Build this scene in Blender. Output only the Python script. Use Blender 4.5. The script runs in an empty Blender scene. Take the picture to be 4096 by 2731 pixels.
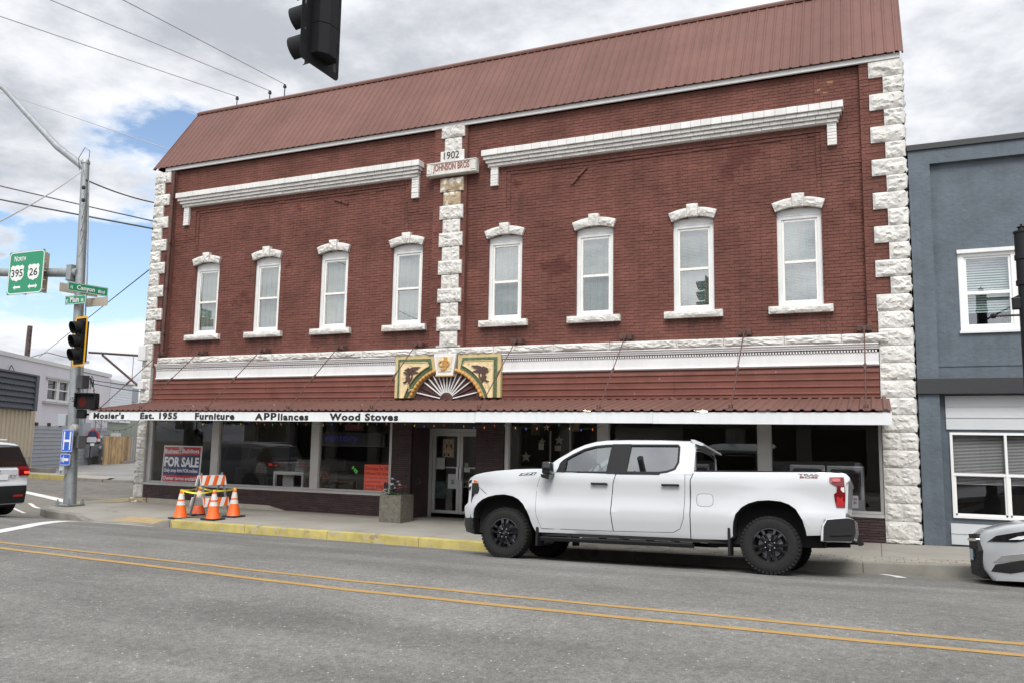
import bpy, bmesh, math, random
from mathutils import Vector, Matrix, noise as mnoise
from mathutils.geometry import tessellate_polygon
R = random.Random(7)
PI = math.pi
S = bpy.context.scene
COL = S.collection

# ------------------------------------------------------------------ camera
cam_d = bpy.data.cameras.new('camera')
cam = bpy.data.objects.new('camera', cam_d)
COL.objects.link(cam)
cam_d.sensor_width = 36.0
cam_d.lens = 28.887
cam_d.clip_start = 0.1
cam_d.clip_end = 3000
_rt = Vector((0.9151276, 0.4027987, 0.0171685))
_up = Vector((0.0334583, -0.1183144, 0.9924123))
_fw = Vector((-0.4017737, 0.9076095, 0.1217497))
m4 = Matrix((_rt, _up, -_fw)).transposed().to_4x4()
m4.translation = Vector((0, -17.0, 1.768))
cam.matrix_world = m4
S.camera = cam

# ------------------------------------------------------------------ sky, sun, exposure
SUN_EL, SUN_AZ = math.radians(49), math.radians(163)      # azimuth clockwise from +Y: behind the camera, a little to the right
w = bpy.data.worlds.new('World')
S.world = w
w.use_nodes = True
nt = w.node_tree
nt.nodes.clear()
def wn(t, **k):
    n = nt.nodes.new(t)
    for a, b in k.items():
        setattr(n, a, b)
    return n
def wl(a, b):
    nt.links.new(a, b)
out = wn('ShaderNodeOutputWorld')
bg = wn('ShaderNodeBackground')
bg.inputs['Strength'].default_value = 0.11
wl(bg.outputs[0], out.inputs['Surface'])
sky = wn('ShaderNodeTexSky', sky_type='NISHITA', sun_disc=False, sun_elevation=SUN_EL, sun_rotation=SUN_AZ)
tc = wn('ShaderNodeTexCoord')
sep = wn('ShaderNodeSeparateXYZ')
wl(tc.outputs['Generated'], sep.inputs[0])
def wmath(op, a, b=None, c=None, clamp=False):
    n = wn('ShaderNodeMath', operation=op, use_clamp=clamp)
    for i, v in enumerate((a, b, c)):
        if v is None: continue
        if isinstance(v, (int, float)): n.inputs[i].default_value = v
        else: wl(v, n.inputs[i])
    return n.outputs[0]
def wmap(v, a, b, c, d, smooth=True):
    n = wn('ShaderNodeMapRange', interpolation_type='SMOOTHSTEP' if smooth else 'LINEAR')
    wl(v, n.inputs[0])
    for i, x in enumerate((a, b, c, d)): n.inputs[i + 1].default_value = x
    return n.outputs[0]
def wmix(f, a, b):
    n = wn('ShaderNodeMix', data_type='RGBA')
    if isinstance(f, (int, float)): n.inputs[0].default_value = f
    else: wl(f, n.inputs[0])
    for s, v in ((6, a), (7, b)):
        if isinstance(v, tuple): n.inputs[s].default_value = (*v, 1)
        else: wl(v, n.inputs[s])
    return n.outputs[2]
# cloud layer: project the view direction on a flat layer overhead
zc = wmath('ADD', wmath('MAXIMUM', sep.outputs[2], 0.0), 0.28)
comb = wn('ShaderNodeCombineXYZ')
wl(wmath('DIVIDE', sep.outputs[0], zc), comb.inputs[0])
wl(wmath('DIVIDE', sep.outputs[1], zc), comb.inputs[1])
wl(wmath('MULTIPLY', sep.outputs[2], 1.6), comb.inputs[2])
def wnoise(scale, detail, rough, off=0.0):
    n = wn('ShaderNodeTexNoise', noise_dimensions='3D')
    mp = wn('ShaderNodeMapping')
    mp.inputs['Location'].default_value = (off, off * 0.7, off * 0.3)
    wl(comb.outputs[0], mp.inputs[0])
    wl(mp.outputs[0], n.inputs['Vector'])
    n.inputs['Scale'].default_value = scale
    n.inputs['Detail'].default_value = detail
    n.inputs['Roughness'].default_value = rough
    return n.outputs[0]
def wdot(v):
    n = wn('ShaderNodeVectorMath', operation='DOT_PRODUCT')
    wl(tc.outputs['Generated'], n.inputs[0])
    n.inputs[1].default_value = Vector(v).normalized()
    return n.outputs['Value']
n1 = wnoise(2.1, 8, 0.58, 3.1)
n2 = wnoise(1.15, 6, 0.55, 11.0)
n3 = wnoise(5.0, 6, 0.6, 7.7)
# a break in the cloud low in the west-north-west, where the blue shows
gap = wmap(wdot((-0.77, 0.609, 0.186)), 0.955, 0.990, 0.0, 1.0)
low = wmap(sep.outputs[2], 0.05, 0.14, 0.0, 1.0)
gap = wmath('MULTIPLY', gap, low)
gap = wmath('ADD', gap, wmap(wdot((0.046, 0.905, 0.42)), 0.9985, 0.9999, 0.0, 0.7))
dens = wmath('SUBTRACT', wmath('ADD', n1, 0.30), wmath('MULTIPLY', gap, 0.38))
cover = wmap(dens, 0.43, 0.53, 0.0, 1.0)
lum = wmath('ADD', wmath('MULTIPLY', n2, 0.62), wmath('MULTIPLY', n3, 0.38))
grey = wmap(lum, 0.41, 0.60, 0.0, 1.0)
bright = wmap(sep.outputs[2], 0.45, 1.0, 1.0, 1.5)           # thin overcast is brightest overhead
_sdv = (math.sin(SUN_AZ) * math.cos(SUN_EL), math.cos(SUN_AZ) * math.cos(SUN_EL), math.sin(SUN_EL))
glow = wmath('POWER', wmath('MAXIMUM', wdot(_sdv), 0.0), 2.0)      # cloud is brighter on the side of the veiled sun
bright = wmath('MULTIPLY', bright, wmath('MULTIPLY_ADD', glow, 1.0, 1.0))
cl = wmix(grey, (2.95, 3.10, 3.42), (5.6, 5.7, 5.9))
edge = wmap(cover, 0.25, 0.95, 1.0, 0.0)
cl = wmix(wmath('MULTIPLY', edge, 0.55), cl, (6.9, 6.95, 7.0))
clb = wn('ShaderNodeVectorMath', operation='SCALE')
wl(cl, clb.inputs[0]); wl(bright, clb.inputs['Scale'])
skb = wn('ShaderNodeVectorMath', operation='SCALE')
wl(sky.outputs[0], skb.inputs[0]); skb.inputs['Scale'].default_value = 1.0
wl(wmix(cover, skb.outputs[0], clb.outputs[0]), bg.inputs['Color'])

sun_d = bpy.data.lights.new('sun', 'SUN')
sun_d.energy = 1.5
sun_d.angle = math.radians(24)
sun_d.color = (1.0, 0.965, 0.92)
sun = bpy.data.objects.new('sun', sun_d)
COL.objects.link(sun)
_sd = Vector((math.sin(SUN_AZ) * math.cos(SUN_EL), math.cos(SUN_AZ) * math.cos(SUN_EL), math.sin(SUN_EL)))
sun.rotation_euler = _sd.to_track_quat('Z', 'Y').to_euler()
sun.location = (0, -30, 40)
S.view_settings.view_transform = 'Standard'
S.view_settings.look = 'None'
S.view_settings.gamma = 1.0
S.view_settings.use_curve_mapping = False
S.view_settings.exposure = 0.74

# ------------------------------------------------------------------ materials
def mat(name, col, rough=0.6, metal=0.0, var=0.0, vs=2.0, bump=0.0, bs=30.0, spec=0.5, coat=0.0, isl=0.0, spots=None, streak=0.0, emit=None, bdist=0.01):
    """principled material with world-space noise: var = value swing, bump = fine relief, isl = swing from piece to piece,
    spots = (colour, threshold, scale) wear patches, streak = vertical dirt streaks"""
    m = bpy.data.materials.new(name)
    m.use_nodes = True
    t = m.node_tree
    N, Lk = t.nodes, t.links
    b = N['Principled BSDF']
    b.inputs['Base Color'].default_value = (*col, 1)
    b.inputs['Roughness'].default_value = rough
    b.inputs['Metallic'].default_value = metal
    b.inputs['Specular IOR Level'].default_value = spec
    b.inputs['Coat Weight'].default_value = coat
    b.inputs['Coat Roughness'].default_value = 0.03
    if emit:
        b.inputs['Emission Color'].default_value = (*emit[0], 1)
        b.inputs['Emission Strength'].default_value = emit[1]
    geo = N.new('ShaderNodeNewGeometry')
    cur = None
    def noise(scale, det=5, vec=None, rough_=0.6):
        n = N.new('ShaderNodeTexNoise')
        n.inputs['Scale'].default_value = scale
        n.inputs['Detail'].default_value = det
        n.inputs['Roughness'].default_value = rough_
        Lk.new(vec or geo.outputs['Position'], n.inputs['Vector'])
        return n.outputs[0]
    def mr(v, a, b_, c, d):
        n = N.new('ShaderNodeMapRange')
        Lk.new(v, n.inputs[0])
        for i, x in enumerate((a, b_, c, d)): n.inputs[i + 1].default_value = x
        return n.outputs[0]
    def scale(colsock, f):
        n = N.new('ShaderNodeVectorMath'); n.operation = 'SCALE'
        if colsock is None: n.inputs[0].default_value = col
        else: Lk.new(colsock, n.inputs[0])
        Lk.new(f, n.inputs['Scale'])
        return n.outputs[0]
    if var:
        cur = scale(cur, mr(noise(vs), 0.3, 0.7, 1 - var, 1 + var))
    if isl:
        oi = N.new('ShaderNodeObjectInfo')
        ad = N.new('ShaderNodeMath'); ad.operation = 'ADD'; Lk.new(geo.outputs['Random Per Island'], ad.inputs[0]); Lk.new(oi.outputs['Random'], ad.inputs[1])
        fr = N.new('ShaderNodeMath'); fr.operation = 'FRACT'; Lk.new(ad.outputs[0], fr.inputs[0])
        cur = scale(cur, mr(fr.outputs[0], 0, 1, 1 - isl, 1 + isl))
    if streak:
        mp = N.new('ShaderNodeMapping'); mp.inputs['Scale'].default_value = (9, 9, 0.35)
        Lk.new(geo.outputs['Position'], mp.inputs[0])
        cur = scale(cur, mr(noise(1.0, 4, mp.outputs[0]), 0.45, 0.7, 1.0, 1 - streak))
    if spots:
        for (c2, th, sc) in (spots if isinstance(spots, list) else [spots]):
            f = mr(noise(sc, 6), th, th + 0.05, 0, 1)
            mx = N.new('ShaderNodeMix'); mx.data_type = 'RGBA'
            Lk.new(f, mx.inputs[0])
            if cur is None: mx.inputs[6].default_value = (*col, 1)
            else: Lk.new(cur, mx.inputs[6])
            mx.inputs[7].default_value = (*c2, 1)
            cur = mx.outputs[2]
    if cur is not None:
        Lk.new(cur, b.inputs['Base Color'])
    if bump:
        bp = N.new('ShaderNodeBump')
        bp.inputs['Strength'].default_value = bump
        bp.inputs['Distance'].default_value = bdist
        Lk.new(noise(bs, 6), bp.inputs['Height'])
        Lk.new(bp.outputs[0], b.inputs['Normal'])
    return m
def glassmat(name, tint=(1, 1, 1), refl=1.0, dark=0.0, rough=0.0, base=0.10):
    """window pane: mirror-like reflection by Fresnel over a clear (or tinted) pane that lets light straight through"""
    m = bpy.data.materials.new(name)
    m.use_nodes = True
    t = m.node_tree
    t.nodes.clear()
    o = t.nodes.new('ShaderNodeOutputMaterial')
    mx = t.nodes.new('ShaderNodeMixShader')
    tr = t.nodes.new('ShaderNodeBsdfTransparent')
    tr.inputs[0].default_value = (tint[0] * (1 - dark), tint[1] * (1 - dark), tint[2] * (1 - dark), 1)
    gl = t.nodes.new('ShaderNodeBsdfGlossy')
    gl.inputs['Roughness'].default_value = rough
    gl.inputs[0].default_value = (refl, refl, refl, 1)
    lw = t.nodes.new('ShaderNodeFresnel'); lw.inputs['IOR'].default_value = 1.5
    ge = t.nodes.new('ShaderNodeNewGeometry')
    inv = t.nodes.new('ShaderNodeMath'); inv.operation = 'SUBTRACT'; inv.inputs[0].default_value = 1.0
    t.links.new(ge.outputs['Backfacing'], inv.inputs[1])
    mu = t.nodes.new('ShaderNodeMath'); mu.operation = 'MULTIPLY'
    t.links.new(inv.outputs[0], mu.inputs[1])
    mr = t.nodes.new('ShaderNodeMapRange')
    t.links.new(lw.outputs[0], mr.inputs[0])
    mr.inputs[1].default_value = 0.0; mr.inputs[2].default_value = 1.0
    mr.inputs[3].default_value = base; mr.inputs[4].default_value = 1.0
    t.links.new(mr.outputs[0], mu.inputs[0]); t.links.new(mu.outputs[0], mx.inputs[0])
    t.links.new(tr.outputs[0], mx.inputs[1])
    t.links.new(gl.outputs[0], mx.inputs[2])
    t.links.new(mx.outputs[0], o.inputs['Surface'])
    return m

# ------------------------------------------------------------------ mesh helpers
class MB:
    """collects simple shapes and links them as ONE mesh object"""
    def __init__(s):
        s.v, s.f, s.mi = [], [], []
        s.k = 0                                   # current material slot
    def face(s, pts):
        i = len(s.v); s.v.extend(tuple(p) for p in pts)
        s.f.append(tuple(range(i, i + len(pts)))); s.mi.append(s.k)
    def mesh(s, verts, faces):
        i = len(s.v); s.v.extend(tuple(p) for p in verts)
        for f in faces:
            s.f.append(tuple(i + j for j in f)); s.mi.append(s.k)
    def box(s, x0, x1, y0, y1, z0, z1, c=0.0):
        if c:
            bm = bmesh.new()
            bmesh.ops.create_cube(bm, size=1)
            for v in bm.verts:
                v.co = Vector(((x0 + x1) / 2 + v.co.x * (x1 - x0), (y0 + y1) / 2 + v.co.y * (y1 - y0), (z0 + z1) / 2 + v.co.z * (z1 - z0)))
            bmesh.ops.bevel(bm, geom=list(bm.edges), offset=c, segments=2, affect='EDGES', profile=0.5)
            s.bm(bm); return
        v = [(x, y, z) for x in (x0, x1) for y in (y0, y1) for z in (z0, z1)]
        s.mesh(v, [(0, 1, 3, 2), (4, 6, 7, 5), (0, 4, 5, 1), (2, 3, 7, 6), (0, 2, 6, 4), (1, 5, 7, 3)])
    def obox(s, c, ax, ay, az):
        """box from centre and three half-axis vectors"""
        c, ax, ay, az = Vector(c), Vector(ax), Vector(ay), Vector(az)
        v = [c + ax * i + ay * j + az * k for i in (-1, 1) for j in (-1, 1) for k in (-1, 1)]
        s.mesh(v, [(0, 1, 3, 2), (4, 6, 7, 5), (0, 4, 5, 1), (2, 3, 7, 6), (0, 2, 6, 4), (1, 5, 7, 3)])
    def bm(s, bm):
        bm.verts.ensure_lookup_table()
        for i, v in enumerate(bm.verts): v.index = i
        s.mesh([v.co[:] for v in bm.verts], [[v.index for v in f.verts] for f in bm.faces])
        bm.free()
    def prism(s, poly, place, d0, d1, holes=None):
        """extrude a 2-D outline (with holes) between depths d0 and d1; place(u, v, d) -> xyz"""
        rings = [poly] + (holes or [])
        if holes:
            tris = tessellate_polygon([[Vector((p[0], p[1], 0)) for p in r] for r in rings])
            flat = [p for r in rings for p in r]
            n = len(flat)
            s.mesh([place(p[0], p[1], d0) for p in flat] + [place(p[0], p[1], d1) for p in flat],
                   [t for t in tris] + [tuple(n + i for i in reversed(t)) for t in tris])
        else:
            s.face([place(p[0], p[1], d0) for p in poly]); s.face([place(p[0], p[1], d1) for p in reversed(poly)])
        for r in rings:
            for i in range(len(r)):
                a, b = r[i], r[(i + 1) % len(r)]
                s.face([place(a[0], a[1], d0), place(a[0], a[1], d1), place(b[0], b[1], d1), place(b[0], b[1], d0)])
    def tube(s, pts, r, n=8, caps=True):
        pts = [Vector(p) for p in pts]
        rr = r if isinstance(r, (list, tuple)) else [r] * len(pts)
        rings = []
        d0 = (pts[1] - pts[0]).normalized()
        ref = Vector((0, 0, 1)) if abs(d0.z) < 0.9 else Vector((1, 0, 0))
        for i, p in enumerate(pts):
            d = (pts[min(i + 1, len(pts) - 1)] - pts[max(i - 1, 0)]).normalized()
            a = d.cross(ref).normalized(); b = d.cross(a)
            rings.append([p + (a * math.cos(2 * PI * j / n) + b * math.sin(2 * PI * j / n)) * rr[i] for j in range(n)])
        v = [q for ring in rings for q in ring]
        f = []
        for i in range(len(pts) - 1):
            for j in range(n):
                f.append((i * n + j, i * n + (j + 1) % n, (i + 1) * n + (j + 1) % n, (i + 1) * n + j))
        if caps:
            f.append(tuple(reversed(range(n)))); f.append(tuple(range((len(pts) - 1) * n, len(pts) * n)))
        s.mesh(v, f)
    def lathe(s, prof, place, n=24, a0=0.0, a1=2 * PI):
        """profile [(r, h)] turned round the axis; place(x, y, h) -> xyz"""
        full = abs(a1 - a0 - 2 * PI) < 1e-6
        m = n if full else n + 1
        v = [place(r * math.cos(a0 + (a1 - a0) * j / n), r * math.sin(a0 + (a1 - a0) * j / n), h) for (r, h) in prof for j in range(m)]
        f = []
        for i in range(len(prof) - 1):
            for j in range(n):
                k = (j + 1) % m
                f.append((i * m + j, i * m + k, (i + 1) * m + k, (i + 1) * m + j))
        s.mesh(v, f)
    def grid(s, fn, nu, nv):
        v = [fn(i / nu, j / nv) for j in range(nv + 1) for i in range(nu + 1)]
        s.mesh(v, [(j * (nu + 1) + i, j * (nu + 1) + i + 1, (j + 1) * (nu + 1) + i + 1, (j + 1) * (nu + 1) + i) for j in range(nv) for i in range(nu)])
    def data(s, name, mats, smooth=None, fix=True):
        me = bpy.data.meshes.new(name)
        me.from_pydata(s.v, [], s.f)
        for m in (mats if isinstance(mats, (list, tuple)) else [mats]): me.materials.append(m)
        if any(s.mi): me.polygons.foreach_set('material_index', s.mi)
        if fix:
            bm = bmesh.new(); bm.from_mesh(me)
            bmesh.ops.remove_doubles(bm, verts=bm.verts, dist=1e-5)
            bmesh.ops.recalc_face_normals(bm, faces=bm.faces)
            bm.to_mesh(me); bm.free()
        if smooth is not None:
            me.polygons.foreach_set('use_smooth', [True] * len(me.polygons))
            me.set_sharp_from_angle(angle=math.radians(smooth))
        me.update()
        return me
    def build(s, name, mats, parent=None, smooth=None, label=None, kind=None, fix=True):
        return link(name, s.data(name, mats, smooth, fix), parent, label, kind)
ROOTS = set()
def link(name, me, parent=None, label=None, kind=None):
    o = bpy.data.objects.new(name, me)
    COL.objects.link(o)
    if parent is not None:
        o.parent = parent
        if parent.name in ROOTS and not parent.get('_local'):
            o.location = -parent.location          # shapes are given in place; the Empty sits at the thing's base
    if label: o['label'] = label
    if kind: o['kind'] = kind
    return o
def thing(name, label, cat, loc=(0, 0, 0), group=None, local=False):
    o = bpy.data.objects.new(name, None)
    o.empty_display_size = 0.2
    COL.objects.link(o)
    o.location = loc
    o['label'] = label; o['category'] = cat
    if group: o['group'] = group
    if local: o['_local'] = 1
    ROOTS.add(o.name)
    return o
def tag(o, label, cat, group=None):
    o['label'] = label; o['category'] = cat
    if group: o['group'] = group
    return o
def copy_tree(o, parent=None):
    c = o.copy(); COL.objects.link(c)
    if parent: c.parent = parent
    if o.name in ROOTS: ROOTS.add(c.name)
    for ch in list(o.children): copy_tree(ch, c)
    return c
def facade(u, v, d): return (u, d, v)               # outline on a wall that faces -Y
def flat(u, v, d): return (u, v, d)                 # outline on the ground
def text(body, name, m, parent, place, height=None, width=None, depth=0.004, bold=0.0, kind=None, align='LEFT', spacing=1.0, shear=0.0):
    """letters as a thin solid; place(u, v, d) -> xyz with u right, v up, d out towards the reader"""
    cu = bpy.data.curves.new(name, 'FONT')
    cu.body = body; cu.size = 1.0; cu.offset = bold; cu.extrude = 0.5; cu.resolution_u = 3
    cu.space_character = spacing; cu.shear = shear
    o = bpy.data.objects.new(name + '_tmp', cu)
    me = bpy.data.meshes.new_from_object(o)
    bpy.data.objects.remove(o); bpy.data.curves.remove(cu)
    xs = [v.co.x for v in me.vertices]; ys = [v.co.y for v in me.vertices]
    x0, x1, y0, y1 = min(xs), max(xs), min(ys), max(ys)
    sy = height / (y1 - y0) if height else None
    sx = width / (x1 - x0) if width else sy
    if sy is None: sy = sx
    off = {'LEFT': 0, 'CENTER': -(x1 - x0) * sx / 2, 'RIGHT': -(x1 - x0) * sx}[align]
    for v in me.vertices:
        v.co = Vector(place((v.co.x - x0) * sx + off, (v.co.y - y0) * sy, (v.co.z + 0.5) * depth))
    bm = bmesh.new(); bm.from_mesh(me); bmesh.ops.recalc_face_normals(bm, faces=bm.faces); bm.to_mesh(me); bm.free()
    me.materials.clear(); me.materials.append(m)
    return link(name, me, parent, None, kind)
def on_facade(x, z, y):                              # lettering facing the street
    return lambda u, v, d: (x + u, y - d, z + v)
def lerp(a, b, t): return a + (b - a) * t
def interp(x, pts):
    if x <= pts[0][0]: return pts[0][1]
    for (a, b), (c, d) in zip(pts, pts[1:]):
        if x <= c: return lerp(b, d, (x - a) / (c - a))
    return pts[-1][1]
def sm(t):
    t = max(0.0, min(1.0, t)); return t * t * (3 - 2 * t)
def arc(cx, cz, r, a0, a1, n):
    return [(cx + r * math.cos(math.radians(lerp(a0, a1, i / n))), cz + r * math.sin(math.radians(lerp(a0, a1, i / n)))) for i in range(n + 1)]
def cut_poly(poly, xs, ys, zf):
    """a flat outline cut by a grid so that it can follow the height function zf"""
    bm = bmesh.new()
    bm.faces.new([bm.verts.new((p[0], p[1], 0)) for p in poly])
    for x in xs:
        bmesh.ops.bisect_plane(bm, geom=list(bm.verts) + list(bm.edges) + list(bm.faces), plane_co=(x, 0, 0), plane_no=(1, 0, 0))
    for y in ys:
        bmesh.ops.bisect_plane(bm, geom=list(bm.verts) + list(bm.edges) + list(bm.faces), plane_co=(0, y, 0), plane_no=(0, 1, 0))
    for v in bm.verts: v.co.z = zf(v.co.x, v.co.y)
    bmesh.ops.triangulate(bm, faces=[f for f in bm.faces if len(f.verts) > 4])
    return bm
def frange(a, b, d):
    n = max(1, round((b - a) / d)); return [a + (b - a) * i / n for i in range(n + 1)]
# ------------------------------------------------------------------ materials used all over
M_brick = mat('painted_brick', (0.150, 0.061, 0.047), 0.7, var=0.26, vs=1.1, bump=0.5, bs=50, isl=0.10, bdist=0.006, streak=0.14, spec=0.2, spots=[((0.10, 0.034, 0.028), 0.60, 0.55)])
def sill_soot(m):
    # soot that has run down the wall under each window sill
    t = m.node_tree; N, Lk = t.nodes, t.links
    b = N['Principled BSDF']; src = b.inputs['Base Color'].links[0].from_socket
    g = N.new('ShaderNodeNewGeometry'); sx = N.new('ShaderNodeSeparateXYZ'); Lk.new(g.outputs['Position'], sx.inputs[0])
    def mth(op, a, b_):
        n = N.new('ShaderNodeMath'); n.operation = op
        for i, v in enumerate((a, b_)):
            if isinstance(v, (int, float)): n.inputs[i].default_value = v
            else: Lk.new(v, n.inputs[i])
        return n.outputs[0]
    def mr(v, a, b_, c, d):
        n = N.new('ShaderNodeMapRange'); n.interpolation_type = 'SMOOTHSTEP'; Lk.new(v, n.inputs[0])
        for i, x in enumerate((a, b_, c, d)): n.inputs[i + 1].default_value = x
        return n.outputs[0]
    dmin = None
    for xc in (-16.90, -14.79, -12.63, -10.45, -7.80, -5.61, -3.42, -1.29):
        d = mth('ABSOLUTE', mth('SUBTRACT', sx.outputs[0], xc), 0.0)
        dmin = d if dmin is None else mth('MINIMUM', dmin, d)
    nz = N.new('ShaderNodeTexNoise'); nz.inputs['Scale'].default_value = 4.0; nz.inputs['Detail'].default_value = 6
    mp = N.new('ShaderNodeMapping'); mp.inputs['Scale'].default_value = (1.6, 1.6, 0.5); Lk.new(g.outputs['Position'], mp.inputs[0]); Lk.new(mp.outputs[0], nz.inputs['Vector'])
    f = mth('MULTIPLY', mth('MULTIPLY', mr(dmin, .45, .72, 1, 0), mth('MULTIPLY', mr(sx.outputs[2], 3.95, 4.40, 0, 1), mr(sx.outputs[2], 4.42, 4.5, 1, 0))), mr(nz.outputs[0], .35, .6, .15, .75))
    mx = N.new('ShaderNodeMix'); mx.data_type = 'RGBA'; Lk.new(f, mx.inputs[0]); Lk.new(src, mx.inputs[6]); mx.inputs[7].default_value = (0.055, 0.028, 0.024, 1)
    Lk.new(mx.outputs[2], b.inputs['Base Color'])
sill_soot(M_brick)
M_mortar = mat('painted_mortar', (0.134, 0.054, 0.042), 0.8, var=0.2, vs=2.0, bump=0.5, bs=60, bdist=0.006)
M_stone = mat('white_painted_stone', (0.62, 0.605, 0.565), 0.7, var=0.14, vs=3, bump=0.8, bs=22, bdist=0.015, spots=[((0.42, 0.36, 0.28), 0.64, 6.0), ((0.30, 0.27, 0.22), 0.70, 14.0)], streak=0.18)
M_stone_worn = mat('worn_sandstone', (0.40, 0.31, 0.20), 0.8, var=0.25, vs=6, bump=0.8, bs=22, bdist=0.02, spots=[((0.66, 0.65, 0.60), 0.53, 5.0)])
M_trimw = mat('white_trim_paint', (0.70, 0.70, 0.69), 0.45, var=0.04, vs=1.5, bump=0.1, bs=40, streak=0.05, spots=[((0.5, 0.45, 0.38), 0.74, 7.0)])
M_wbrick = mat('white_painted_brick', (0.68, 0.67, 0.64), 0.55, var=0.07, vs=3, bump=0.3, bs=60, isl=0.05, bdist=0.004, spots=[((0.5, 0.42, 0.33), 0.7, 5.0)], streak=0.08)
M_roof = mat('brown_red_roof_metal', (0.152, 0.077, 0.063), 0.55, var=0.09, vs=0.9, bump=0.03, bs=12, spec=0.15, isl=0.05, streak=0.08)
M_redmetal = mat('old_red_siding_metal', (0.165, 0.062, 0.046), 0.6, var=0.22, vs=1.6, bump=0.1, bs=20, spec=.3, spots=[((0.6, 0.58, 0.55), 0.70, 11.0), ((0.12, 0.05, 0.04), 0.66, 2.4)])
M_darkbrick = mat('dark_brown_roman_brick', (0.050, 0.026, 0.027), 0.55, var=0.25, vs=3, bump=0.4, bs=50, isl=0.22, bdist=0.005, spots=[((0.30, 0.27, 0.27), 0.68, 3.3)])
M_darkmortar = mat('dark_mortar', (0.032, 0.018, 0.018), 0.8)
M_alu = mat('aluminium_frame', (0.52, 0.51, 0.49), 0.42, metal=0.35, var=0.05, vs=3)
M_sash = mat('window_sash_white', (0.78, 0.77, 0.72), 0.4, var=0.05, vs=6)
M_black = mat('black_paint', (0.018, 0.018, 0.02), 0.5)
M_letter = mat('black_vinyl_letter', (0.012, 0.012, 0.014), 0.4)
M_rust = mat('rusty_iron', (0.085, 0.042, 0.034), 0.7, var=0.3, vs=8, bump=0.3, bs=40)
M_pane = glassmat('upper_window_glass', (0.93, 0.97, 0.96), 1.0, base=0.27)
M_shopglass = glassmat('shop_window_glass', (1, 1, 1), 0.95, dark=0.0, base=0.02)
M_galv = mat('galvanised_steel', (0.31, 0.33, 0.335), 0.5, metal=0.55, var=0.13, vs=9, bump=0.05, bs=30, streak=0.12)
M_conc = mat('sidewalk_concrete', (0.275, 0.258, 0.222), 0.85, var=0.14, vs=1.1, bump=0.35, bs=60, bdist=0.004, spots=[((0.21, 0.20, 0.18), 0.66, 1.6)])
M_kerb = mat('kerb_concrete', (0.205, 0.195, 0.168), 0.85, var=0.2, vs=2.2, bump=0.5, bs=40, bdist=0.006, spots=[((0.14, 0.13, 0.12), 0.62, 3.0)])
M_yellowkerb = mat('yellow_kerb_paint', (0.38, 0.315, 0.10), 0.75, var=0.25, vs=3, bump=0.4, bs=40, bdist=0.006, spots=[((0.33, 0.31, 0.27), 0.565, 7.0), ((0.24, 0.2, 0.13), 0.60, 4.0)])
M_paver = mat('tan_paver', (0.27, 0.245, 0.205), 0.85, var=0.15, vs=2, bump=0.3, bs=60, isl=0.12, bdist=0.004)
M_white = mat('plain_white', (0.8, 0.8, 0.8), 0.5)
M_rubber = mat('black_rubber', (0.022, 0.022, 0.022), 0.75, var=0.2, vs=20)

# ------------------------------------------------------------------ ground heights
def g_front(x): return interp(x, [(-5.5, 0), (0.7, 0.0775), (4, 0.13), (12, 0.2)])
def g_kerb(x): return interp(x, [(-5.5, 0), (-1.07, 0.081), (1.1, 0.157), (4, 0.24), (12, 0.36)])
def h_road(x, y):
    if y <= -3.14 or x > -14.2:
        yy = max(-15.4, min(-3.14, y))
        a = abs(yy + 9.3) / 6.15
        return 0.25 - 0.465 * a ** 1.6 + g_kerb(x) * min(1, a)
    return -0.213 + 0.095 * sm((y + 3.14) / 5)
KERB_Y = -3.14
def ramp_f(x, y):
    """how far the kerb ramp is lowered here"""
    a = sm((x + 17.2) / 0.5) * sm((-14.35 - x) / 0.6)
    return a * sm((-1.5 - y) / 1.6)
def h_walk(x, y):
    t = max(0, min(1, -y / 3.14))
    z = lerp(-0.025 + g_front(x), -0.051 + g_kerb(x), t)
    return z - 0.135 * ramp_f(x, y)

# ------------------------------------------------------------------ ground, road, markings
mb = MB()
mb.box(-400, 400, -300, 600, -1.2, -0.42)
M_earth = mat('dry_earth', (0.20, 0.17, 0.13), 0.95, var=0.3, vs=0.4, bump=0.5, bs=8)
mb.build('ground', M_earth, kind='structure')

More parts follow.
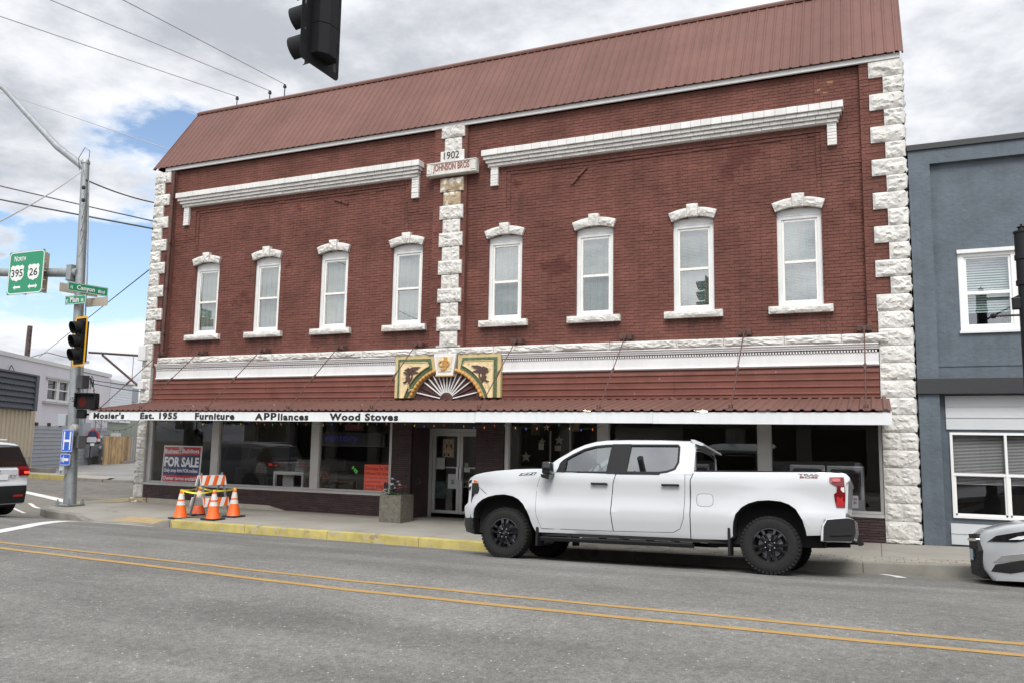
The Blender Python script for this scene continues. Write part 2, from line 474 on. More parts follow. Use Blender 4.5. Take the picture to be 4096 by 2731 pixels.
def asphalt(name, col, spec_col, stretch=True):
    m = bpy.data.materials.new(name); m.use_nodes = True
    t = m.node_tree; N, Lk = t.nodes, t.links
    b = N['Principled BSDF']; b.inputs['Roughness'].default_value = 0.85; b.inputs['Specular IOR Level'].default_value = 0.3
    g = N.new('ShaderNodeNewGeometry')
    def noi(sc, det, vec=None, r=0.6):
        n = N.new('ShaderNodeTexNoise'); n.inputs['Scale'].default_value = sc; n.inputs['Detail'].default_value = det; n.inputs['Roughness'].default_value = r
        Lk.new(vec or g.outputs['Position'], n.inputs['Vector']); return n.outputs[0]
    def mr(v, a, b_, c, d):
        n = N.new('ShaderNodeMapRange'); Lk.new(v, n.inputs[0])
        for i, x in enumerate((a, b_, c, d)): n.inputs[i + 1].default_value = x
        return n.outputs[0]
    def mul(a, b_):
        n = N.new('ShaderNodeMath'); n.operation = 'MULTIPLY'; Lk.new(a, n.inputs[0]); Lk.new(b_, n.inputs[1]); return n.outputs[0]
    mp = N.new('ShaderNodeMapping'); mp.inputs['Scale'].default_value = (0.12, 1.15, 1.0)
    Lk.new(g.outputs['Position'], mp.inputs[0])
    wheel = mr(noi(1.0, 4, mp.outputs[0]), 0.35, 0.65, 0.82, 1.16)          # wear bands along the traffic
    patch = mr(noi(0.6, 5), 0.3, 0.7, 0.84, 1.16)
    coarse = mr(noi(11, 4, r=0.75), 0.3, 0.7, 0.80, 1.20)
    fine = mr(noi(30, 4, r=0.85), 0.3, 0.7, 0.60, 1.40)
    grain = mr(noi(120, 2, r=0.9), 0.3, 0.7, 0.65, 1.35)
    f = mul(mul(mul(wheel, patch), mul(fine, grain)), coarse)
    sc = N.new('ShaderNodeVectorMath'); sc.operation = 'SCALE'; sc.inputs[0].default_value = col; Lk.new(f, sc.inputs['Scale'])
    vo = N.new('ShaderNodeTexVoronoi'); vo.inputs['Scale'].default_value = 26.0; Lk.new(g.outputs['Position'], vo.inputs['Vector'])
    stone = mr(vo.outputs['Distance'], 0.26, 0.18, 0, 1)
    sel = mr(vo.outputs['Color'], 0.80, 0.84, 0, 1)
    mx = N.new('ShaderNodeMix'); mx.data_type = 'RGBA'; Lk.new(mul(stone, sel), mx.inputs[0]); Lk.new(sc.outputs[0], mx.inputs[6]); mx.inputs[7].default_value = (*spec_col, 1)
    # dark tar scuffs drawn out along the road
    mp2 = N.new('ShaderNodeMapping'); mp2.inputs['Scale'].default_value = (0.8, 9.0, 1.0); Lk.new(g.outputs['Position'], mp2.inputs[0])
    scuff = mr(noi(2.2, 6, mp2.outputs[0], 0.7), 0.62, 0.72, 0, 0.55)
    mx2 = N.new('ShaderNodeMix'); mx2.data_type = 'RGBA'; Lk.new(scuff, mx2.inputs[0]); Lk.new(mx.outputs[2], mx2.inputs[6]); mx2.inputs[7].default_value = (col[0] * 0.5, col[1] * 0.5, col[2] * 0.5, 1)
    # sandy dust that gathers along the kerb
    sx = N.new('ShaderNodeSeparateXYZ'); Lk.new(g.outputs['Position'], sx.inputs[0])
    dust = mul(mr(sx.outputs[1], -3.95, -3.2, 0, 1), mr(noi(3.0, 6, r=0.7), 0.38, 0.62, 0.15, 0.85))
    mx3 = N.new('ShaderNodeMix'); mx3.data_type = 'RGBA'; Lk.new(dust, mx3.inputs[0]); Lk.new(mx2.outputs[2], mx3.inputs[6]); mx3.inputs[7].default_value = (0.19, 0.165, 0.125, 1)
    Lk.new(mx3.outputs[2], b.inputs['Base Color'])
    bp = N.new('ShaderNodeBump'); bp.inputs['Strength'].default_value = 0.55; bp.inputs['Distance'].default_value = 0.006
    Lk.new(noi(90, 5, r=0.7), bp.inputs['Height']); Lk.new(bp.outputs[0], b.inputs['Normal'])
    return m
M_asph = asphalt('worn_grey_asphalt', (0.156, 0.152, 0.140), (0.42, 0.41, 0.385))
M_asph2 = asphalt('darker_asphalt', (0.100, 0.100, 0.104), (0.2, 0.2, 0.2))
mb = MB()
xs = frange(-70, -24, 2.3)[:-1] + frange(-24, 5, 0.5)[:-1] + frange(5, 25, 2)
ys = frange(-15.4, -3.14, 0.22) + frange(-2.9, 2.0, 0.5)[1:] + frange(2.0, 9.5, 1.5)[1:]
v = [(x, y, h_road(x, y)) for y in ys for x in xs]
nx = len(xs)
f = [(j * nx + i, j * nx + i + 1, (j + 1) * nx + i + 1, (j + 1) * nx + i) for j in range(len(ys) - 1) for i in range(nx - 1)]
mb.mesh(v, f)
road = mb.build('road', M_asph, kind='structure', smooth=30)
# the darker side street, laid on the road sheet beyond the corner
def ribbon(mb, pts, width, dz=0.004, zf=h_road, step=0.35):
    """painted band that follows the road; width may be a list"""
    P2 = [Vector((p[0], p[1])) for p in pts]
    dense = []
    for i in range(len(P2) - 1):
        L_ = (P2[i + 1] - P2[i]).length; n = max(1, int(L_ / step))
        for k in range(n): dense.append(P2[i].lerp(P2[i + 1], k / n))
    dense.append(P2[-1])
    vv = []
    for i, p in enumerate(dense):
        d = (dense[min(i + 1, len(dense) - 1)] - dense[max(i - 1, 0)]).normalized()
        nrm = Vector((-d.y, d.x)) * width / 2
        j = 0.006 * math.sin(i * 1.7) + 0.005 * math.sin(i * 0.61)
        for sgn in (-1, 1):
            q = p + nrm * sgn + Vector((0, j))
            vv.append((q.x, q.y, zf(q.x, q.y) + dz))
    n = len(dense)
    mb.mesh(vv, [(2 * i, 2 * i + 1, 2 * i + 3, 2 * i + 2) for i in range(n - 1)])
M_yline = mat('yellow_road_paint', (0.36, 0.22, 0.07), 0.75, var=0.12, vs=4, bump=0.3, bs=90, bdist=0.004, spots=[((0.20, 0.17, 0.12), 0.68, 7.0)])
M_wline = mat('white_road_paint', (0.62, 0.61, 0.58), 0.75, var=0.12, vs=4, bump=0.3, bs=90, bdist=0.004, spots=[((0.22, 0.21, 0.2), 0.64, 6.0)])
mb = MB(); ribbon(mb, [(-13.4, -8.98), (-11.4, -9.05), (-8, -9.19), (-5.3, -9.30), (-3.25, -9.285), (-1.5, -9.24), (-0.1, -9.24), (1.05, -9.17), (5, -9.1)], 0.095)
mb.build('yellow_line', M_yline, road)
mb = MB(); ribbon(mb, [(-12.9, -9.36), (-10.85, -9.44), (-7.5, -9.61), (-5.0, -9.74), (-3.05, -9.735), (-1.43, -9.69), (-0.1, -9.67), (1.0, -9.60), (5, -9.5)], 0.10)
mb.build('yellow_line', M_yline, road)
for pts, wd in (([(-12.6, -8.5), (-12.98, -7.94), (-13.67, -7.07), (-15.17, -5.43), (-16.1, -4.35), (-16.35, -3.85), (-16.1, -3.55), (-15.2, -3.45), (-14.5, -3.42)], 0.24),
                ([(-27.3, 2.3), (-24.8, 1.3), (-22.1, 0.2), (-20.6, -0.4)], 0.30),
                ([(-22.4, -1.3), (-20.6, -2.2), (-19.75, -2.6)], 0.08),
                ([(-22.0, -.85), (-20.95, -1.45), (-20.55, -1.62)], 0.10)):
    mb = MB(); ribbon(mb, pts, wd); mb.build('white_line', M_wline, road)
mb = MB(); ribbon(mb, [(0.02, -3.22), (0.19, -3.72), (0.27, -4.15)], 0.13); mb.build('parking_tick', M_wline, road)
mb = MB()
mb.mesh([(x, y, h_road(x, y) + 0.004) for x, y in ((-60, 1.6), (-24.2, 1.5), (-21.2, 0.4), (-19.6, 0.4), (-19.0, 3), (-19.0, 9.2), (-60, 9.2))], [(0, 1, 2, 3, 4, 5, 6)])
mb.build('side_street', M_asph2, kind='structure')

# ------------------------------------------------------------------ sidewalk: slabs, pavers, kerb stones
def walk_kerb(x): return interp(x, [(-18.9, -2.82), (-18.3, -3.08), (-16.8, -3.32), (-14.3, -3.14)]) if x < -14.3 else KERB_Y
sw = MB()
bmw = cut_poly([(x, walk_kerb(x) + 0.1) for x in (-18.9, -18.6, -18.3, -17.5, -16.8, -15.5, -14.3)] + [(6.5, KERB_Y + 0.1), (6.5, 0.3), (-18.3, 0.3), (-18.3, 9), (-20.6, 9), (-20.2, 4), (-19.95, 0.0), (-19.75, -1.6), (-19.4, -2.4)],
               frange(-20, 6.5, 0.5), [-2.6, -2.2, -1.9, -1.5, -0.9, 0], lambda x, y: h_walk(x, y) - 0.035)
sw.bm(bmw)
walk = sw.build('sidewalk', mat('sidewalk_joint_fill', (0.13, 0.125, 0.11), 0.95), kind='structure')
def slab(poly, name, m, parent, gap=0.006, zf=h_walk, xs=(), ys=(), th=0.05):
    """one paving slab: top a little dished at its edges, sides going down into the bed"""
    bm = cut_poly(poly, xs, ys, zf)
    r = bmesh.ops.extrude_face_region(bm, geom=list(bm.faces))
    for g_ in r['geom']:
        if isinstance(g_, bmesh.types.BMVert): g_.co.z -= th
    bmesh.ops.recalc_face_normals(bm, faces=bm.faces)
    mb = MB(); mb.bm(bm); return mb.build(name, m, parent)
PAVER_X0 = -6.2
edges = [-18.88, -17.2, -15.4, -13.6, -11.6, -9.6, -7.9, -6.2, -4.65, -3.1, -1.55, 0.02, 1.55, 3.1, 4.65, 6.2]
for a, b in zip(edges, edges[1:]):
    a2, b2 = a + 0.004, b - 0.004
    fine = b <= -13
    inner = -2.36
    nys = [-0.6, -1.2, -1.5, -1.8, -2.1] if fine else [-1.2]
    nxs = frange(a2, b2, 0.3)[1:-1] if fine else [(a + b) / 2]
    slab([(a2, inner + 0.004), (b2, inner + 0.004), (b2, -0.003), (a2, -0.003)], 'slab', M_conc, walk, xs=nxs, ys=nys)
    if b <= PAVER_X0 + 0.01:
        xx = frange(a2, b2, 0.3)
        slab([(x, walk_kerb(x) + 0.165) for x in xx] + [(b2, inner - 0.004), (a2, inner - 0.004)], 'slab', M_conc, walk, xs=xx[1:-1] if fine else [], ys=[-2.6, -2.8] if fine else [])
slab([(-18.89, -2.66), (-18.89, -0.003), (-18.95, -0.003), (-18.95, 4.5), (-20.1, 4.5), (-19.82, 0.0), (-19.62, -1.55), (-19.3, -2.3)], 'slab', M_conc, walk, xs=[-19.5, -19.2], ys=[-1.5, -0.5, 2])
# three courses of tan pavers along the kerb
pav_rows = [(-2.975, -2.775), (-2.771, -2.571), (-2.567, -2.366)]
pm_cache = {}
for ri, (y0, y1) in enumerate(pav_rows):
    x = PAVER_X0 + (0.1 if ri == 1 else 0)
    while x < 4.3:
        mb = MB()
        j = R.uniform(-0.004, 0.004)
        a, b = x + 0.004, x + 0.20
        p4 = [(a, y0 + .003), (b, y0 + .003), (b, y1 - .003), (a, y1 - .003)]
        top = [(px, py, h_walk(px, py) + j) for px, py in p4]
        c = 0.012
        ins = [(a + c, y0 + .003 + c), (b - c, y0 + .003 + c), (b - c, y1 - .003 - c), (a + c, y1 - .003 - c)]
        tin = [(px, py, h_walk(px, py) + j + 0.006) for px, py in ins]
        bot = [(q[0], q[1], q[2] - 0.04) for q in top]
        mb.mesh(tin + top + bot, [(0, 1, 2, 3)] + [(k, 4 + k, 4 + (k + 1) % 4, (k + 1) % 4) for k in range(4)] + [(4 + k, 8 + k, 8 + (k + 1) % 4, 4 + (k + 1) % 4) for k in range(4)])
        mb.build('paver', M_paver, walk, fix=False)
        x += 0.204
# kerb stones
kerb = bpy.data.objects.new('kerb', None); COL.objects.link(kerb); kerb['kind'] = 'structure'; ROOTS.add('kerb')
def kerb_piece(pts, m, name='kerb_stone', drop=lambda x, y: 0.0):
    P2 = [Vector(p) for p in pts]
    prof = [(0.16, -0.03), (0.16, 0.004), (0.03, 0.006), (0.008, -0.006), (0.0, -0.035), (-0.012, -0.32)]
    vv = []
    for i, p in enumerate(P2):
        d = (P2[min(i + 1, len(P2) - 1)] - P2[max(i - 1, 0)]).normalized()
        nrm = Vector((-d.y, d.x))                       # towards the buildings
        for (o_, h_) in prof:
            q = p + nrm * o_
            jit = 0.004 * mnoise.noise(Vector((q.x * 5, q.y * 5, h_ * 30)))
            vv.append((q.x, q.y + jit, h_walk(p.x, p.y) + h_ + jit - drop(p.x, p.y)))
    n = len(prof)
    mb = MB(); mb.mesh(vv, [(i * n + k, i * n + k + 1, (i + 1) * n + k + 1, (i + 1) * n + k) for i in range(len(P2) - 1) for k in range(n - 1)])
    mb.f.append(tuple(range(n))); mb.mi.append(0)
    mb.f.append(tuple(range((len(P2) - 1) * n, len(P2) * n))); mb.mi.append(0)
    return mb.build(name, m, kerb, smooth=40)
ke = [-14.3, -12.2, -10.1, -8.0, -5.9, -3.8, -1.7, -0.25, 2.1, 4.5, 6.5]
for a, b in zip(ke, ke[1:]):
    o = kerb_piece([(x, KERB_Y) for x in frange(a + 0.005, b - 0.005, 0.35)], M_yellowkerb if b <= -5.8 else M_kerb)
    if b <= -5.8: o['label'] = 'yellow painted kerb stone'
cor = [(-14.31, -3.14), (-15.5, -3.24), (-16.8, -3.32), (-17.6, -3.24), (-18.3, -3.08), (-18.9, -2.82), (-19.4, -2.4), (-19.75, -1.6)]
cor2 = []
for (a, b) in zip(cor, cor[1:]):
    for k in range(5): cor2.append((lerp(a[0], b[0], k / 5), lerp(a[1], b[1], k / 5)))
cor2.append(cor[-1])
cor2 = list(reversed(cor2))
kerb_piece(cor2[:18], M_kerb); kerb_piece(cor2[17:], M_kerb)
kerb_piece([(-20.6, 9), (-20.4, 6), (-20.2, 4), (-20.05, 2), (-19.95, 0.0), (-19.75, -1.6)], M_yellowkerb)
# tactile plates in the ramps, with domes
M_tact = mat('yellow_tactile_plate', (0.38, 0.28, 0.14), 0.7, var=0.15, vs=5)
def tactile(x0, x1, y0, y1):
    mb = MB()
    zf = lambda x, y: h_walk(x, y) + 0.006
    mb.bm(cut_poly([(x0, y0), (x1, y0), (x1, y1), (x0, y1)], frange(x0, x1, 0.25), frange(y0, y1, 0.2), zf))
    nx_, ny_ = int((x1 - x0) / 0.07), int((y1 - y0) / 0.07)
    for i in range(nx_):
        for j in range(ny_):
            x, y = x0 + 0.035 + i * 0.07, y0 + 0.035 + j * 0.07
            z = zf(x, y)
            mb.mesh([(x - .014, y - .014, z), (x + .014, y - .014, z), (x + .014, y + .014, z), (x - .014, y + .014, z), (x, y, z + .009)], [(0, 1, 4), (1, 2, 4), (2, 3, 4), (3, 0, 4)])
    mb.build('tactile_plate', M_tact, walk)
tactile(-16.3, -14.9, -2.98, -2.45)
tactile(-19.55, -18.98, -0.65, 0.3)
# ================================================================== the old brick store
BB = thing('brick_building', 'two-storey red painted brick store block with white stone quoins and sloping metal roof', 'building', (-9.1, 0, 0))
WX = [-16.90, -14.79, -12.63, -10.45, -7.80, -5.61, -3.42, -1.29]
WIN_CZ, WIN_R = 5.33, 1.27
COURSE = 0.0665
ROW0, ROW = 9.345, 0.3325
def row_of(z): return int((ROW0 - z) // ROW)
PANELS = [(-17.40, -10.45), (-7.78, -0.83)]
def yoff(x, z):
    if x < -18.18 or -9.69 < x < -8.79 or x > -0.08: return 0.0
    f = sm((z - 7.0) / 0.5)
    for a, b in PANELS:
        if a < x < b and z < 8.12:
            if a + 0.1 < x < b - 0.1 and z < 8.02: return 0.13
            return 0.13 - 0.025 * f
    return 0.13 - 0.05 * f
# backing of the wall
mb = MB()
def win_outline(xc, z0=4.50, hw=0.43):
    return [(xc - hw, z0), (xc + hw, z0)] + arc(xc, WIN_CZ, WIN_R, 70.2, 109.8, 8)
mb.prism([(-18.75, 3.70), (0.45, 3.70), (0.45, 9.36), (-18.75, 9.36)], facade, 0.141, 0.42, [win_outline(x) for x in WX])
for a, b in ((-18.85, -18.18), (-9.69, -8.79), (-0.08, 0.45)): mb.box(a, b, 0.008, 0.140, 3.70, 9.36)
for (a, b), (pa, pb) in zip(((-18.18, -9.69), (-8.79, -0.08)), PANELS):
    mb.box(a, b, 0.090, 0.140, 8.122, 9.36)
    for c, d in ((a, pa), (pb, b)):
        mb.prism([(0.140, 7.0), (0.140, 8.122), (0.090, 8.122), (0.090, 7.5)], lambda u, v, q: (q, u, v), c, d)
    mb.box(pa, pa + 0.1, 0.115, 0.140, 7.4, 8.122); mb.box(pb - 0.1, pb, 0.115, 0.140, 7.4, 8.122)
    mb.box(pa + 0.1, pb - 0.1, 0.115, 0.140, 8.02, 8.122)
mb.build('wall', M_mortar, BB)
# ---- bricks
def blocked(z):
    """spans of this course that are covered by stone, openings or trim"""
    sp = []
    k = row_of(z)
    wide = k % 2 == 0
    sp.append((-19, -18.34 if wide else -18.55)); sp.append((0.09 if wide else 0.345, 1))
    if wide: sp.append((-9.485, -8.85))
    else: sp.append((-9.40, -8.93))
    if 8.13 < z < 8.46: sp.append((-9.79, -8.47))
    for xc in WX:
        if 4.42 < z < 4.57: sp.append((xc - 0.60, xc + 0.60))
        elif 4.5 <= z < 6.52: sp.append((xc - 0.432, xc + 0.432))
        elif 6.52 <= z < 6.60:
            h = math.sqrt(max(0, WIN_R ** 2 - (z - WIN_CZ) ** 2)); sp.append((xc - h, xc + h))
    for a, b in ((-17.85, -10.12), (-8.22, -0.48)):
        if 8.24 < z < 8.56: sp.append((a, b))
    return sorted(sp)
def brick_shape(L_, H_, rr, proud=0.013, c=0.005):
    """face of a worn brick centred at the origin, facing -Y"""
    j = lambda s_=0.0022: rr.uniform(-s_, s_)
    o_ = [(-L_ / 2 + j(), H_ * -.5 + j()), (L_ / 2 + j(), H_ * -.5 + j()), (L_ / 2 + j(), H_ * .5 + j()), (-L_ / 2 + j(), H_ * .5 + j())]
    y = -j(0.003)
    back = [(p[0], proud, p[1]) for p in o_]
    mid = [(p[0], y + c, p[1]) for p in o_]
    fr = [(p[0] - math.copysign(c, p[0]), y + rr.uniform(-.001, .001), p[1] - math.copysign(c, p[1])) for p in o_]
    vs_ = fr + mid + back
    fs_ = [(0, 1, 2, 3)]
    for k in range(4):
        n = (k + 1) % 4
        fs_.append((k, 4 + k, 4 + n, n)); fs_.append((4 + k, 8 + k, 8 + n, 4 + n))
    return vs_, fs_
br = random.Random(11)
VAR = [brick_shape(0.2105, 0.0622, br, 0.009, 0.006) for _ in range(10)]
BL = 0.2135
full, rest = [], MB()
z = 3.97; ci = 0
while z < 9.35:
    zc_ = z + COURSE / 2
    sp = blocked(zc_)
    x = -18.9 - (BL / 2 if ci % 2 else 0)
    wob = 0.0
    while x < 0.5:
        a, b = x + 0.0015, x + BL - 0.0015
        x += BL
        segs = [(a, b)]
        for s0, s1 in sp:
            nxt = []
            for p, q in segs:
                if s1 <= p or s0 >= q: nxt.append((p, q)); continue
                if p < s0: nxt.append((p, s0 - 0.003))
                if q > s1: nxt.append((s1 + 0.003, q))
            segs = nxt
        # break at pilaster and panel edges
        for e in (-18.18, -9.69, -8.79, -0.08) + tuple(v for pr in PANELS for v in (pr[0], pr[0] + .1, pr[1] - .1, pr[1])):
            segs = [r for p, q in segs for r in ([(p, e - 0.002), (e + 0.002, q)] if p < e < q else [(p, q)])]
        for p, q in segs:
            if q - p < 0.025: continue
            xc_ = (p + q) / 2
            wz = 0.010 * mnoise.noise(Vector((xc_ * 0.6, z * 0.5, 0))) + br.uniform(-.0015, .0015)
            y = yoff(xc_, zc_) + br.gauss(0, 0.0025)
            if q - p > 0.19:
                d = (xc_) ** 2 + 17.0 ** 2 + (zc_ - 1.77) ** 2
                full.append((d, xc_, y, zc_ + wz))
            else:
                vs_, fs_ = brick_shape(q - p, 0.0622, br, 0.009, 0.006)
                rest.mesh([(v[0] + xc_, v[1] + y, v[2] + zc_ + wz) for v in vs_], fs_)
    z += COURSE; ci += 1
full.sort()
bmesh_data = []
for vs_, fs_ in VAR:
    t_ = MB(); t_.mesh(vs_, fs_); bmesh_data.append(t_.data('brick', M_brick, fix=True))
for i, (d, x, y, zz) in enumerate(full):
    k = br.randrange(10)
    if i < 300:
        o = bpy.data.objects.new('brick', bmesh_data[k]); COL.objects.link(o); o.parent = BB
        o.location = Vector((x, y, zz)) - BB.location; o.rotation_euler = (br.uniform(-.006, .006), br.uniform(-.012, .012), br.uniform(-.006, .006))
    else:
        ca = br.uniform(-.012, .012)
        rest.mesh([(v[0] + x, v[1] + y, v[2] + zz + v[0] * ca) for v in VAR[k][0]], VAR[k][1])
rest.build('brickwork', M_brick, BB, kind='stuff')

M_bare = mat('bare_ochre_brick', (0.30, 0.15, 0.06), 0.8, var=0.3, vs=30)
for bx_, bz_ in ((-0.86, 8.975), (-0.70, 8.91), (-0.62, 9.108)):
    t_ = MB(); vs_, fs_ = brick_shape(.12, .055, br, .009, .008); t_.mesh([(v[0] + bx_, v[1] + yoff(bx_, bz_) - .004, v[2] + bz_) for v in vs_], fs_); t_.build('brick', M_bare, BB, label='bare ochre brick where the paint has come off')
mb = MB(); mb.tube([(-18.20, -.045, 9.33), (-18.20, -.045, 4.0)], .035, 8)
for z_ in (4.6, 5.9, 7.2, 8.5): mb.box(-18.25, -18.15, -.085, 0, z_, z_ + .03)
mb.build('downpipe', M_rust, BB)
mb = MB(); mb.tube([(-18.36, -.03, 6.9), (-18.33, -.02, 6.4), (-18.36, -.02, 5.2), (-18.35, -.02, 4.0)], .010, 5); mb.build('wall_cable', M_black, BB)

# ---- rock-faced stones
def rock(mb, place, w_, h_, proud, seed, nu=8, nv=5, back=0.1, margin=True):
    rr = random.Random(seed)
    V_ = {}
    pts = []
    for j in range(nv + 1):
        for i in range(nu + 1):
            u, v = i / nu, j / nv
            e = min(i, nu - i, j, nv - j)
            if e == 0: d = 0.0
            else:
                d = proud * (0.55 + 0.75 * mnoise.noise(Vector((u * 2.6 + seed * 3.1, v * 2.6 * h_ / max(w_, .01) * 2, seed))) + rr.uniform(-.22, .28)) * (0.8 if e == 1 else 1.0)
                d = max(d, proud * 0.12)
                u += rr.uniform(-.3, .3) / nu * (e > 0); v += rr.uniform(-.3, .3) / nv * (e > 0)
            pts.append((u, v, d))
    n = nu + 1
    fs_ = [((j * n + i), (j * n + i + 1), ((j + 1) * n + i + 1), ((j + 1) * n + i)) for j in range(nv) for i in range(nu)]
    fs2 = []
    for q in fs_:
        if rr.random() < .5: fs2 += [(q[0], q[1], q[2]), (q[0], q[2], q[3])]
        else: fs2 += [(q[0], q[1], q[3]), (q[1], q[2], q[3])]
    mb.mesh([place(*p) for p in pts], fs2)
    ring = [(i, 0) for i in range(nu)] + [(nu, j) for j in range(nv)] + [(nu - i, nv) for i in range(nu)] + [(0, nv - j) for j in range(nv)]
    a = [place(i / nu, j / nv, 0.0) for i, j in ring]; b = [place(i / nu, j / nv, -back) for i, j in ring]
    m_ = len(ring)
    mb.mesh(a + b, [(k, m_ + k, m_ + (k + 1) % m_, (k + 1) % m_) for k in range(m_)])
sd = 0
def block(x0, x1, z0, z1, yf, proud, m, parent, name, nu=None, nv=5, side=None, split=False, deep=0.25, label=None):
    """one rock-faced building stone; side=+1/-1 adds a rock face on that end"""
    global sd
    sd += 1
    g = 0.004
    x0 += g; x1 -= g; z0 += g; z1 -= g
    mb = MB()
    parts_ = [(x0, x1)] if not split else [(x0, (x0 + x1) / 2 - .012), ((x0 + x1) / 2 + .012, x1)]
    for i, (a, b) in enumerate(parts_):
        rock(mb, lambda u, v, d, a=a, b=b: (lerp(a, b, u), yf - d, lerp(z0, z1, v)), b - a, z1 - z0, proud, sd * 7 + i, nu or max(5, int((b - a) / 0.045)), nv + 2, deep)
    if split: mb.box((x0 + x1) / 2 - .014, (x0 + x1) / 2 + .014, yf + .004, yf + deep - .01, z0 + .004, z1 - .004)
    if side:
        xs_ = x1 if side > 0 else x0
        rock(mb, lambda u, v, d: (xs_ + side * d, lerp(yf, yf + 0.4, u) if side > 0 else lerp(yf + 0.4, yf, u), lerp(z0, z1, v)), 0.4, z1 - z0, proud * 0.9, sd * 7 + 3, 6, nv, 0.05)
    return mb.build(name, m, parent, label=label)
# right corner: long and short stones, then a solid column down to the sidewalk
for k in range(15):
    zt = ROW0 - k * ROW
    wide = k % 2 == 0
    block(0.09 if wide else 0.345, 0.70, zt - ROW, zt, -0.035, 0.055, M_stone, BB, 'quoin_stone', side=1, split=False, label='weathered quoin stone with bare patches' if k in (2, 3) else None)
zt = ROW0 - 15 * ROW
k = 0
while zt > 0.1:
    zb = max(0.055, zt - 0.325)
    block(0.105 if zt > 3.3 else 0.10, 0.70, zb, zt, -0.045, 0.045, M_stone, BB, 'corner_stone', side=1, split=k % 2 == 1 and zt < 3.2)
    zt -= 0.325; k += 1
# left corner
for k in range(15):
    zt = ROW0 - k * ROW
    wide = k % 2 == 0
    block(-18.93, -18.34 if wide else -18.55, zt - ROW, zt, -0.035, 0.055, M_stone, BB, 'quoin_stone', side=-1, label='weathered quoin stone with bare patches' if k in (0, 1) else None)
zt = ROW0 - 15 * ROW; k = 0
while zt > 0.12:
    zb = max(0.10, zt - 0.325)
    block(-18.93, -18.58, zb, zt, -0.045, 0.045, M_stone, BB, 'corner_stone', side=-1)
    zt -= 0.325; k += 1
block(-19.0, -18.35, -0.06, 0.10, -0.12, 0.04, M_stone_worn, BB, 'base_stone', side=-1, nv=3)
# centre pier
for k in range(17):
    zt = 9.43 - k * 0.3385
    zb = zt - 0.3385
    if k in (2, 3): continue
    wide = k % 2 == 0
    m = M_stone_worn if k in (4, 5) else M_stone
    if zb < 3.96: zb = 3.96
    block(-9.485 if wide else -9.40, -8.85 if wide else -8.93, zb, zt, -0.04 if wide else -0.02, 0.05 if wide else 0.04, m, BB, 'pier_stone', split=not wide and k < 15 and k != 5, label='bare sandstone pier stone with its paint flaked off' if k in (4, 5) else None)
mb = MB(); mb.box(-9.49, -8.85, -0.06, 0.0, 8.46, 8.752, 0.012); ds = mb.build('date_stone', M_stone, BB)
text('1902', 'lettering', M_letter, ds, on_facade(-9.395, 8.545, -0.060), height=0.185, width=0.42, depth=0.006, bold=0.004)
mb = MB(); mb.box(-9.80, -8.46, -0.17, 0.0, 8.12, 8.455, 0.012)
for zz in (8.135, 8.42): mb.box(-9.79, -8.47, -0.19, -0.165, zz, zz + 0.025)
for xx in (-9.79, -8.60): mb.box(xx, xx + 0.13, -0.19, -0.165, 8.17, 8.41, 0.02)
ns = mb.build('name_stone', M_stone, BB)
M_redletter = mat('faded_red_letter', (0.28, 0.10, 0.075), 0.7)
text('JOHNSON BROS', 'lettering', M_redletter, ns, on_facade(-9.62, 8.185, -0.170), height=0.215, width=0.98, depth=0.012, bold=0.012)
# ---- brick cornices with drops at both ends
def cornice(x0, x1, legs):
    mb = MB(); mb.box(x0 + 0.1, x1 - 0.1, 0.0, 0.10, 8.22, 8.59)
    co = mb.build('cornice', M_wbrick, BB)
    rr = random.Random(int(-x0 * 10))
    cache = {}
    def put(w_, h_, d_, x, y, z):
        key = (w_, h_, d_, rr.randrange(3))
        if key not in cache:
            t_ = MB(); t_.box(-w_ / 2, w_ / 2, 0, d_, -h_ / 2, h_ / 2, 0.006); cache[key] = t_.data('brick', M_wbrick)
        o = bpy.data.objects.new('brick', cache[key]); COL.objects.link(o); o.parent = co
        o.location = (x, y + rr.uniform(-.004, .004), z + rr.uniform(-.002, .002)); o.rotation_euler = (0, rr.uniform(-.012, .012), 0)
    def course(a, b, z0, h_, pitch, y):
        n = max(1, round((b - a) / pitch)); p = (b - a) / n
        for i in range(n): put(round(p - 0.004, 4), h_ - 0.005, 0.09 - y, a + (i + .5) * p, y, z0 + h_ / 2)
    course(x0, x1, 8.455, 0.145, 0.215, -0.19)
    course(x0 + 0.035, x1 - 0.035, 8.375, 0.078, 0.215, -0.14)
    course(x0 + 0.075, x1 - 0.075, 8.30, 0.073, 0.225, -0.09)
    course(x0 + 0.12, x1 - 0.12, 8.23, 0.068, 0.21, -0.04)
    for a, b, zb in legs:
        n = round((8.23 - zb) / COURSE)
        for i in range(n): put(round(b - a - .002, 4), COURSE - .005, 0.08, (a + b) / 2, 0.005, 8.23 - (i + .5) * COURSE)
cornice(-17.95, -10.02, [(-17.80, -17.61, 7.70), (-10.32, -10.12, 7.72)])
cornice(-8.33, -0.38, [(-8.16, -7.97, 7.76), (-0.70, -0.52, 7.76)])
# tie-rod anchors
for (ax_, az_, bx_, bz_) in ((-12.70, 7.96, -12.26, 7.80), (-6.16, 7.62, -5.80, 7.98)):
    mb = MB()
    c = Vector(((ax_ + bx_) / 2, 0.10, (az_ + bz_) / 2)); d = Vector((bx_ - ax_, 0, bz_ - az_)); L_ = d.length / 2; d.normalize()
    mb.obox(c, d * L_, Vector((0, 0.014, 0)), d.cross(Vector((0, 1, 0))) * 0.028)
    mb.box(c.x - .03, c.x + .03, 0.06, 0.10, c.z - .03, c.z + .03, 0.006)
    mb.build('tie_anchor', M_brick, BB)
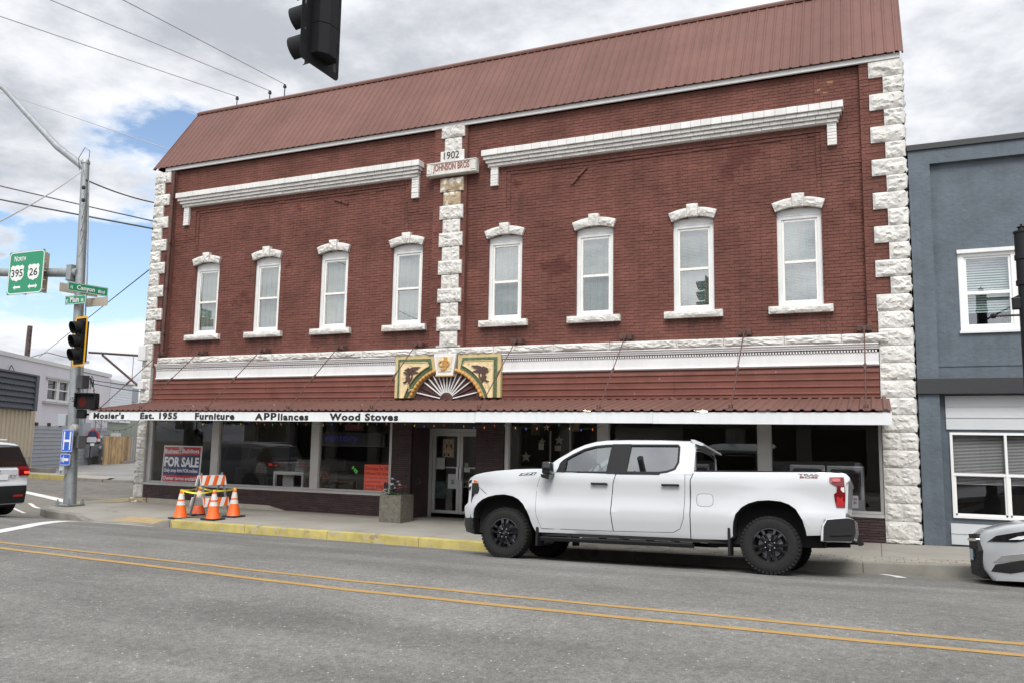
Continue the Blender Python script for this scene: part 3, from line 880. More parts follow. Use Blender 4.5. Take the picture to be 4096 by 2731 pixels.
# ---- upper windows
M_casing = mat('white_window_casing', (0.70, 0.71, 0.70), 0.45, var=0.05, vs=4)
M_blind = mat('grey_window_blind', (0.36, 0.355, 0.315), 0.7, var=0.1, vs=2)
M_curtain = mat('pale_window_curtain', (0.40, 0.39, 0.34), 0.85, var=0.08, vs=3)
M_tape = mat('blind_gap_teal', (0.13, 0.21, 0.21), 0.8)
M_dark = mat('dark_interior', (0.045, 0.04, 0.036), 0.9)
wr_ = random.Random(5)
for wi, xc in enumerate(WX):
    rr = random.Random(wi + 40)
    # casing with arched head
    mb = MB()
    outer = [(xc - .43, 4.575), (xc + .43, 4.575)] + arc(xc, WIN_CZ, WIN_R, 70.2, 109.8, 10)
    inner = [(xc - .345, 4.64), (xc + .345, 4.64), (xc + .345, 6.37), (xc - .345, 6.37)]
    mb.prism(outer, facade, 0.20, 0.30, [inner])
    mb.box(xc - .42, xc + .42, 0.192, 0.20, 6.43, 6.445)
    win = mb.build('window', M_casing, BB)
    mb = MB()
    for (a, b, c, d, y0, y1) in ((-.345, -.30, 4.64, 6.37, .225, .285), (.30, .345, 4.64, 6.37, .225, .285), (-.30, .30, 6.32, 6.37, .225, .285), (-.30, .30, 4.64, 4.70, .245, .285), (-.30, .30, 5.455, 5.51, .215, .28)):
        mb.box(xc + a, xc + b, y0, y1, c, d, 0.006)
    mb.box(xc - .31, xc - .30, .22, .225, 5.5, 6.33); mb.box(xc + .30, xc + .31, .22, .225, 5.5, 6.33)
    mb.build('sash', M_sash, win)
    for zb, zt, y in ((5.51, 6.32, 0.245), (4.70, 5.455, 0.265)):
        mb = MB()
        tl = rr.uniform(-.002, .002)
        tx, tl = rr.uniform(-.035, .035), rr.uniform(-.06, .02)
        gv = [(xc + dx, y + dy + tx * dx + tl * (z_ - zb), z_) for dx in (-.30, .30) for dy in (0, .004) for z_ in (zb, zt)]
        mb.mesh(gv, [(0, 1, 3, 2), (4, 6, 7, 5), (0, 4, 5, 1), (2, 3, 7, 6), (0, 2, 6, 4), (1, 5, 7, 3)]); mb.build('pane', M_pane, win)
    mb = MB(); mb.box(xc - .345, xc + .345, 0.36, 0.37, 4.64, 6.37); mb.build('curtain', M_curtain, win)
    mb = MB()
    n = 52
    for i in range(n):
        z_ = 4.68 + (6.34 - 4.68) * i / n
        mb.mesh([(xc - .29, .315, z_), (xc + .29, .315, z_), (xc + .29, .333, z_ + .022), (xc - .29, .333, z_ + .022)], [(0, 1, 2, 3)])
    mb.build('blind', M_blind, win, kind='stuff', fix=False)
    mb = MB()
    for dx in (-.155, 0.0, .155): mb.box(xc + dx - .009 + rr.uniform(-.02, .02), xc + dx + .009, .308, .312, 4.68, 6.34)
    mb.build('blind_tape', M_tape, win)
    # hood stones
    def polar(a0, a1, r0, r1, y):
        return lambda u, v, d: (xc + math.cos(math.radians(lerp(a0, a1, u))) * lerp(r0, r1, v), y - d, WIN_CZ + math.sin(math.radians(lerp(a0, a1, u))) * lerp(r0, r1, v))
    for (a0, a1, r0, r1, y) in ((110.6, 94.7, 1.268, 1.455, .055), (85.3, 69.4, 1.268, 1.455, .055)):
        mb = MB(); rock(mb, polar(a0, a1, r0, r1, y), .4, .2, 0.045, wi * 5 + int(a0), 8, 4, 0.09); mb.build('hood_stone', M_stone, win)
    mb = MB(); rock(mb, polar(94.6, 85.4, 1.262, 1.53, .03), .2, .25, 0.04, wi * 9 + 2, 5, 5, 0.11); mb.build('keystone', M_stone, win)
    mb = MB(); rock(mb, lambda u, v, d: (lerp(xc - .61, xc + .61, u), 0.03 - d, lerp(4.42, 4.565, v)), 1.2, .145, 0.045, wi * 3 + 1, 18, 3, 0.22); mb.build('sill', M_stone, win)
# ---- white board under the eaves, stone belt, moulded board, red siding
mb = MB(); mb.box(-18.55, 0.66, -0.055, 0.0, 9.352, 9.46, 0.006); mb.build('eaves_board', M_trimw, BB)
x = -18.30; k = 0
while x < 0.2:
    L_ = min(wr_.uniform(0.9, 1.5), 0.27 - x)
    if 0.27 - x - L_ < 0.35: L_ = 0.27 - x
    block(x, x + L_, 3.77, 3.945, -0.10, 0.06, M_stone, BB, 'belt_stone', nu=int(L_ / 0.07), nv=4, deep=0.2)
    x += L_
def strip(x0, x1, prof, name, m, parent=BB):
    mb = MB(); mb.prism(prof, lambda u, v, d: (d, u, v), x0, x1); return mb.build(name, m, parent, smooth=35)
for a, b in ((-18.40, -10.55), (-7.74, 0.10)):
    strip(a, b, [(0.0, 3.765), (-0.10, 3.765), (-0.105, 3.745), (-0.075, 3.72), (-0.075, 3.70), (-0.05, 3.685), (-0.05, 3.66), (0.0, 3.65)], 'moulding', M_trimw)
    mb = MB()
    x = a + 0.02
    while x < b - 0.04:
        mb.box(x, x + 0.030, -0.045, 0.0, 3.595, 3.635); x += 0.055
    mb.build('dentils', M_trimw, BB, kind='stuff')
    n = 3
    for i in range(n):
        c, d = lerp(a, b, i / n) + .003, lerp(a, b, (i + 1) / n) - .003
        mb = MB(); mb.box(c, d, -0.022, 0.0, 3.385, 3.59); mb.build('frieze_board', M_trimw, BB)
    strip(a, b, [(0.0, 3.384), (-0.045, 3.384), (-0.05, 3.36), (-0.03, 3.34), (0.0, 3.33)], 'moulding', M_trimw)
for a, b in ((-18.50, -10.56), (-7.73, 0.10)):
    n = 4
    prof = [(0.02, 3.31)]
    for zc_ in (3.22, 3.085, 2.95, 2.81):
        prof += [(0.0, zc_ + .03), (-0.02, zc_ + .015), (-0.02, zc_ - .005), (0.0, zc_ - .02)]
    prof += [(0.0, 2.70), (0.02, 2.70)]
    for i in range(n):
        c, d = lerp(a, b, i / n) + .002, lerp(a, b, (i + 1) / n) - .002
        mb = MB(); mb.prism(prof, lambda u, v, q: (q, u - .004 * (i % 2), v), c, d); mb.build('siding_panel', M_redmetal, BB)
    mb = MB(); mb.box(a, b, -0.05, 0.0, 2.735, 2.765); mb.build('flashing', M_redmetal, BB)
mb = MB(); mb.box(-18.55, 0.12, 0.025, 0.30, 2.62, 3.76); mb.build('lintel_wall', M_mortar, BB)
# ---- roof: ribbed sheets on the sloping front
EY, EZ, RY, RZ = -0.12, 9.452, 1.47, 11.74
ns_ = 20
xw = (0.71 + 18.94) / ns_
sl = Vector((0, RY - EY, RZ - EZ)); nrm = Vector((0, -sl.z, sl.y)).normalized()
roof = bpy.data.objects.new('roof', None); COL.objects.link(roof); roof.parent = BB; roof.location = -BB.location
for i in range(ns_):
    x0 = -18.94 + i * xw
    prof = []
    for k in range(5):
        c = x0 + xw * (k + .5) / 5
        prof += [(c - .03, 0), (c - .014, .018), (c + .014, .018), (c + .03, 0)]
    prof = [(x0 + .0015, 0)] + prof + [(x0 + xw - .0015, 0)]
    lift = 0.002 * (i % 2)
    v0 = [Vector((px, EY, EZ)) + nrm * (h + lift) for px, h in prof]; v1 = [p + sl for p in v0]
    n = len(prof)
    mb = MB(); mb.mesh(v0 + v1 + [p - nrm * .012 for p in v0] + [p - nrm * .012 for p in v1],
                       [(k, k + 1, n + k + 1, n + k) for k in range(n - 1)] + [(2 * n + k, 3 * n + k, 3 * n + k + 1, 2 * n + k + 1) for k in range(n - 1)] + [(k, 2 * n + k, 2 * n + k + 1, k + 1) for k in range(n - 1)] + [(n + k, n + k + 1, 3 * n + k + 1, 3 * n + k) for k in range(n - 1)])
    mb.build('roof_panel', M_roof, roof)
mb = MB(); mb.prism([(RY - .10, RZ - .085), (RY - .105, RZ - .03), (RY - .02, RZ + .05), (RY + .30, RZ + .05), (RY + .30, RZ - .03), (RY - .02, RZ - .03)], lambda u, v, d: (d, u, v), -18.95, 0.72); mb.build('ridge_cap', M_roof, roof)
for xg in (-18.955, 0.70):
    mb = MB(); mb.prism([(EY - .03, EZ - .03), (RY, RZ + .03), (RY, RZ - .10), (EY + .06, EZ - .03)], lambda u, v, d: (d, u, v), xg, xg + .03); mb.build('gable_trim', M_roof, roof)
    mb = MB(); mb.prism([(0.0, 9.45), (RY, RZ - .05), (RY + .25, RZ - .05), (RY + .25, 9.45)], lambda u, v, d: (d, u, v), xg + (.04 if xg < 0 else -.06), xg + (.07 if xg < 0 else -.03)); mb.build('gable_end', M_roof, roof)
mb = MB(); mb.box(-18.85, 0.62, RY + .2, RY + .25, 9.4, RZ - .05); mb.build('parapet_back', M_roof, roof)
# insulators and stubs on the ridge where the wires land
for xx, hh in ((-17.45, .22), (-16.2, .20), (-15.65, .30)):
    mb = MB(); mb.tube([(xx, RY - .02, RZ - .0), (xx, RY - .02, RZ + hh)], .016, 6); mb.lathe([(0, 0), (.05, 0), (.05, .05), (.03, .06), (.04, .09), (0, .1)], lambda px, py, h: (xx + px, RY - .02 + py, RZ + hh + h), 8); mb.build('roof_insulator', M_black, BB)
# ---- body of the building
mb = MB()
mb.box(-18.80, -18.56, 0.35, 19.0, 0.0, 9.35); mb.box(0.33, 0.60, 0.35, 19.0, 0.0, 9.35)
mb.box(-18.56, 0.33, 18.7, 19.0, 0.0, 9.35)
mb.build('outer_wall', M_mortar, BB)
mb = MB(); mb.box(-18.8, 0.6, 0.43, 19, 9.2, 9.349); mb.build('roof_deck', M_dark, BB)
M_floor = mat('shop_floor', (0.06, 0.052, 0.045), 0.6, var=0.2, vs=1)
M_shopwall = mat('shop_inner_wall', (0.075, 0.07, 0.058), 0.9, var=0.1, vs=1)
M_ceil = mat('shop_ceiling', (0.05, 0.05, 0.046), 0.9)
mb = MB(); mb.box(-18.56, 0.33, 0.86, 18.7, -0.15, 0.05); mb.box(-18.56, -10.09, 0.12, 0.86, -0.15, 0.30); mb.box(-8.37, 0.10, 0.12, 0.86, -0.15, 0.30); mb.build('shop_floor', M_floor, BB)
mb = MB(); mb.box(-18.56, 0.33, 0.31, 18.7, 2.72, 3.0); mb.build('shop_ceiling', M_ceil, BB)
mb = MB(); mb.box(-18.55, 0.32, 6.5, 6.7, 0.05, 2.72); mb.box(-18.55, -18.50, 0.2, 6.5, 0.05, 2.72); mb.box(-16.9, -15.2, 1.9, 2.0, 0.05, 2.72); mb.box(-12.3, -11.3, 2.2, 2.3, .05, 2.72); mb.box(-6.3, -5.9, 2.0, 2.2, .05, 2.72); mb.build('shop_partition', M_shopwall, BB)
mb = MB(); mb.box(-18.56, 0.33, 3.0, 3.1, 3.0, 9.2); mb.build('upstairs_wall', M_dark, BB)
# ---- low wall of thin dark bricks under the shop windows
def lowwall(x0, x1, yf, z1, single, z0=-0.16, nz=None):
    mb = MB(); mb.box(x0, x1, yf + 0.012, yf + 0.13, z0, z1); mb.build('low_wall', M_darkmortar, BB)
    rr = random.Random(int(x1 * 31))
    joined = MB(); ch = 0.050; z = z1 - ch; k = 0
    cache = [brick_shape(0.300, ch - .007, rr, 0.014, 0.005) for _ in range(6)]
    data = []
    for vs_, fs_ in cache:
        t_ = MB(); t_.mesh(vs_, fs_); data.append(t_.data('thin_brick', M_darkbrick))
    while z > z0 - 0.02:
        x = x0 - (0.15 if k % 2 else 0) - (0.07 if k % 3 == 0 else 0)
        while x < x1:
            a, b = max(x, x0) + .002, min(x + .305, x1) - .002
            x += .305
            if b - a < .03: continue
            yj = yf + rr.uniform(-.006, .004)
            if b - a > .29 and single:
                o = bpy.data.objects.new('thin_brick', rr.choice(data)); COL.objects.link(o); o.parent = BB; o.location = Vector(((a + b) / 2, yj, z + ch / 2)) - BB.location
            else:
                vs_, fs_ = brick_shape(b - a, ch - .007, rr, 0.014, 0.005)
                joined.mesh([(v[0] + (a + b) / 2, v[1] + yj, v[2] + z + ch / 2) for v in vs_], fs_)
        z -= ch; k += 1
    joined.build('thin_brickwork', M_darkbrick, BB, kind='stuff')
lowwall(-18.57, -10.62, -0.03, 0.455, False)
lowwall(-7.66, -2.0, -0.03, 0.47, False, 0.0)
lowwall(-2.0, 0.095, -0.03, 0.505, True, 0.02)
def pier(x0, x1, y0, y1, z1=2.62):
    lowwall(x0, x1, y0, z1, False)
pier(-10.60, -10.08, -0.02, 0.1); pier(-8.38, -7.68, -0.02, 0.1)
for a, b in ((-10.20, -10.07), (-8.39, -8.26)):
    mb = MB(); mb.box(a, b, 0.112, 0.95, -.1, 2.62); mb.build('entry_wall', M_darkbrick, BB)
mb = MB(); mb.box(-10.07, -8.39, 0.03, 1.0, 2.08, 2.7); mb.build('entry_header', M_dark, BB)
slab([(-10.06, 0.003), (-8.40, 0.003), (-8.40, 0.93), (-10.06, 0.93)], 'entry_slab', M_conc, BB, zf=lambda x, y: -0.03 - 0.02 * y)
M_foot = mat('tan_footing', (0.34, 0.31, 0.26), 0.9, var=0.15, vs=3, bump=0.4, bs=40)
mb = MB(); mb.prism([(-18.34, -.1), (-13.3, -.1), (-14.2, 0.085), (-18.34, 0.10)], facade, -0.09, -0.032); mb.build('footing', M_foot, BB)
# ---- shop windows
def shopwin(x0, x1, z0, panes, name='shop_window'):
    """aluminium frame from x0 to x1 with posts between the listed panes"""
    mb = MB()
    xs_ = [x0] + [v for p in panes for v in p] + [x1]
    for a, b in zip(xs_[0::2], xs_[1::2]):
        if b - a > .001: mb.box(a, b, 0.02, 0.14, z0, 2.69)
    for a, b in panes:
        mb.box(a, b, 0.03, 0.13, z0, z0 + 0.045); mb.box(a, b, 0.03, 0.13, 2.60, 2.69)
        for c, d in ((a, a + .022), (b - .022, b)): mb.box(c, d, 0.045, 0.115, z0 + .045, 2.60)
    mb.box(x0, x1, -0.045, 0.019, z0 - 0.062, z0 - 0.004)
    o = mb.build(name, M_alu, BB)
    for a, b in panes:
        p = MB(); p.box(a + .022, b - .022, 0.078, 0.084, z0 + .045, 2.60); p.build('pane', M_shopglass, o)
shopwin(-18.57, -10.64, 0.52, [(-18.42, -16.27), (-16.02, -13.01), (-12.77, -10.70)])
shopwin(-7.67, 0.095, 0.56, [(-7.58, -5.48), (-5.25, -2.15), (-1.92, 0.06)])
# ---- double door
DY = 0.86
mb = MB()
for a, b, c, d in ((-10.06, -9.98, -.05, 2.08), (-8.48, -8.40, -.05, 2.08), (-9.98, -8.48, 2.0, 2.08)): mb.box(a, b, DY - .04, DY + .06, c, d)
fr = mb.build('door_frame', M_alu, BB)
for a, b, hx in ((-9.972, -9.236, -9.275), (-9.228, -8.488, -9.19)):
    mb = MB()
    for c, d, e, f_ in ((a, a + .075, -.04, 1.995), (b - .075, b, -.04, 1.995), (a + .075, b - .075, 1.90, 1.995), (a + .075, b - .075, -.04, .12)): mb.box(c, d, DY, DY + .045, e, f_)
    door = mb.build('door', M_alu, BB)
    mb = MB(); mb.box(a + .075, b - .075, DY + .018, DY + .024, .12, 1.90); mb.build('pane', M_shopglass, door)
    mb = MB(); mb.box(hx - .028, hx + .028, DY - .055, DY - .04, .86, 1.16, .004); mb.box(hx - .01, hx + .01, DY - .04, DY, .88, .90); mb.box(hx - .01, hx + .01, DY - .04, DY, 1.12, 1.14); mb.build('handle', mat('door_handle_metal', (.6, .6, .6), .3, metal=.8), door)
    mb = MB(); mb.box(a + .08, b - .08, DY + .05, DY + .07, 1.13, 1.16); mb.build('push_bar', M_alu, door)
# ---- awning over the sidewalk
aw = bpy.data.objects.new('awning', None); COL.objects.link(aw); aw.parent = BB; aw.location = -BB.location
AY0, AZ0, AY1, AZ1 = -0.02, 2.715, -2.02, 2.405
n_s = 20
aw_w = (0.25 + 18.50) / n_s
asl = Vector((0, AY1 - AY0, AZ1 - AZ0)); an = Vector((0, AZ1 - AZ0, -(AY1 - AY0))).normalized()
if an.z < 0: an = -an
for i in range(n_s):
    x0 = -18.50 + i * aw_w
    prof = [(x0 + .001, 0)]
    for k in range(5):
        c = x0 + aw_w * (k + .5) / 5
        prof += [(c - .045, 0), (c - .018, .027), (c + .018, .027), (c + .045, 0)]
    prof.append((x0 + aw_w - .001, 0))
    v0 = [Vector((px, AY0, AZ0)) + an * (h + .002 * (i % 2)) for px, h in prof]
    v1 = [p + asl + Vector((0, 0, 0.006 * mnoise.noise(Vector((p.x * 1.3, 3, 0))))) for p in v0]
    n = len(prof)
    mb = MB(); mb.mesh(v0 + v1 + [p - an * .01 for p in v0] + [p - an * .01 for p in v1],
                       [(k, k + 1, n + k + 1, n + k) for k in range(n - 1)] + [(2 * n + k, 3 * n + k, 3 * n + k + 1, 2 * n + k + 1) for k in range(n - 1)] + [(n + k, n + k + 1, 3 * n + k + 1, 3 * n + k) for k in range(n - 1)])
    mb.build('awning_panel', M_roof, aw)
M_fasc = mat('white_fascia_board', (0.72, 0.73, 0.73), 0.5, var=0.04, vs=2, bump=0.15, bs=60, streak=0.05)
fj = [-18.50, -13.43, -7.44, -3.77, 0.25]
for i, (a, b) in enumerate(zip(fj, fj[1:])):
    dz = (0.0, -0.004, 0.004, 0.0)[i]
    mb = MB(); mb.box(a + .002, b - .002, -1.985 - .003 * (i % 2), -1.955, 2.163 + dz, 2.372 + dz, .003)
    fb = mb.build('fascia_board', M_fasc, aw)
mb = MB(); mb.prism([(-1.954, 2.165), (-1.954, 2.36), (-0.02, 2.69), (-0.02, 2.50)], lambda u, v, d: (d, u, v), -18.50, -18.47); mb.prism([(-1.954, 2.165), (-1.954, 2.36), (-0.02, 2.69), (-0.02, 2.50)], lambda u, v, d: (d, u, v), 0.222, .25)
mb.build('end_board', M_fasc, aw)
mb = MB()
for i in range(16):
    x = -18.3 + i * 1.22
    mb.prism([(-1.95, 2.20), (-1.95, 2.33), (-0.03, 2.64), (-0.03, 2.45)], lambda u, v, d: (d, u, v), x, x + .05)
mb.build('rafters', M_dark, aw)
for s_, a, b, zb, hz in (("Mosier's", -18.33, -17.25, 2.192, .162), ('Est. 1955', -16.70, -15.48, 2.190, .160), ('Furniture', -14.91, -13.70, 2.186, .162), ('A', -13.09, -12.86, 2.184, .155), ('pp', -12.83, -12.47, 2.192, .160), ('liances', -12.43, -11.58, 2.178, .162), ('Wood Stoves', -11.01, -9.25, 2.182, .160)):
    text(s_, 'lettering', M_letter, aw, on_facade(a, zb, -1.989), height=hz, width=b - a, depth=0.004, bold=0.045, spacing=1.16)
for x_, y_, l_ in ((-16.25, -1.15, .42), (-13.3, -1.25, .14), (-10.75, -1.3, .12), (-15.6, -1.6, .25)):
    zf_ = lambda yy: lerp(AZ0, AZ1, (yy - AY0) / (AY1 - AY0)) + .034
    mb = MB(); vv = []
    for k in range(7):
        u = k / 6
        for dy in (-.02, .02): vv.append((x_ + l_ * u, y_ + dy * math.sin(PI * (u * .8 + .1)) + .04 * math.sin(u * 3), zf_(y_) + .02 * math.sin(u * PI)))
    mb.mesh(vv, [(2 * k, 2 * k + 1, 2 * k + 3, 2 * k + 2) for k in range(6)]); mb.build('peeling_flake', M_trimw, aw)
# rods that hold the awning
for xr in (-18.20, -16.76, -14.62, -12.20, -9.955, -7.37, -4.83, -2.365, -0.14):
    mb = MB()
    for px in (-.085, .085): mb.box(xr + px - .05, xr + px + .05, -.135, -.02 if xr < -18 else .07, 3.99, 4.10, .01)
    mb.box(xr - .035, xr + .035, -.19, -.05, 4.005, 4.075, .006)
    mb.build('rod_bracket', M_rust, BB)
    a, b = Vector((xr, -.16, 4.03)), Vector((xr, -1.93, 2.455))
    mb = MB(); mb.tube([a, b], .011, 6); c = a.lerp(b, .52); d = (b - a).normalized()
    mb.tube([c - d * .14, c - d * .10, c + d * .10, c + d * .14], [.012, .026, .026, .012], 6)
    mb.tube([b + Vector((-.03, 0, -.01)), b + Vector((-.03, -.03, .05)), b + Vector((.03, -.03, .05)), b + Vector((.03, 0, -.01))], .01, 5)
    mb.build('support_rod', M_rust, BB)
# ---- old sign bracket on the left corner
mb = MB()
mb.tube([(-18.98, -.12, 4.02), (-21.0, -.12, 4.17)], .035, 6); mb.tube([(-20.45, -.12, 4.08), (-18.92, -.12, 3.16)], .032, 6); mb.tube([(-19.2, -.12, 4.0), (-19.2, -.12, 3.3)], .008, 5)
mb.build('sign_bracket', M_rust, BB)
mb = MB(); mb.box(-18.99, -18.72, -.16, -.04, 3.88, 4.30, .01); mb.box(-18.93, -18.72, -.16, -.04, 3.08, 3.30, .01); mb.build('bracket_plate', M_trimw, BB)
# ================================================================== painted arch ornament over the door
M_cream = mat('cream_ornament_paint', (0.72, 0.58, 0.34), 0.55, var=0.1, vs=9, bump=0.6, bs=24, bdist=0.02)
M_tanp = mat('tan_ornament_paint', (0.56, 0.43, 0.21), 0.5, var=0.08, vs=6)
M_green = mat('green_ornament_paint', (0.080, 0.130, 0.060), 0.5, var=0.5, vs=22, bump=1.0, bs=34, bdist=0.02)
M_gold = mat('gold_ornament_paint', (0.48, 0.25, 0.06), 0.45, var=0.15, vs=14)
M_griff = mat('brown_griffin_paint', (0.085, 0.042, 0.035), 0.5, var=0.3, vs=18, bump=0.5, bs=50)
M_fanwood = mat('dark_weathered_wood', (0.075, 0.035, 0.03), 0.8, var=0.4, vs=5, bump=0.4, bs=30, spots=[((0.25, 0.19, 0.13), 0.62, 4.0)])
orn = bpy.data.objects.new('arch_ornament', None); COL.objects.link(orn); orn.parent = BB; orn.location = -BB.location
OX, OZ, OR_ = -9.145, 2.447, 0.953
def spandrel(e, rplus, side):
    """outline of one spandrel, inset by e from the frame and rplus outside the arch"""
    xl, zt, zb = -10.54 + e, 3.785 - e, 2.78 + (0.0 if e == 0 else 0.0)
    r = OR_ + rplus
    a0 = 180 - math.degrees(math.asin((zb - OZ) / r))
    xr = -9.44 - e * .9
    a1 = math.degrees(math.acos((xr - OX) / r))
    pts = [(xl, zb)] + arc(OX, OZ, r, a0, a1, 12) + [(xr - .05 * (e > 0), zt), (xl, zt)]
    if side > 0: pts = [(2 * OX - p[0], p[1]) for p in reversed(pts)]
    return pts
body_p = [(1905, 400), (1940, 410), (1975, 440), (1945, 447), (1922, 455), (1912, 490), (1935, 505), (1962, 470), (1992, 478), (1985, 500), (1950, 522), (1915, 540), (1908, 565), (1928, 600), (1950, 598), (1932, 632), (1920, 660), (1952, 690), (1997, 708), (1985, 732), (1945, 722), (1900, 690), (1872, 684), (1862, 742), (1832, 735), (1846, 690), (1812, 678), (1786, 640), (1770, 590), (1778, 545), (1796, 522), (1792, 580), (1812, 632), (1838, 612), (1850, 575), (1838, 535), (1850, 500), (1878, 470), (1884, 435), (1855, 400), (1875, 378)]
wing1 = [(1872, 470), (1845, 500), (1800, 470), (1730, 440), (1640, 410), (1670, 400), (1590, 368), (1690, 360), (1780, 368), (1835, 392), (1862, 430)]
wing2 = [(1845, 535), (1800, 528), (1740, 530), (1700, 515), (1615, 508), (1660, 478), (1720, 455), (1790, 470), (1838, 495)]
def gmap(p, side):
    px_, py_ = 1815 + (p[0] - 1815) * .86, 530 + (p[1] - 530) * .86
    x = -7.75 - (2210 - px_) * .00131 + .045; z_ = 3.775 - (py_ - 150) * .00121 + .02
    return (x, z_) if side > 0 else (2 * OX - x, z_)
for side in (-1, 1):
    mb = MB(); mb.prism(spandrel(0, 0.0, side), facade, -0.10, 0.02); mb.build('spandrel', M_tanp, orn)
    mb = MB(); mb.prism(spandrel(0.085, 0.115, side), facade, -0.118, -0.10); mb.build('leaf_border', M_green, orn)
    mb = MB(); mb.prism(spandrel(0.17, 0.21, side), facade, -0.145, -0.118)
    mb.build('relief_panel', M_cream, orn)
    mb = MB()
    o2 = spandrel(0.17, 0.21, side)
    for a, b in zip(o2, o2[1:] + o2[:1]): mb.tube([(a[0], -.147, a[1]), (b[0], -.147, b[1])], .014, 5)
    mb.build('panel_bead', M_tanp, orn)
    mb = MB()
    for pl, d in ((wing2, -.165), (wing1, -.172), (body_p, -.182)):
        q = [gmap(p, side) for p in pl]
        mb.prism(q if side > 0 else list(reversed(q)), facade, d, -.14)
    mb.build('griffin_relief', M_griff, orn)
    # scrolls round the beast
    mb = MB()
    rr = random.Random(3 + side)
    for k in range(13):
        bx, bz = rr.uniform(-8.25, -7.98), rr.uniform(2.95, 3.5)
        if k < 4: bx, bz = rr.uniform(-8.7, -8.0), rr.uniform(3.5, 3.56)
        if side < 0: bx = 2 * OX - bx
        mb.tube([(bx + .03 * math.cos(t_ * .9 + k) * (1 - t_ / 9), -.148, bz + .03 * math.sin(t_ * .9 + k) * (1 - t_ / 9)) for t_ in range(8)], .009, 5)
    mb.build('scrollwork', M_cream, orn, kind='stuff')
mb = MB()
pts = []
for i in range(121):
    a = math.radians(lerp(20.5, 159.5, i / 120)); r = OR_ + .045
    pts.append((OX + r * math.cos(a), -.125, OZ + r * math.sin(a)))
mb.tube(pts, [.040 + .009 * math.sin(i * 1.25) for i in range(121)], 8)
mb.build('rope_moulding', M_gold, orn, smooth=60)
mb = MB()
mb.prism([(-10.06, 2.735)] + list(reversed(arc(OX, OZ, OR_ - .005, 17.7, 162.3, 24))) + [(-8.23, 2.735)], facade, -0.02, 0.02)
mb.build('fan_board', M_fanwood, orn)
for k in range(15):
    a = math.radians(12 + 156 * k / 14)
    c0, c1 = Vector((OX + .17 * math.cos(a), -.045, 2.735 + .16 * math.sin(a))), None
    for t_ in frange(.2, 1.1, .005):
        p = Vector((OX + t_ * math.cos(a), -.045, 2.735 + t_ * math.sin(a)))
        if (p.x - OX) ** 2 + (p.z - OZ) ** 2 > (OR_ - .02) ** 2: break
        c1 = p
    if c1 is None: continue
    mb = MB(); d = (c1 - c0).normalized(); mb.obox((c0 + c1) / 2, d * ((c1 - c0).length / 2), Vector((0, .018, 0)), Vector((-d.z, 0, d.x)) * .0125)
    mb.build('fan_spoke', M_trimw if k not in (1, 13) else M_fanwood, orn)
mb = MB(); mb.prism([(OX + p[0], 2.735 + p[1]) for p in arc(0, 0, .17, 0, 180, 10)], facade, -.075, 0); mb.build('fan_hub', M_fanwood, orn)
mb = MB(); mb.prism([(-9.455, 3.80), (-9.375, 3.30), (-8.94, 3.30), (-8.86, 3.80)], facade, -0.17, 0.02); ks = mb.build('arch_keystone', M_trimw, orn)
mb = MB(); mb.box(-9.395, -8.925, -.20, -.02, 3.265, 3.315, .02); mb.build('keystone_roll', M_tanp, orn)
mb = MB(); mb.prism([(-9.375, 3.735), (-9.325, 3.385), (-8.995, 3.385), (-8.945, 3.735)], facade, -.185, -.168); mb.build('monogram_panel', mat('cream_pitted_panel', (0.70, 0.60, 0.42), .6, var=.3, vs=40, bump=1, bs=45, bdist=.02), orn)
text('J', 'monogram', M_gold, orn, on_facade(-9.25, 3.405, -.185), height=.31, width=.17, depth=.02, bold=.03)
text('S', 'monogram', M_gold, orn, on_facade(-9.22, 3.50, -.19), height=.15, width=.13, depth=.02, bold=.02)
text('C', 'monogram', M_gold, orn, on_facade(-9.31, 3.49, -.188), height=.15, width=.13, depth=.02, bold=.02)
text('C', 'monogram', M_gold, orn, lambda u, v, d: (-9.02 - u, -.188 - d, 3.49 + v), height=.15, width=.13, depth=.02, bold=.02)

# ================================================================== the blue-grey shop on the right
M_stucco = mat('blue_grey_stucco', (0.098, 0.120, 0.142), 0.75, var=0.16, vs=2.6, bump=0.8, bs=9, bdist=0.02, streak=.10)
M_cap = mat('black_parapet_cap', (0.025, 0.027, 0.03), 0.5)
M_band = mat('black_sign_band', (0.030, 0.031, 0.034), 0.6, spots=[((0.45, 0.42, 0.38), 0.735, 7.0)], bump=.3, bs=30)
M_board = mat('light_grey_lap_board', (0.55, 0.565, 0.57), 0.5, var=0.03, vs=2)
M_vinyl = mat('white_vinyl_frame', (0.80, 0.80, 0.78), 0.4)
GB = thing('grey_building', 'blue-grey stucco shop with black parapet cap beside the brick store', 'building', (6, 0, 0))
GX0, GX1 = 0.735, 12.0
w1 = [(1.50, 3.93), (2.46, 3.93), (2.46, 5.46), (1.50, 5.46)]
w2 = [(p[0] + 2.6, p[1]) for p in w1]
mb = MB(); mb.prism([(1.10, 2.8), (GX1, 2.8), (GX1, 7.16), (1.10, 7.16)], facade, 0.11, 0.35, [w1, w2]); mb.box(GX0, 1.10, 0.0, 0.35, 3.075, 7.44); mb.box(1.10, GX1, 0.0, 0.35, 7.16, 7.44)
mb.box(1.10, GX1, 0.095, .12, 3.30, 3.315); mb.build('front_wall', M_stucco, GB)
mb = MB(); mb.box(GX0 - .02, GX1, -.04, .45, 7.44, 7.56, .01); mb.build('parapet_cap', M_cap, GB)
mb = MB(); mb.box(GX0 - .01, GX1, -.06, .2, 2.79, 3.075, .006); mb.build('sign_band', M_band, GB)
mb = MB(); mb.box(GX0, 1.09, 0.0, .4, -.02, 2.79, .01); mb.build('pilaster', M_stucco, GB)
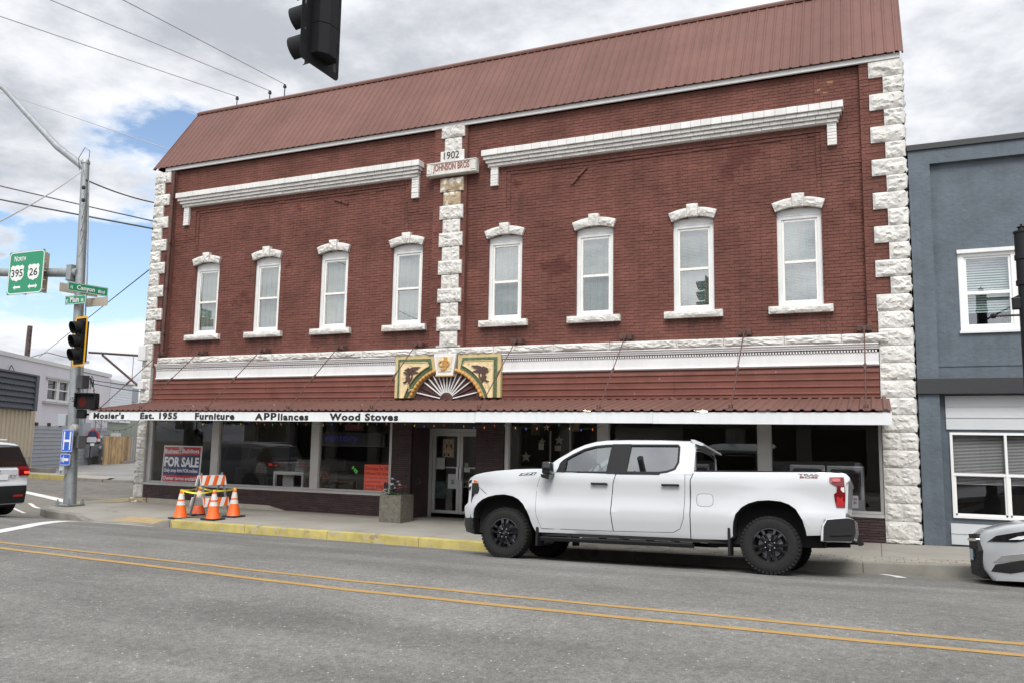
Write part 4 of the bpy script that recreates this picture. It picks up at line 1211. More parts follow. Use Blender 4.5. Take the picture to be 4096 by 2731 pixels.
pane_holes = [[(1.28 + k * .86, .60), (2.10 + k * .86, .60), (2.10 + k * .86, 2.05), (1.28 + k * .86, 2.05)] for k in range(4)]
mb = MB(); mb.prism([(1.09, 0.0), (GX1, 0.0), (GX1, 2.79), (1.09, 2.79)], facade, 0.20, 0.4, [[(1.245, .565), (4.72, .565), (4.72, 2.085), (1.245, 2.085)]]); mb.build('shop_front', M_stucco, GB)
for z0, z1 in ((2.15, 2.36), (2.36, 2.565), (2.565, 2.77)): 
    mb = MB(); mb.prism([(.185, z0), (.165, z0), (.178, z1 - .003), (.2, z1 - .003)], lambda u, v, d: (d, u, v), 1.19, GX1); mb.build('lap_board', M_board, GB)
for z0, z1 in ((.08, .27), (.27, .455)):
    mb = MB(); mb.prism([(.185, z0), (.165, z0), (.178, z1 - .003), (.2, z1 - .003)], lambda u, v, d: (d, u, v), 1.19, GX1); mb.build('lap_board', M_board, GB)
mb = MB(); mb.prism([(1.235, .555), (4.73, .555), (4.73, 2.095), (1.235, 2.095)], facade, .15, .26, pane_holes); sf = mb.build('shop_window', M_vinyl, GB)
for k in range(4):
    a, b = 1.28 + k * .86, 2.10 + k * .86
    mb = MB(); mb.box(a, b, .16, .24, 1.31, 1.36)
    for c, d, e, f_ in ((a, a + .03, .60, 1.31), (b - .03, b, .60, 1.31), (a, b, .60, .635)): mb.box(c, d, .175, .235, e, f_)
    mb.build('sash', M_vinyl, sf)
    mb = MB(); mb.box(a, b, .20, .205, .60, 1.31); mb.box(a, b, .215, .22, 1.36, 2.05); mb.build('pane', M_shopglass, sf)
    mb = MB()
    for i in range(34):
        z_ = 1.16 + i * .026
        mb.mesh([(a, .27, z_), (b, .27, z_), (b, .288, z_ + .012), (a, .288, z_ + .012)], [(0, 1, 2, 3)])
    mb.build('blind', mat('grey_venetian_blind', (.42, .43, .42), .6), sf, kind='stuff', fix=False)
for wi, ww in enumerate((w1, w2)):
    x0, x1 = ww[0][0], ww[1][0]
    mb = MB(); mb.prism(ww, facade, .14, .3, [[(x0 + .10, 4.03), (x1 - .10, 4.03), (x1 - .10, 5.34), (x0 + .10, 5.34)]]); wo = mb.build('window', M_vinyl, GB)
    for q in ((x0 - .01, x1 + .01, .08, .16, 5.40, 5.47), (x0 - .02, x1 + .02, .06, .16, 3.90, 3.945)):
        mb = MB(); mb.box(*q); mb.build('window_trim', M_trimw, wo)
    mb = MB()
    for c, d, e, f_ in ((x0 + .10, x0 + .14, 4.03, 5.34), (x1 - .14, x1 - .10, 4.03, 5.34), (x0 + .14, x1 - .14, 5.30, 5.34), (x0 + .14, x1 - .14, 4.63, 4.69), (x0 + .14, x1 - .14, 4.03, 4.07)): mb.box(c, d, .17, .25, e, f_)
    mb.build('sash', M_vinyl, wo)
    mb = MB(); mb.box(x0 + .14, x1 - .14, .20, .206, 4.69, 5.30); mb.box(x0 + .14, x1 - .14, .225, .23, 4.07, 4.63); mb.build('pane', M_pane, wo)
    mb = MB()
    for i in range(22):
        z_ = 4.30 + i * .047
        mb.mesh([(x0 + .12, .30, z_), (x1 - .12, .30, z_), (x1 - .12, .325, z_ + .036), (x0 + .12, .325, z_ + .036)], [(0, 1, 2, 3)])
    mb.build('blind', mat('pale_aqua_blind', (.52, .58, .57), .6), wo, kind='stuff', fix=False)
mb = MB(); mb.box(GX0, GX1, 1.6, 1.7, 0, 7.4); mb.box(GX0, GX1, .36, 1.6, 2.9, 3.1); mb.box(GX0, GX1, .36, 1.6, -.05, .12); mb.build('inner_wall', M_dark, GB)
mb = MB(); mb.box(GX0, GX0 + .2, .36, 16, -.1, 7.4); mb.box(GX1 - .2, GX1, .36, 16, -.1, 7.4); mb.box(GX0, GX1, 15.8, 16, -.1, 7.4); mb.box(GX0, GX1, .36, 16, 7.2, 7.35); mb.build('outer_wall', M_stucco, GB)

# ================================================================== across the side street
A0 = Vector((-47.5, 23.2)); DU = Vector((-0.52007386, 0.85412129)); DN = Vector((0.85412129, 0.52007386))
def far(u, v, d):
    """u along the far wall, v up, d towards the street"""
    p = A0 + DU * u + DN * d
    return (p.x, p.y, v)
def fbox(mb, u0, u1, z0, z1, d0, d1): mb.prism([(u0, z0), (u1, z0), (u1, z1), (u0, z1)], far, d0, d1)
M_lav = mat('pale_lavender_stucco', (0.64, 0.61, 0.65), 0.8, var=0.05, vs=.5, bump=.2, bs=8, streak=.05)
M_gsid = mat('grey_lap_siding', (0.29, 0.30, 0.32), 0.6, var=.06, vs=2)
M_wsid = mat('white_lap_siding', (0.70, 0.73, 0.76), 0.6, var=.04, vs=1)
M_olive = mat('olive_grey_stucco', (0.30, 0.33, 0.27), 0.8, var=.08, vs=1)
M_tan = mat('tan_metal_siding', (0.50, 0.42, 0.31), 0.6, var=.05, vs=1)
M_shake = mat('charcoal_shake', (0.060, 0.067, 0.078), 0.7, var=.15, vs=5, bump=.3, bs=20)
M_wood = mat('cedar_fence_board', (0.40, 0.26, 0.125), 0.75, var=.3, vs=1.6, isl=.42, bump=.2, bs=30)
M_woodg = mat('weathered_fence_board', (0.33, 0.30, 0.28), 0.8, var=.2, vs=2, isl=.2)
M_glassdark = glassmat('far_window_glass', (.25, .25, .25), .9, base=.06)
lot = MB(); pts = [(-70, 9), (-34.5, 7.9), (-29.0, 7.5), (-25, 8.6), (-18.9, 11.2), (-18.9, 70), (-90, 70), (-90, 9)]
lot.mesh([(x, y, -.02 if y > 12 else -.07) for x, y in pts], [tuple(range(8))])
M_lot = mat('gravel_lot', (0.20, 0.195, 0.185), .95, var=.2, vs=.35, bump=.6, bs=40, spots=[((.27, .25, .21), .6, .3)])
lot.build('gravel_lot', M_lot, kind='structure')
fk = bpy.data.objects.new('far_kerb', None); COL.objects.link(fk); fk['kind'] = 'structure'; ROOTS.add('far_kerb')
for a, b, m, hh in (((-44, 8.3), (-34.6, 7.65), M_yellowkerb, .12), ((-34.5, 7.65), (-31.2, 7.35), M_yellowkerb, .12), ((-31.1, 7.35), (-28.9, 7.25), M_kerb, .05), ((-28.8, 7.25), (-25, 8.3), M_kerb, .03), ((-24.9, 8.35), (-18.9, 11.0), M_kerb, .03)):
    P_, Q_ = Vector((*a, 0)), Vector((*b, 0)); d = (Q_ - P_).normalized(); nn = Vector((-d.y, d.x, 0))
    mb = MB(); c = (P_ + Q_) / 2 + nn * .1 + Vector((0, 0, -.1 + hh / 2)); mb.obox(c, d * (P_ - Q_).length / 2, nn * (.12 if hh > .1 else .06), Vector((0, 0, hh / 2 + .06))); mb.build('kerb_stone', m, fk)
mb = MB(); mb.bm(cut_poly([(-44, 8.5), (-34.5, 7.9), (-31.2, 7.6), (-28.9, 7.5), (-30.5, 9.3), (-45, 10.5)], [], [], lambda x, y: .0)); mb.build('far_sidewalk', M_conc, kind='structure')
mb = MB(); mb.box(-38.2, -36.4, 10.6, 10.95, -.1, .14); tag(mb.build('retaining_edge', M_kerb), 'low grey concrete edge between far sidewalk and gravel lot', 'kerb')

LB = thing('lavender_building', 'pale lavender two-storey building behind the signal pole', 'building', far(-9, 0, 0))
mb = MB()
h1 = [(-10.42, 3.62), (-8.98, 3.62), (-8.98, 4.88), (-10.42, 4.88)]; h2 = [(-8.84, 3.62), (-7.40, 3.62), (-7.40, 4.88), (-8.84, 4.88)]
mb.prism([(-30, 2.25), (-.45, 2.25), (-.45, 5.62), (-30, 5.62)], far, -.3, 0, [h1, h2])
fbox(mb, -30, -29.7, 0, 5.6, -10, -.3); fbox(mb, -.75, -.45, 0, 5.6, -10, -.3); fbox(mb, -30, -.45, 5.3, 5.4, -10, -.3); fbox(mb, -30, -.45, -.2, 2.25, -.3, -.04)
mb.build('wall', M_lav, LB)
mb = MB(); fbox(mb, -30.05, -6.85, 5.62, 5.82, -.4, .06); fbox(mb, -6.8, -.40, 5.66, 5.90, -.4, .05); mb.build('coping', mat('pale_coping', (.62, .61, .60), .6), LB)
for hh, nm in ((h1, 'window'), (h2, 'window')):
    u0, u1 = hh[0][0], hh[1][0]
    mb = MB(); mb.prism(hh, far, -.12, .03, [[(u0 + .1, 3.75), (u1 - .1, 3.75), (u1 - .1, 4.27), (u0 + .1, 4.27)], [(u0 + .1, 4.33), (u1 - .1, 4.33), (u1 - .1, 4.80), (u0 + .1, 4.80)]])
    wo = mb.build('window', M_trimw, LB)
    mb = MB(); fbox(mb, u0 + .08, u1 - .08, 3.73, 4.82, -.10, -.09); mb.build('pane', M_glassdark, wo)
M_wtrim = mat('weathered_trim', (.45, .43, .39), .8, var=.2, vs=8)
for q in ((-10.6, -7.2, 4.88, 4.98, 0, .12), (-10.8, -7.1, 3.50, 3.62, 0, .16)):
    mb = MB(); fbox(mb, *q); mb.build('window_trim', M_wtrim, LB)
mb = MB(); fbox(mb, -12, -6, 2.6, 5.2, -2.6, -2.5); mb.build('inner_wall', M_dark, LB)
z = -.1
while z < 2.2:
    mb = MB(); mb.prism([(-.03, z), (.06, z), (.03, z + .212), (-.03, z + .212)], lambda u, v, d: far(d, v, u), -11.8, -.25); mb.build('lap_board', M_gsid, LB); z += .215
for u, k in ((-11.5, .2), (-9.9, .22), (-8.3, .18)):
    mb = MB(); fbox(mb, u, u + .14, 2.24, 2.42, 0, .14); mb.build('joist_end', M_rust, LB)
M_box = mat('grey_meter_box', (.34, .36, .38), .5, metal=.2)
for (u0, u1, z0, z1, d) in ((-3.2, -1.75, .45, 1.85, .3), (-5.6, -4.3, 1.75, 2.55, .35), (-4.2, -3.4, .4, .9, .25)):
    mb = MB(); fbox(mb, u0, u1, z0, z1, .03, d)
    if z0 == .45:
        for uu in (-2.35,):
            for z_ in (.95, 1.62): mb.lathe([(0, .12), (.13, .12), (.15, .06), (.16, 0)], lambda a, b, h, uu=uu, z_=z_: far(uu + a, z_ + b, d + h), 12)
    mb.build('meter_box', M_box, LB)
for u, zt_ in ((-5.35, 5.25), (-4.75, 5.25), (-2.9, 2.9), (-1.9, 2.9)):
    mb = MB(); mb.tube([far(u, z_, .12) for z_ in (1.8, zt_)], .045, 6); mb.build('conduit', M_box, LB)
for z_ in (2.9, 4.2):
    mb = MB(); fbox(mb, -5.45, -4.65, z_, z_ + .05, 0, .18); mb.build('conduit_strap', M_box, LB)
mb = MB()
rr = random.Random(9)
for k in range(9):
    p0 = Vector((-5.2 + rr.uniform(0, 1.0), 5.2 + rr.uniform(-.15, .15))); q = [p0]
    for _ in range(5): q.append(q[-1] + Vector((rr.uniform(-.1, .32), rr.uniform(-.28, .2))))
    mb.tube([far(a.x, a.y, .2 + rr.uniform(0, .1)) for a in q], .022, 4)
for (ua, za, ub, zb) in ((-19, 4.9, -18.7, 5.2), (-18.7, 5.2, -18.2, 4.9), (-18.2, 4.9, -18.6, 4.5), (-18.6, 4.5, -19, 4.7)): mb.tube([far(ua * .8, za, .1), far(ub * .8, zb, .1)], .02, 4)
mb.build('service_cable', M_black, LB)

TB = thing('tan_building', 'tan metal-sided shop front under a charcoal shake awning', 'building', far(-20, 0, 1))
def rib_wall(mb, u0, u1, z0, z1, d, pitch=.42, rib=.05):
    u = u0
    fbox(mb, u0, u1, z0, z1, 0.01, d)
    while u < u1 - .1:
        mb.prism([(u + .05, d), (u + .09, d + rib), (u + .19, d + rib), (u + .23, d)], lambda a, b, q: far(a, q, b), z0, z1); u += pitch
mb = MB(); rib_wall(mb, -30, -13.5, -.1, 3.0, .75); mb.build('metal_siding', M_tan, TB)
mb = MB(); fbox(mb, -14.8, -13.51, .15, .62, .751, .79); mb.build('stone_base', mat('fieldstone_base', (.28, .26, .24), .9, var=.4, vs=6, bump=1, bs=6, bdist=.03), TB)
z = 3.02; k = 0
while z < 4.5:
    u = -30 + (.16 if k % 2 else 0)
    mb = MB()
    # one course of shakes with scalloped butts
    n = int(16 / .34)
    for i in range(n):
        a = u + i * .34
        if a > -14.4: break
        b = min(a + .335, -14.35)
        mb.prism([(a, z + .03), (a + .08, z + .006), (b - .08, z + .006), (b, z + .03), (b, z + .34), (a, z + .34)], lambda p, q, d, z=z: far(p, q, d + 1.05 - (q - z) * .35), -.03, .03)
    mb.build('shake_course', M_shake, TB); z += .28; k += 1
mb = MB(); fbox(mb, -30, -14.33, 2.95, 4.70, .3, .92); fbox(mb, -14.33, -14.0, 2.95, 4.74, .2, 1.10); fbox(mb, -30, -14.0, 4.70, 4.78, .2, 1.08); mb.build('awning_body', mat('charcoal_metal', (.085, .09, .10), .6), TB)
mb = MB(); fbox(mb, -30, -14, 0, 4.6, .02, .28); mb.build('rear_body', M_tan, TB)

WB = thing('white_siding_building', 'low white lap-sided building between lavender building and corner stones', 'building', far(3, 0, -1))
z = 2.7
while z < 5.35:
    mb = MB(); u1 = 4.1
    mb.prism([(-.2, z), (.05, z), (.02, z + .175), (-.2, z + .175)], lambda u, v, d: far(d, v, u), -.42, u1); mb.build('lap_board', M_wsid, WB); z += .178
mb = MB(); mb.prism([(-.42, 5.35), (4.1, 5.35), (4.1, 5.55), (-.42, 5.55)], far, -.3, .12); mb.build('eave', M_trimw, WB)
mb = MB(); fbox(mb, -.44, 10, -.1, 2.9, -.5, -.1); mb.build('olive_wall', M_olive, WB)
mb = MB(); fbox(mb, .4, 2.4, 1.5, 1.95, -.1, .02); mb.build('small_window', M_trimw, WB)
mb = MB(); fbox(mb, 4.15, 7, 4.3, 5.35, -1, -.4); fbox(mb, 4.15, 7, 3.0, 4.25, -1, -.3)
mb.build('rear_shed', M_box, WB)
mb = MB(); fbox(mb, -.42, 4.1, 2.9, 5.3, -6, -.25); mb.build('rear_wall', M_wsid, WB)

FE = thing('wooden_fence', 'cedar board fence at the back of the gravel lot', 'fence', far(0, 0, 1))
u = -3.8; k = 0
rr = random.Random(21)
while u < 6.5:
    wd = .205
    mb = MB(); fbox(mb, u, u + wd - .012, -.1, 1.72 + rr.uniform(-.03, .03) - .04 * (u > 1), 1.0, 1.03 + rr.uniform(0, .015)); mb.build('board', M_wood if u < 1.3 else M_woodg, FE); u += wd; k += 1
mb = MB(); fbox(mb, -3.8, 6.5, .3, .4, .93, .99); fbox(mb, -3.8, 6.5, 1.3, 1.4, .93, .99); mb.build('rail', M_woodg, FE)
mb = MB(); fbox(mb, -.6, 2.0, -.05, .10, 1.2, 1.35); tag(mb.build('parking_stop', M_conc), 'concrete parking stop lying in front of the cedar fence', 'parking stop')

# sign shaped like the front of an old red car
p0 = (-44.6, 19.6)
CS = thing('car_front_sign', 'small sign shaped like an old red car front on a thin post', 'sign', (p0[0], p0[1], -.05))
M_red = mat('sign_red', (.45, .03, .03), .4); M_navy = mat('sign_navy', (.02, .03, .07), .4); M_chrome = mat('sign_silver', (.65, .65, .66), .35, metal=.4)
def csp(u, v, d): return (p0[0] + .63 * u * .41 + .77 * d, p0[1] + .77 * u * .41 - .63 * d, .9 + v * .62)
mb = MB(); mb.prism([(-1.1, .75), (1.0, .75)] + arc(0, .98, 1.0, 5, 175, 14), csp, -.04, 0); mb.build('panel', M_red, CS)
mb = MB(); mb.prism([(-.74, 1.15), (.66, 1.15)] + arc(-.04, 1.15, .7, 2, 178, 12), csp, 0, .02); mb.build('windscreen', M_navy, CS)
mb = MB()
for z_, wd_ in ((1.76, .3), (1.60, .34), (1.44, .75)): mb.prism([(-.05 - wd_ / 2, z_), (-.05 + wd_ / 2, z_ - .015), (-.05 + wd_ / 2, z_ + .035), (-.05 - wd_ / 2, z_ + .05)], csp, .02, .03)
mb.build('faded_print', mat('sign_blue_print', (.06, .12, .32), .4), CS)
mb = MB(); mb.prism([(-.78, .72), (.5, .72), (.55, 1.1), (.38, 1.25), (-.66, 1.25), (-.84, 1.1)], csp, .02, .08); mb.build('grille', M_chrome, CS)
mb = MB(); mb.lathe([(0, .1), (.2, .1), (.24, .04), (.25, 0)], lambda a, b, h: csp(.82 + a, .92 + b * .7, h + .01), 14); mb.build('headlamp', M_chrome, CS)
mb = MB(); mb.prism([(-.3, .38), (.25, .38), (.25, .62), (-.3, .62)], csp, .02, .05); mb.build('number_plate', M_white, CS)
mb = MB(); mb.prism([(-.95, .55), (1.0, .55), (1.05, .75), (-1.0, .75)], csp, -.02, .03); mb.build('bumper', M_black, CS)
mb = MB(); mb.tube([csp(-.25, -1.6, -.06), csp(-.25, .9, -.06)], .04, 6); mb.build('post', M_black, CS)

# wooden utility pole and lamp behind the lavender building
q = far(5.5, 0, -8)
UP = thing('utility_pole', 'weathered wooden utility pole rising behind the lavender building', 'utility pole', (q[0], q[1], -.1))
mb = MB(); mb.tube([(q[0] - .1, q[1], -.2), (q[0] + .1, q[1], 9.7)], [.22, .17], 10); mb.build('pole', mat('dark_pole_wood', (.075, .05, .045), .85, var=.3, vs=3), UP)
mb = MB()
for z_ in (8.6, 9.0, 9.3, 7.9): mb.tube([(q[0] + .1, q[1], z_), (q[0] + .42, q[1] - .1, z_)], .05, 6)
mb.build('insulator', M_black, UP)
q2 = far(4.0, 7.25, -6); q3 = far(10.5, 7.6, -6)
mb = MB(); mb.tube([(q[0], q[1], 7.3), tuple(Vector((q[0], q[1], 7.6)).lerp(Vector(q3), .35) + Vector((0, 0, .35))), tuple(Vector((q[0], q[1], 7.6)).lerp(Vector(q3), .9) + Vector((0, 0, .1)))], .04, 6); mb.build('lamp_arm', M_galv, UP)
c = Vector((q[0], q[1], 7.6)).lerp(Vector(q3), 1.0)
mb = MB(); mb.obox(c, (Vector(q3) - Vector((q[0], q[1], 7.6))).normalized() * .55, Vector((.2, .1, 0)), Vector((0, 0, .12))); mb.build('lamp_head', mat('lamp_head_grey', (.5, .5, .5), .5), UP)
# ================================================================== signal pole on the corner and what hangs on it
SPX, SPY = -19.05, -1.90
SP = thing('signal_pole', 'galvanised steel signal pole standing on the street corner', 'signal pole', (SPX, SPY, -.04))
mb = MB(); mb.tube([(SPX, SPY, -.02), (SPX - .10, SPY, 2.0), (SPX - .30, SPY, 6.0), (SPX - .46, SPY, 9.16)], [.155, .138, .118, .10], 18); mb.lathe([(0, .05), (.09, .045), (.115, 0), (.115, -.06)], lambda a, b, h: (SPX - .46 + a, SPY + b, 9.16 + h), 16)
mb.build('pole', M_galv, SP, smooth=40)
mb = MB(); mb.box(SPX - .25, SPX + .25, SPY - .25, SPY + .25, -.03, .012, .006)
for i in (-.2, .2):
    for j in (-.2, .2): mb.tube([(SPX + i, SPY + j, 0), (SPX + i, SPY + j, .13)], .022, 6); mb.lathe([(.0, .07), (.045, .07), (.045, .02)], lambda a, b, h: (SPX + i + a, SPY + j + b, h), 6)
mb.build('base_plate', M_galv, SP)
mb = MB(); mb.tube([(SPX - .3, SPY - .05, 6.06), (SPX - 4, SPY - .05, 6.32), (SPX - 9, SPY - .05, 6.6)], [.125, .115, .09], 12); mb.build('mast_arm', M_galv, SP, smooth=40)
mb = MB(); mb.box(SPX - .62, SPX - .44, SPY - .2, SPY + .1, 5.84, 6.28, .02); mb.build('arm_flange', M_galv, SP)
mb = MB(); mb.tube([(SPX - .42, SPY, 8.95), (-20.7, SPY, 9.75), (-22.2, SPY, 11.0), (-23.2, SPY, 11.85), (-24.2, SPY, 12.45), (-26, SPY, 12.9)], [.10, .095, .085, .08, .07, .06], 10); mb.build('lamp_arm', M_galv, SP, smooth=50)
mb = MB(); mb.box(-27.0, -25.9, SPY - .15, SPY + .15, 12.82, 12.98, .05); mb.build('lamp_head', M_galv, SP)
mb = MB()
mb.box(SPX + .05, SPX + .27, SPY - .12, SPY + .12, 1.43, 1.76, .012); mb.build('junction_box', mat('grey_signal_box', (.15, .155, .16), .5, metal=.3), SP)
mb = MB(); mb.lathe([(0, .14), (.10, .14), (.12, .10), (.12, .02), (.09, 0)], lambda a, b, h: (SPX + .13 + a, SPY - .08 - h, 1.93 + b), 14); mb.tube([(SPX + .13, SPY - .12, 1.75), (SPX + .13, SPY - .12, 1.85)], .03, 6); mb.build('bell_box', mat('grey_bell', (.42, .42, .40), .4, metal=.3), SP)
mb = MB(); mb.box(SPX - .56, SPX - .26, SPY - .12, SPY + .1, 2.0, 2.30, .01); mb.build('junction_box', mat('pale_signal_box', (.38, .41, .42), .5, metal=.2), SP)
mb = MB(); mb.box(SPX + .0, SPX + .22, SPY - .1, SPY + .12, 2.98, 3.32, .01); mb.build('junction_box', mat('dark_signal_box', (.05, .052, .055), .5), SP)
mb = MB(); mb.box(SPX - .20, SPX - .02, SPY - .24, SPY - .10, .76, .98, .008); mb.lathe([(0, .05), (.035, .045), (.05, .0)], lambda a, b, h: (SPX - .11 + a, SPY - .24 - h, .87 + b), 12); mb.build('push_button', mat('push_button_grey', (.45, .46, .46), .4, metal=.3), SP)
mb = MB(); mb.tube([(SPX + .19, SPY - .03, 2.0), (SPX - .02, SPY - .02, 6.0), (SPX - .28, SPY, 8.6)], .02, 6); mb.build('conduit', M_galv, SP)
mb = MB(); mb.box(SPX - .16, SPX + .06, SPY - .139, SPY - .13, 2.66, 2.77); pl = mb.build('number_plate', mat('plate_grey', (.45, .47, .47), .5), SP)
text('330', 'lettering', M_letter, pl, on_facade(SPX - .15, 2.67, SPY - .14), height=.09, width=.19, depth=.003, bold=.02)
mb = MB()
rr = random.Random(31)
for k in range(4):
    z_ = 8.3 - k * .35
    mb.tube([(SPX - .28, SPY - .1, z_), (SPX - .12, SPY - .25, z_ - .15), (SPX - .05, SPY - .2, z_ - .4 - rr.random() * .3), (SPX - .22, SPY - .15, z_ - .8)], .005, 4)
mb.lathe([(0, .05), (.04, .04), (.05, 0), (.04, -.05), (0, -.06)], lambda a, b, h: (SPX - .2 + a, SPY - .2 + b, 8.35 + h), 8); mb.lathe([(0, .05), (.04, .04), (.05, 0), (.04, -.05), (0, -.06)], lambda a, b, h: (SPX - .17 + a, SPY - .2 + b, 8.0 + h), 8)
mb.tube([(SPX - .55, SPY - .1, 8.9), (SPX - .62, SPY - .1, 9.25), (SPX - .40, SPY - .1, 9.52), (SPX - .20, SPY - .1, 9.40), (SPX - .22, SPY - .1, 9.1)], .01, 4)
mb.build('loose_wire', M_black, SP)

# ---- signs on the pole
M_sgreen = mat('highway_sign_green', (0.012, 0.235, 0.115), 0.35)
M_swhite = mat('reflective_white', (0.72, 0.72, 0.70), 0.35)
M_sblue = mat('hospital_sign_blue', (0.02, 0.10, 0.50), 0.35)
M_signback = mat('bare_sign_back', (0.45, 0.40, 0.32), 0.45, metal=.2)
def rrect(x0, x1, z0, z1, r, n=4):
    return arc(x1 - r, z0 + r, r, -90, 0, n) + arc(x1 - r, z1 - r, r, 0, 90, n) + arc(x0 + r, z1 - r, r, 90, 180, n) + arc(x0 + r, z0 + r, r, 180, 270, n)
def sign_plate(root, w_, h_, place, face, edge, r=.04, bw=.02, back=True):
    """plate, border and face; place(u, v, d) has its origin at the lower left corner"""
    mb = MB(); mb.prism(rrect(0, w_, 0, h_, .01), place, -.01, 0); mb.build('plate', face if not back else M_signback, root)
    mb = MB(); mb.prism(rrect(.004, w_ - .004, .004, h_ - .004, .012), place, 0.0005, .002); mb.build('face', face, root)
    mb = MB(); mb.prism(rrect(.012, w_ - .012, .012, h_ - .012, r), place, .002, .0035, [rrect(.012 + bw, w_ - .012 - bw, .012 + bw, h_ - .012 - bw, max(.005, r - bw))]); mb.build('border', edge, root)
GS = thing('route_sign', 'large green NORTH 395 and 26 highway guide sign on mast arm', 'road sign', (-21.1, -2.2, 5.54))
gp = lambda u, v, d: (-21.82 + u, -2.2 - d, 5.54 + v)
sign_plate(GS, 1.42, 1.20, gp, M_sgreen, M_swhite, .13, .028)
text('N', 'lettering', M_swhite, GS, lambda u, v, d: gp(.21 + u, .93 + v, .003 + d), height=.145, width=.105, bold=.015)
text('ORTH', 'lettering', M_swhite, GS, lambda u, v, d: gp(.335 + u, .93 + v, .003 + d), height=.115, width=.33, bold=.015)
def shield(cx, cz, w_, h_):
    hw = w_ / 2
    pts = [(0, .5), (.2, .44), (.36, .5), (.5, .36), (.44, .2), (.5, -.02), (.47, -.22), (.33, -.40), (.12, -.43), (0, -.5)]
    full_ = [(cx + p[0] * w_, cz + p[1] * h_) for p in pts] + [(cx - p[0] * w_, cz + p[1] * h_) for p in reversed(pts[1:-1])]
    return list(reversed(full_))
for cx, w_, s_, tw in ((.36, .55, '395', .46), (1.02, .46, '26', .33)):
    mb = MB(); mb.prism(shield(cx, .59, w_, .46), gp, .003, .005); mb.build('shield', M_swhite, GS)
    text(s_, 'lettering', M_letter, GS, lambda u, v, d, cx=cx: gp(cx + u, .49 + v, .005 + d), height=.21, width=tw, align='CENTER', bold=.01)
def arrow(x0, x1, z_, both):
    hw, sh, hl = .075, .028, .09
    a = [(x0, z_), (x0 + hl, z_ - hw), (x0 + hl * .8, z_ - sh)]
    b = [(x0 + hl * .8, z_ + sh), (x0 + hl, z_ + hw)]
    if both: mid = [(x1 - hl * .8, z_ - sh), (x1 - hl, z_ - hw), (x1, z_), (x1 - hl, z_ + hw), (x1 - hl * .8, z_ + sh)]
    else: mid = [(x1, z_ - sh), (x1, z_ + sh)]
    return a + mid + b
for a, b, bo in ((.24, .54, False), (.84, 1.22, True)):
    mb = MB(); mb.prism(arrow(a, b, .20, bo), gp, .003, .005); mb.build('arrow', M_swhite, GS)
mb = MB()
for z_ in (.1, .35, .6, .85, 1.1): mb.box(-21.85, -20.36, -2.19, -2.15, 5.54 + z_ - .012, 5.54 + z_ + .012)
for xx in (-21.5, -20.7): mb.box(xx - .03, xx + .03, -2.15, -1.86, 5.6, 6.7)
mb.build('bracket', M_signback, GS)
NS = thing('street_sign', 'green N Canyon Blvd street name sign, upper one on the pole', 'street sign', (-19.5, -1.6, 5.58), group='street name signs on the signal pole')
cd = Vector((.205, 1.05)).normalized()
cp = lambda u, v, d: (-19.09 + cd.x * u + cd.y * d, -2.45 + cd.y * u - cd.x * d, 5.475 + v)
sign_plate(NS, 1.08, .24, cp, M_sgreen, M_swhite, .03, .010)
for s_, u0, hgt, wd in (('N', .08, .085, .05), ('Canyon', .24, .155, .48), ('Blvd', .81, .085, .18)):
    text(s_, 'lettering', M_swhite, NS, lambda u, v, d, u0=u0, s_=s_: cp(u0 + u, (.03 if s_ == 'Canyon' else .06) + v, .004 + d), height=hgt, width=wd, bold=.022)
mb = MB(); mb.prism(rrect(-.02, 1.0, -.01, .23, .02), lambda u, v, d: (-19.45 + cd.x * u + cd.y * d, -2.38 + cd.y * u - cd.x * d, 5.49 + v), -.01, 0); mb.build('rear_plate', M_signback, NS)
MS = thing('street_sign', 'green E Main St street name sign, lower one on the pole', 'street sign', (-19.15, -2.15, 5.17), group='street name signs on the signal pole')
mp_ = lambda u, v, d: (-19.53 + u, -2.15 - d, 5.165 + v)
sign_plate(MS, .78, .235, mp_, M_sgreen, M_swhite, .03, .010)
for s_, u0, hgt, wd in (('E', .06, .085, .05), ('Main', .20, .14, .32), ('St', .61, .085, .09)):
    text(s_, 'lettering', M_swhite, MS, lambda u, v, d, u0=u0: mp_(u0 + u, .055 + v, .004 + d), height=hgt, width=wd, bold=.022)
mb = MB(); mb.prism(rrect(.25, 1.03, 0, .235, .02), lambda u, v, d: (-19.53 + u, -1.70 - d, 5.165 + v), -.01, 0); mb.build('rear_plate', M_signback, MS)
HS = thing('hospital_sign', 'blue sign with white letter H on the signal pole', 'road sign', (-19.0, -2.16, 1.34))
hp = lambda u, v, d: (-19.205 + u, -2.16 - d, 1.335 + v)
sign_plate(HS, .405, .575, hp, M_sblue, M_swhite, .03, .009)
text('H', 'lettering', M_swhite, HS, lambda u, v, d: hp(.2025 + u, .055 + v, .004 + d), height=.465, width=.27, align='CENTER', bold=.0)
AS = thing('arrow_sign', 'small blue white-arrow sign with torn sticker under the hospital sign', 'road sign', (-19.0, -2.16, 1.0))
ap = lambda u, v, d: (-19.21 + u + .012 * v, -2.16 - d, .995 + v)
sign_plate(AS, .37, .30, ap, M_sblue, M_swhite, .03, .008)
mb = MB(); mb.prism([(.05, .15), (.14, .07), (.14, .115), (.31, .115), (.31, .185), (.14, .185), (.14, .23)], ap, .004, .006); mb.build('arrow', M_swhite, AS)
mb = MB(); mb.prism([(.06, .08), (.12, .10), (.16, .05), (.15, .12), (.20, .16), (.14, .18), (.13, .27), (.10, .19), (.03, .20), (.07, .14)], ap, .006, .0075); mb.build('torn_sticker', mat('torn_sticker', (.55, .50, .47), .8, var=.3, vs=30), AS)

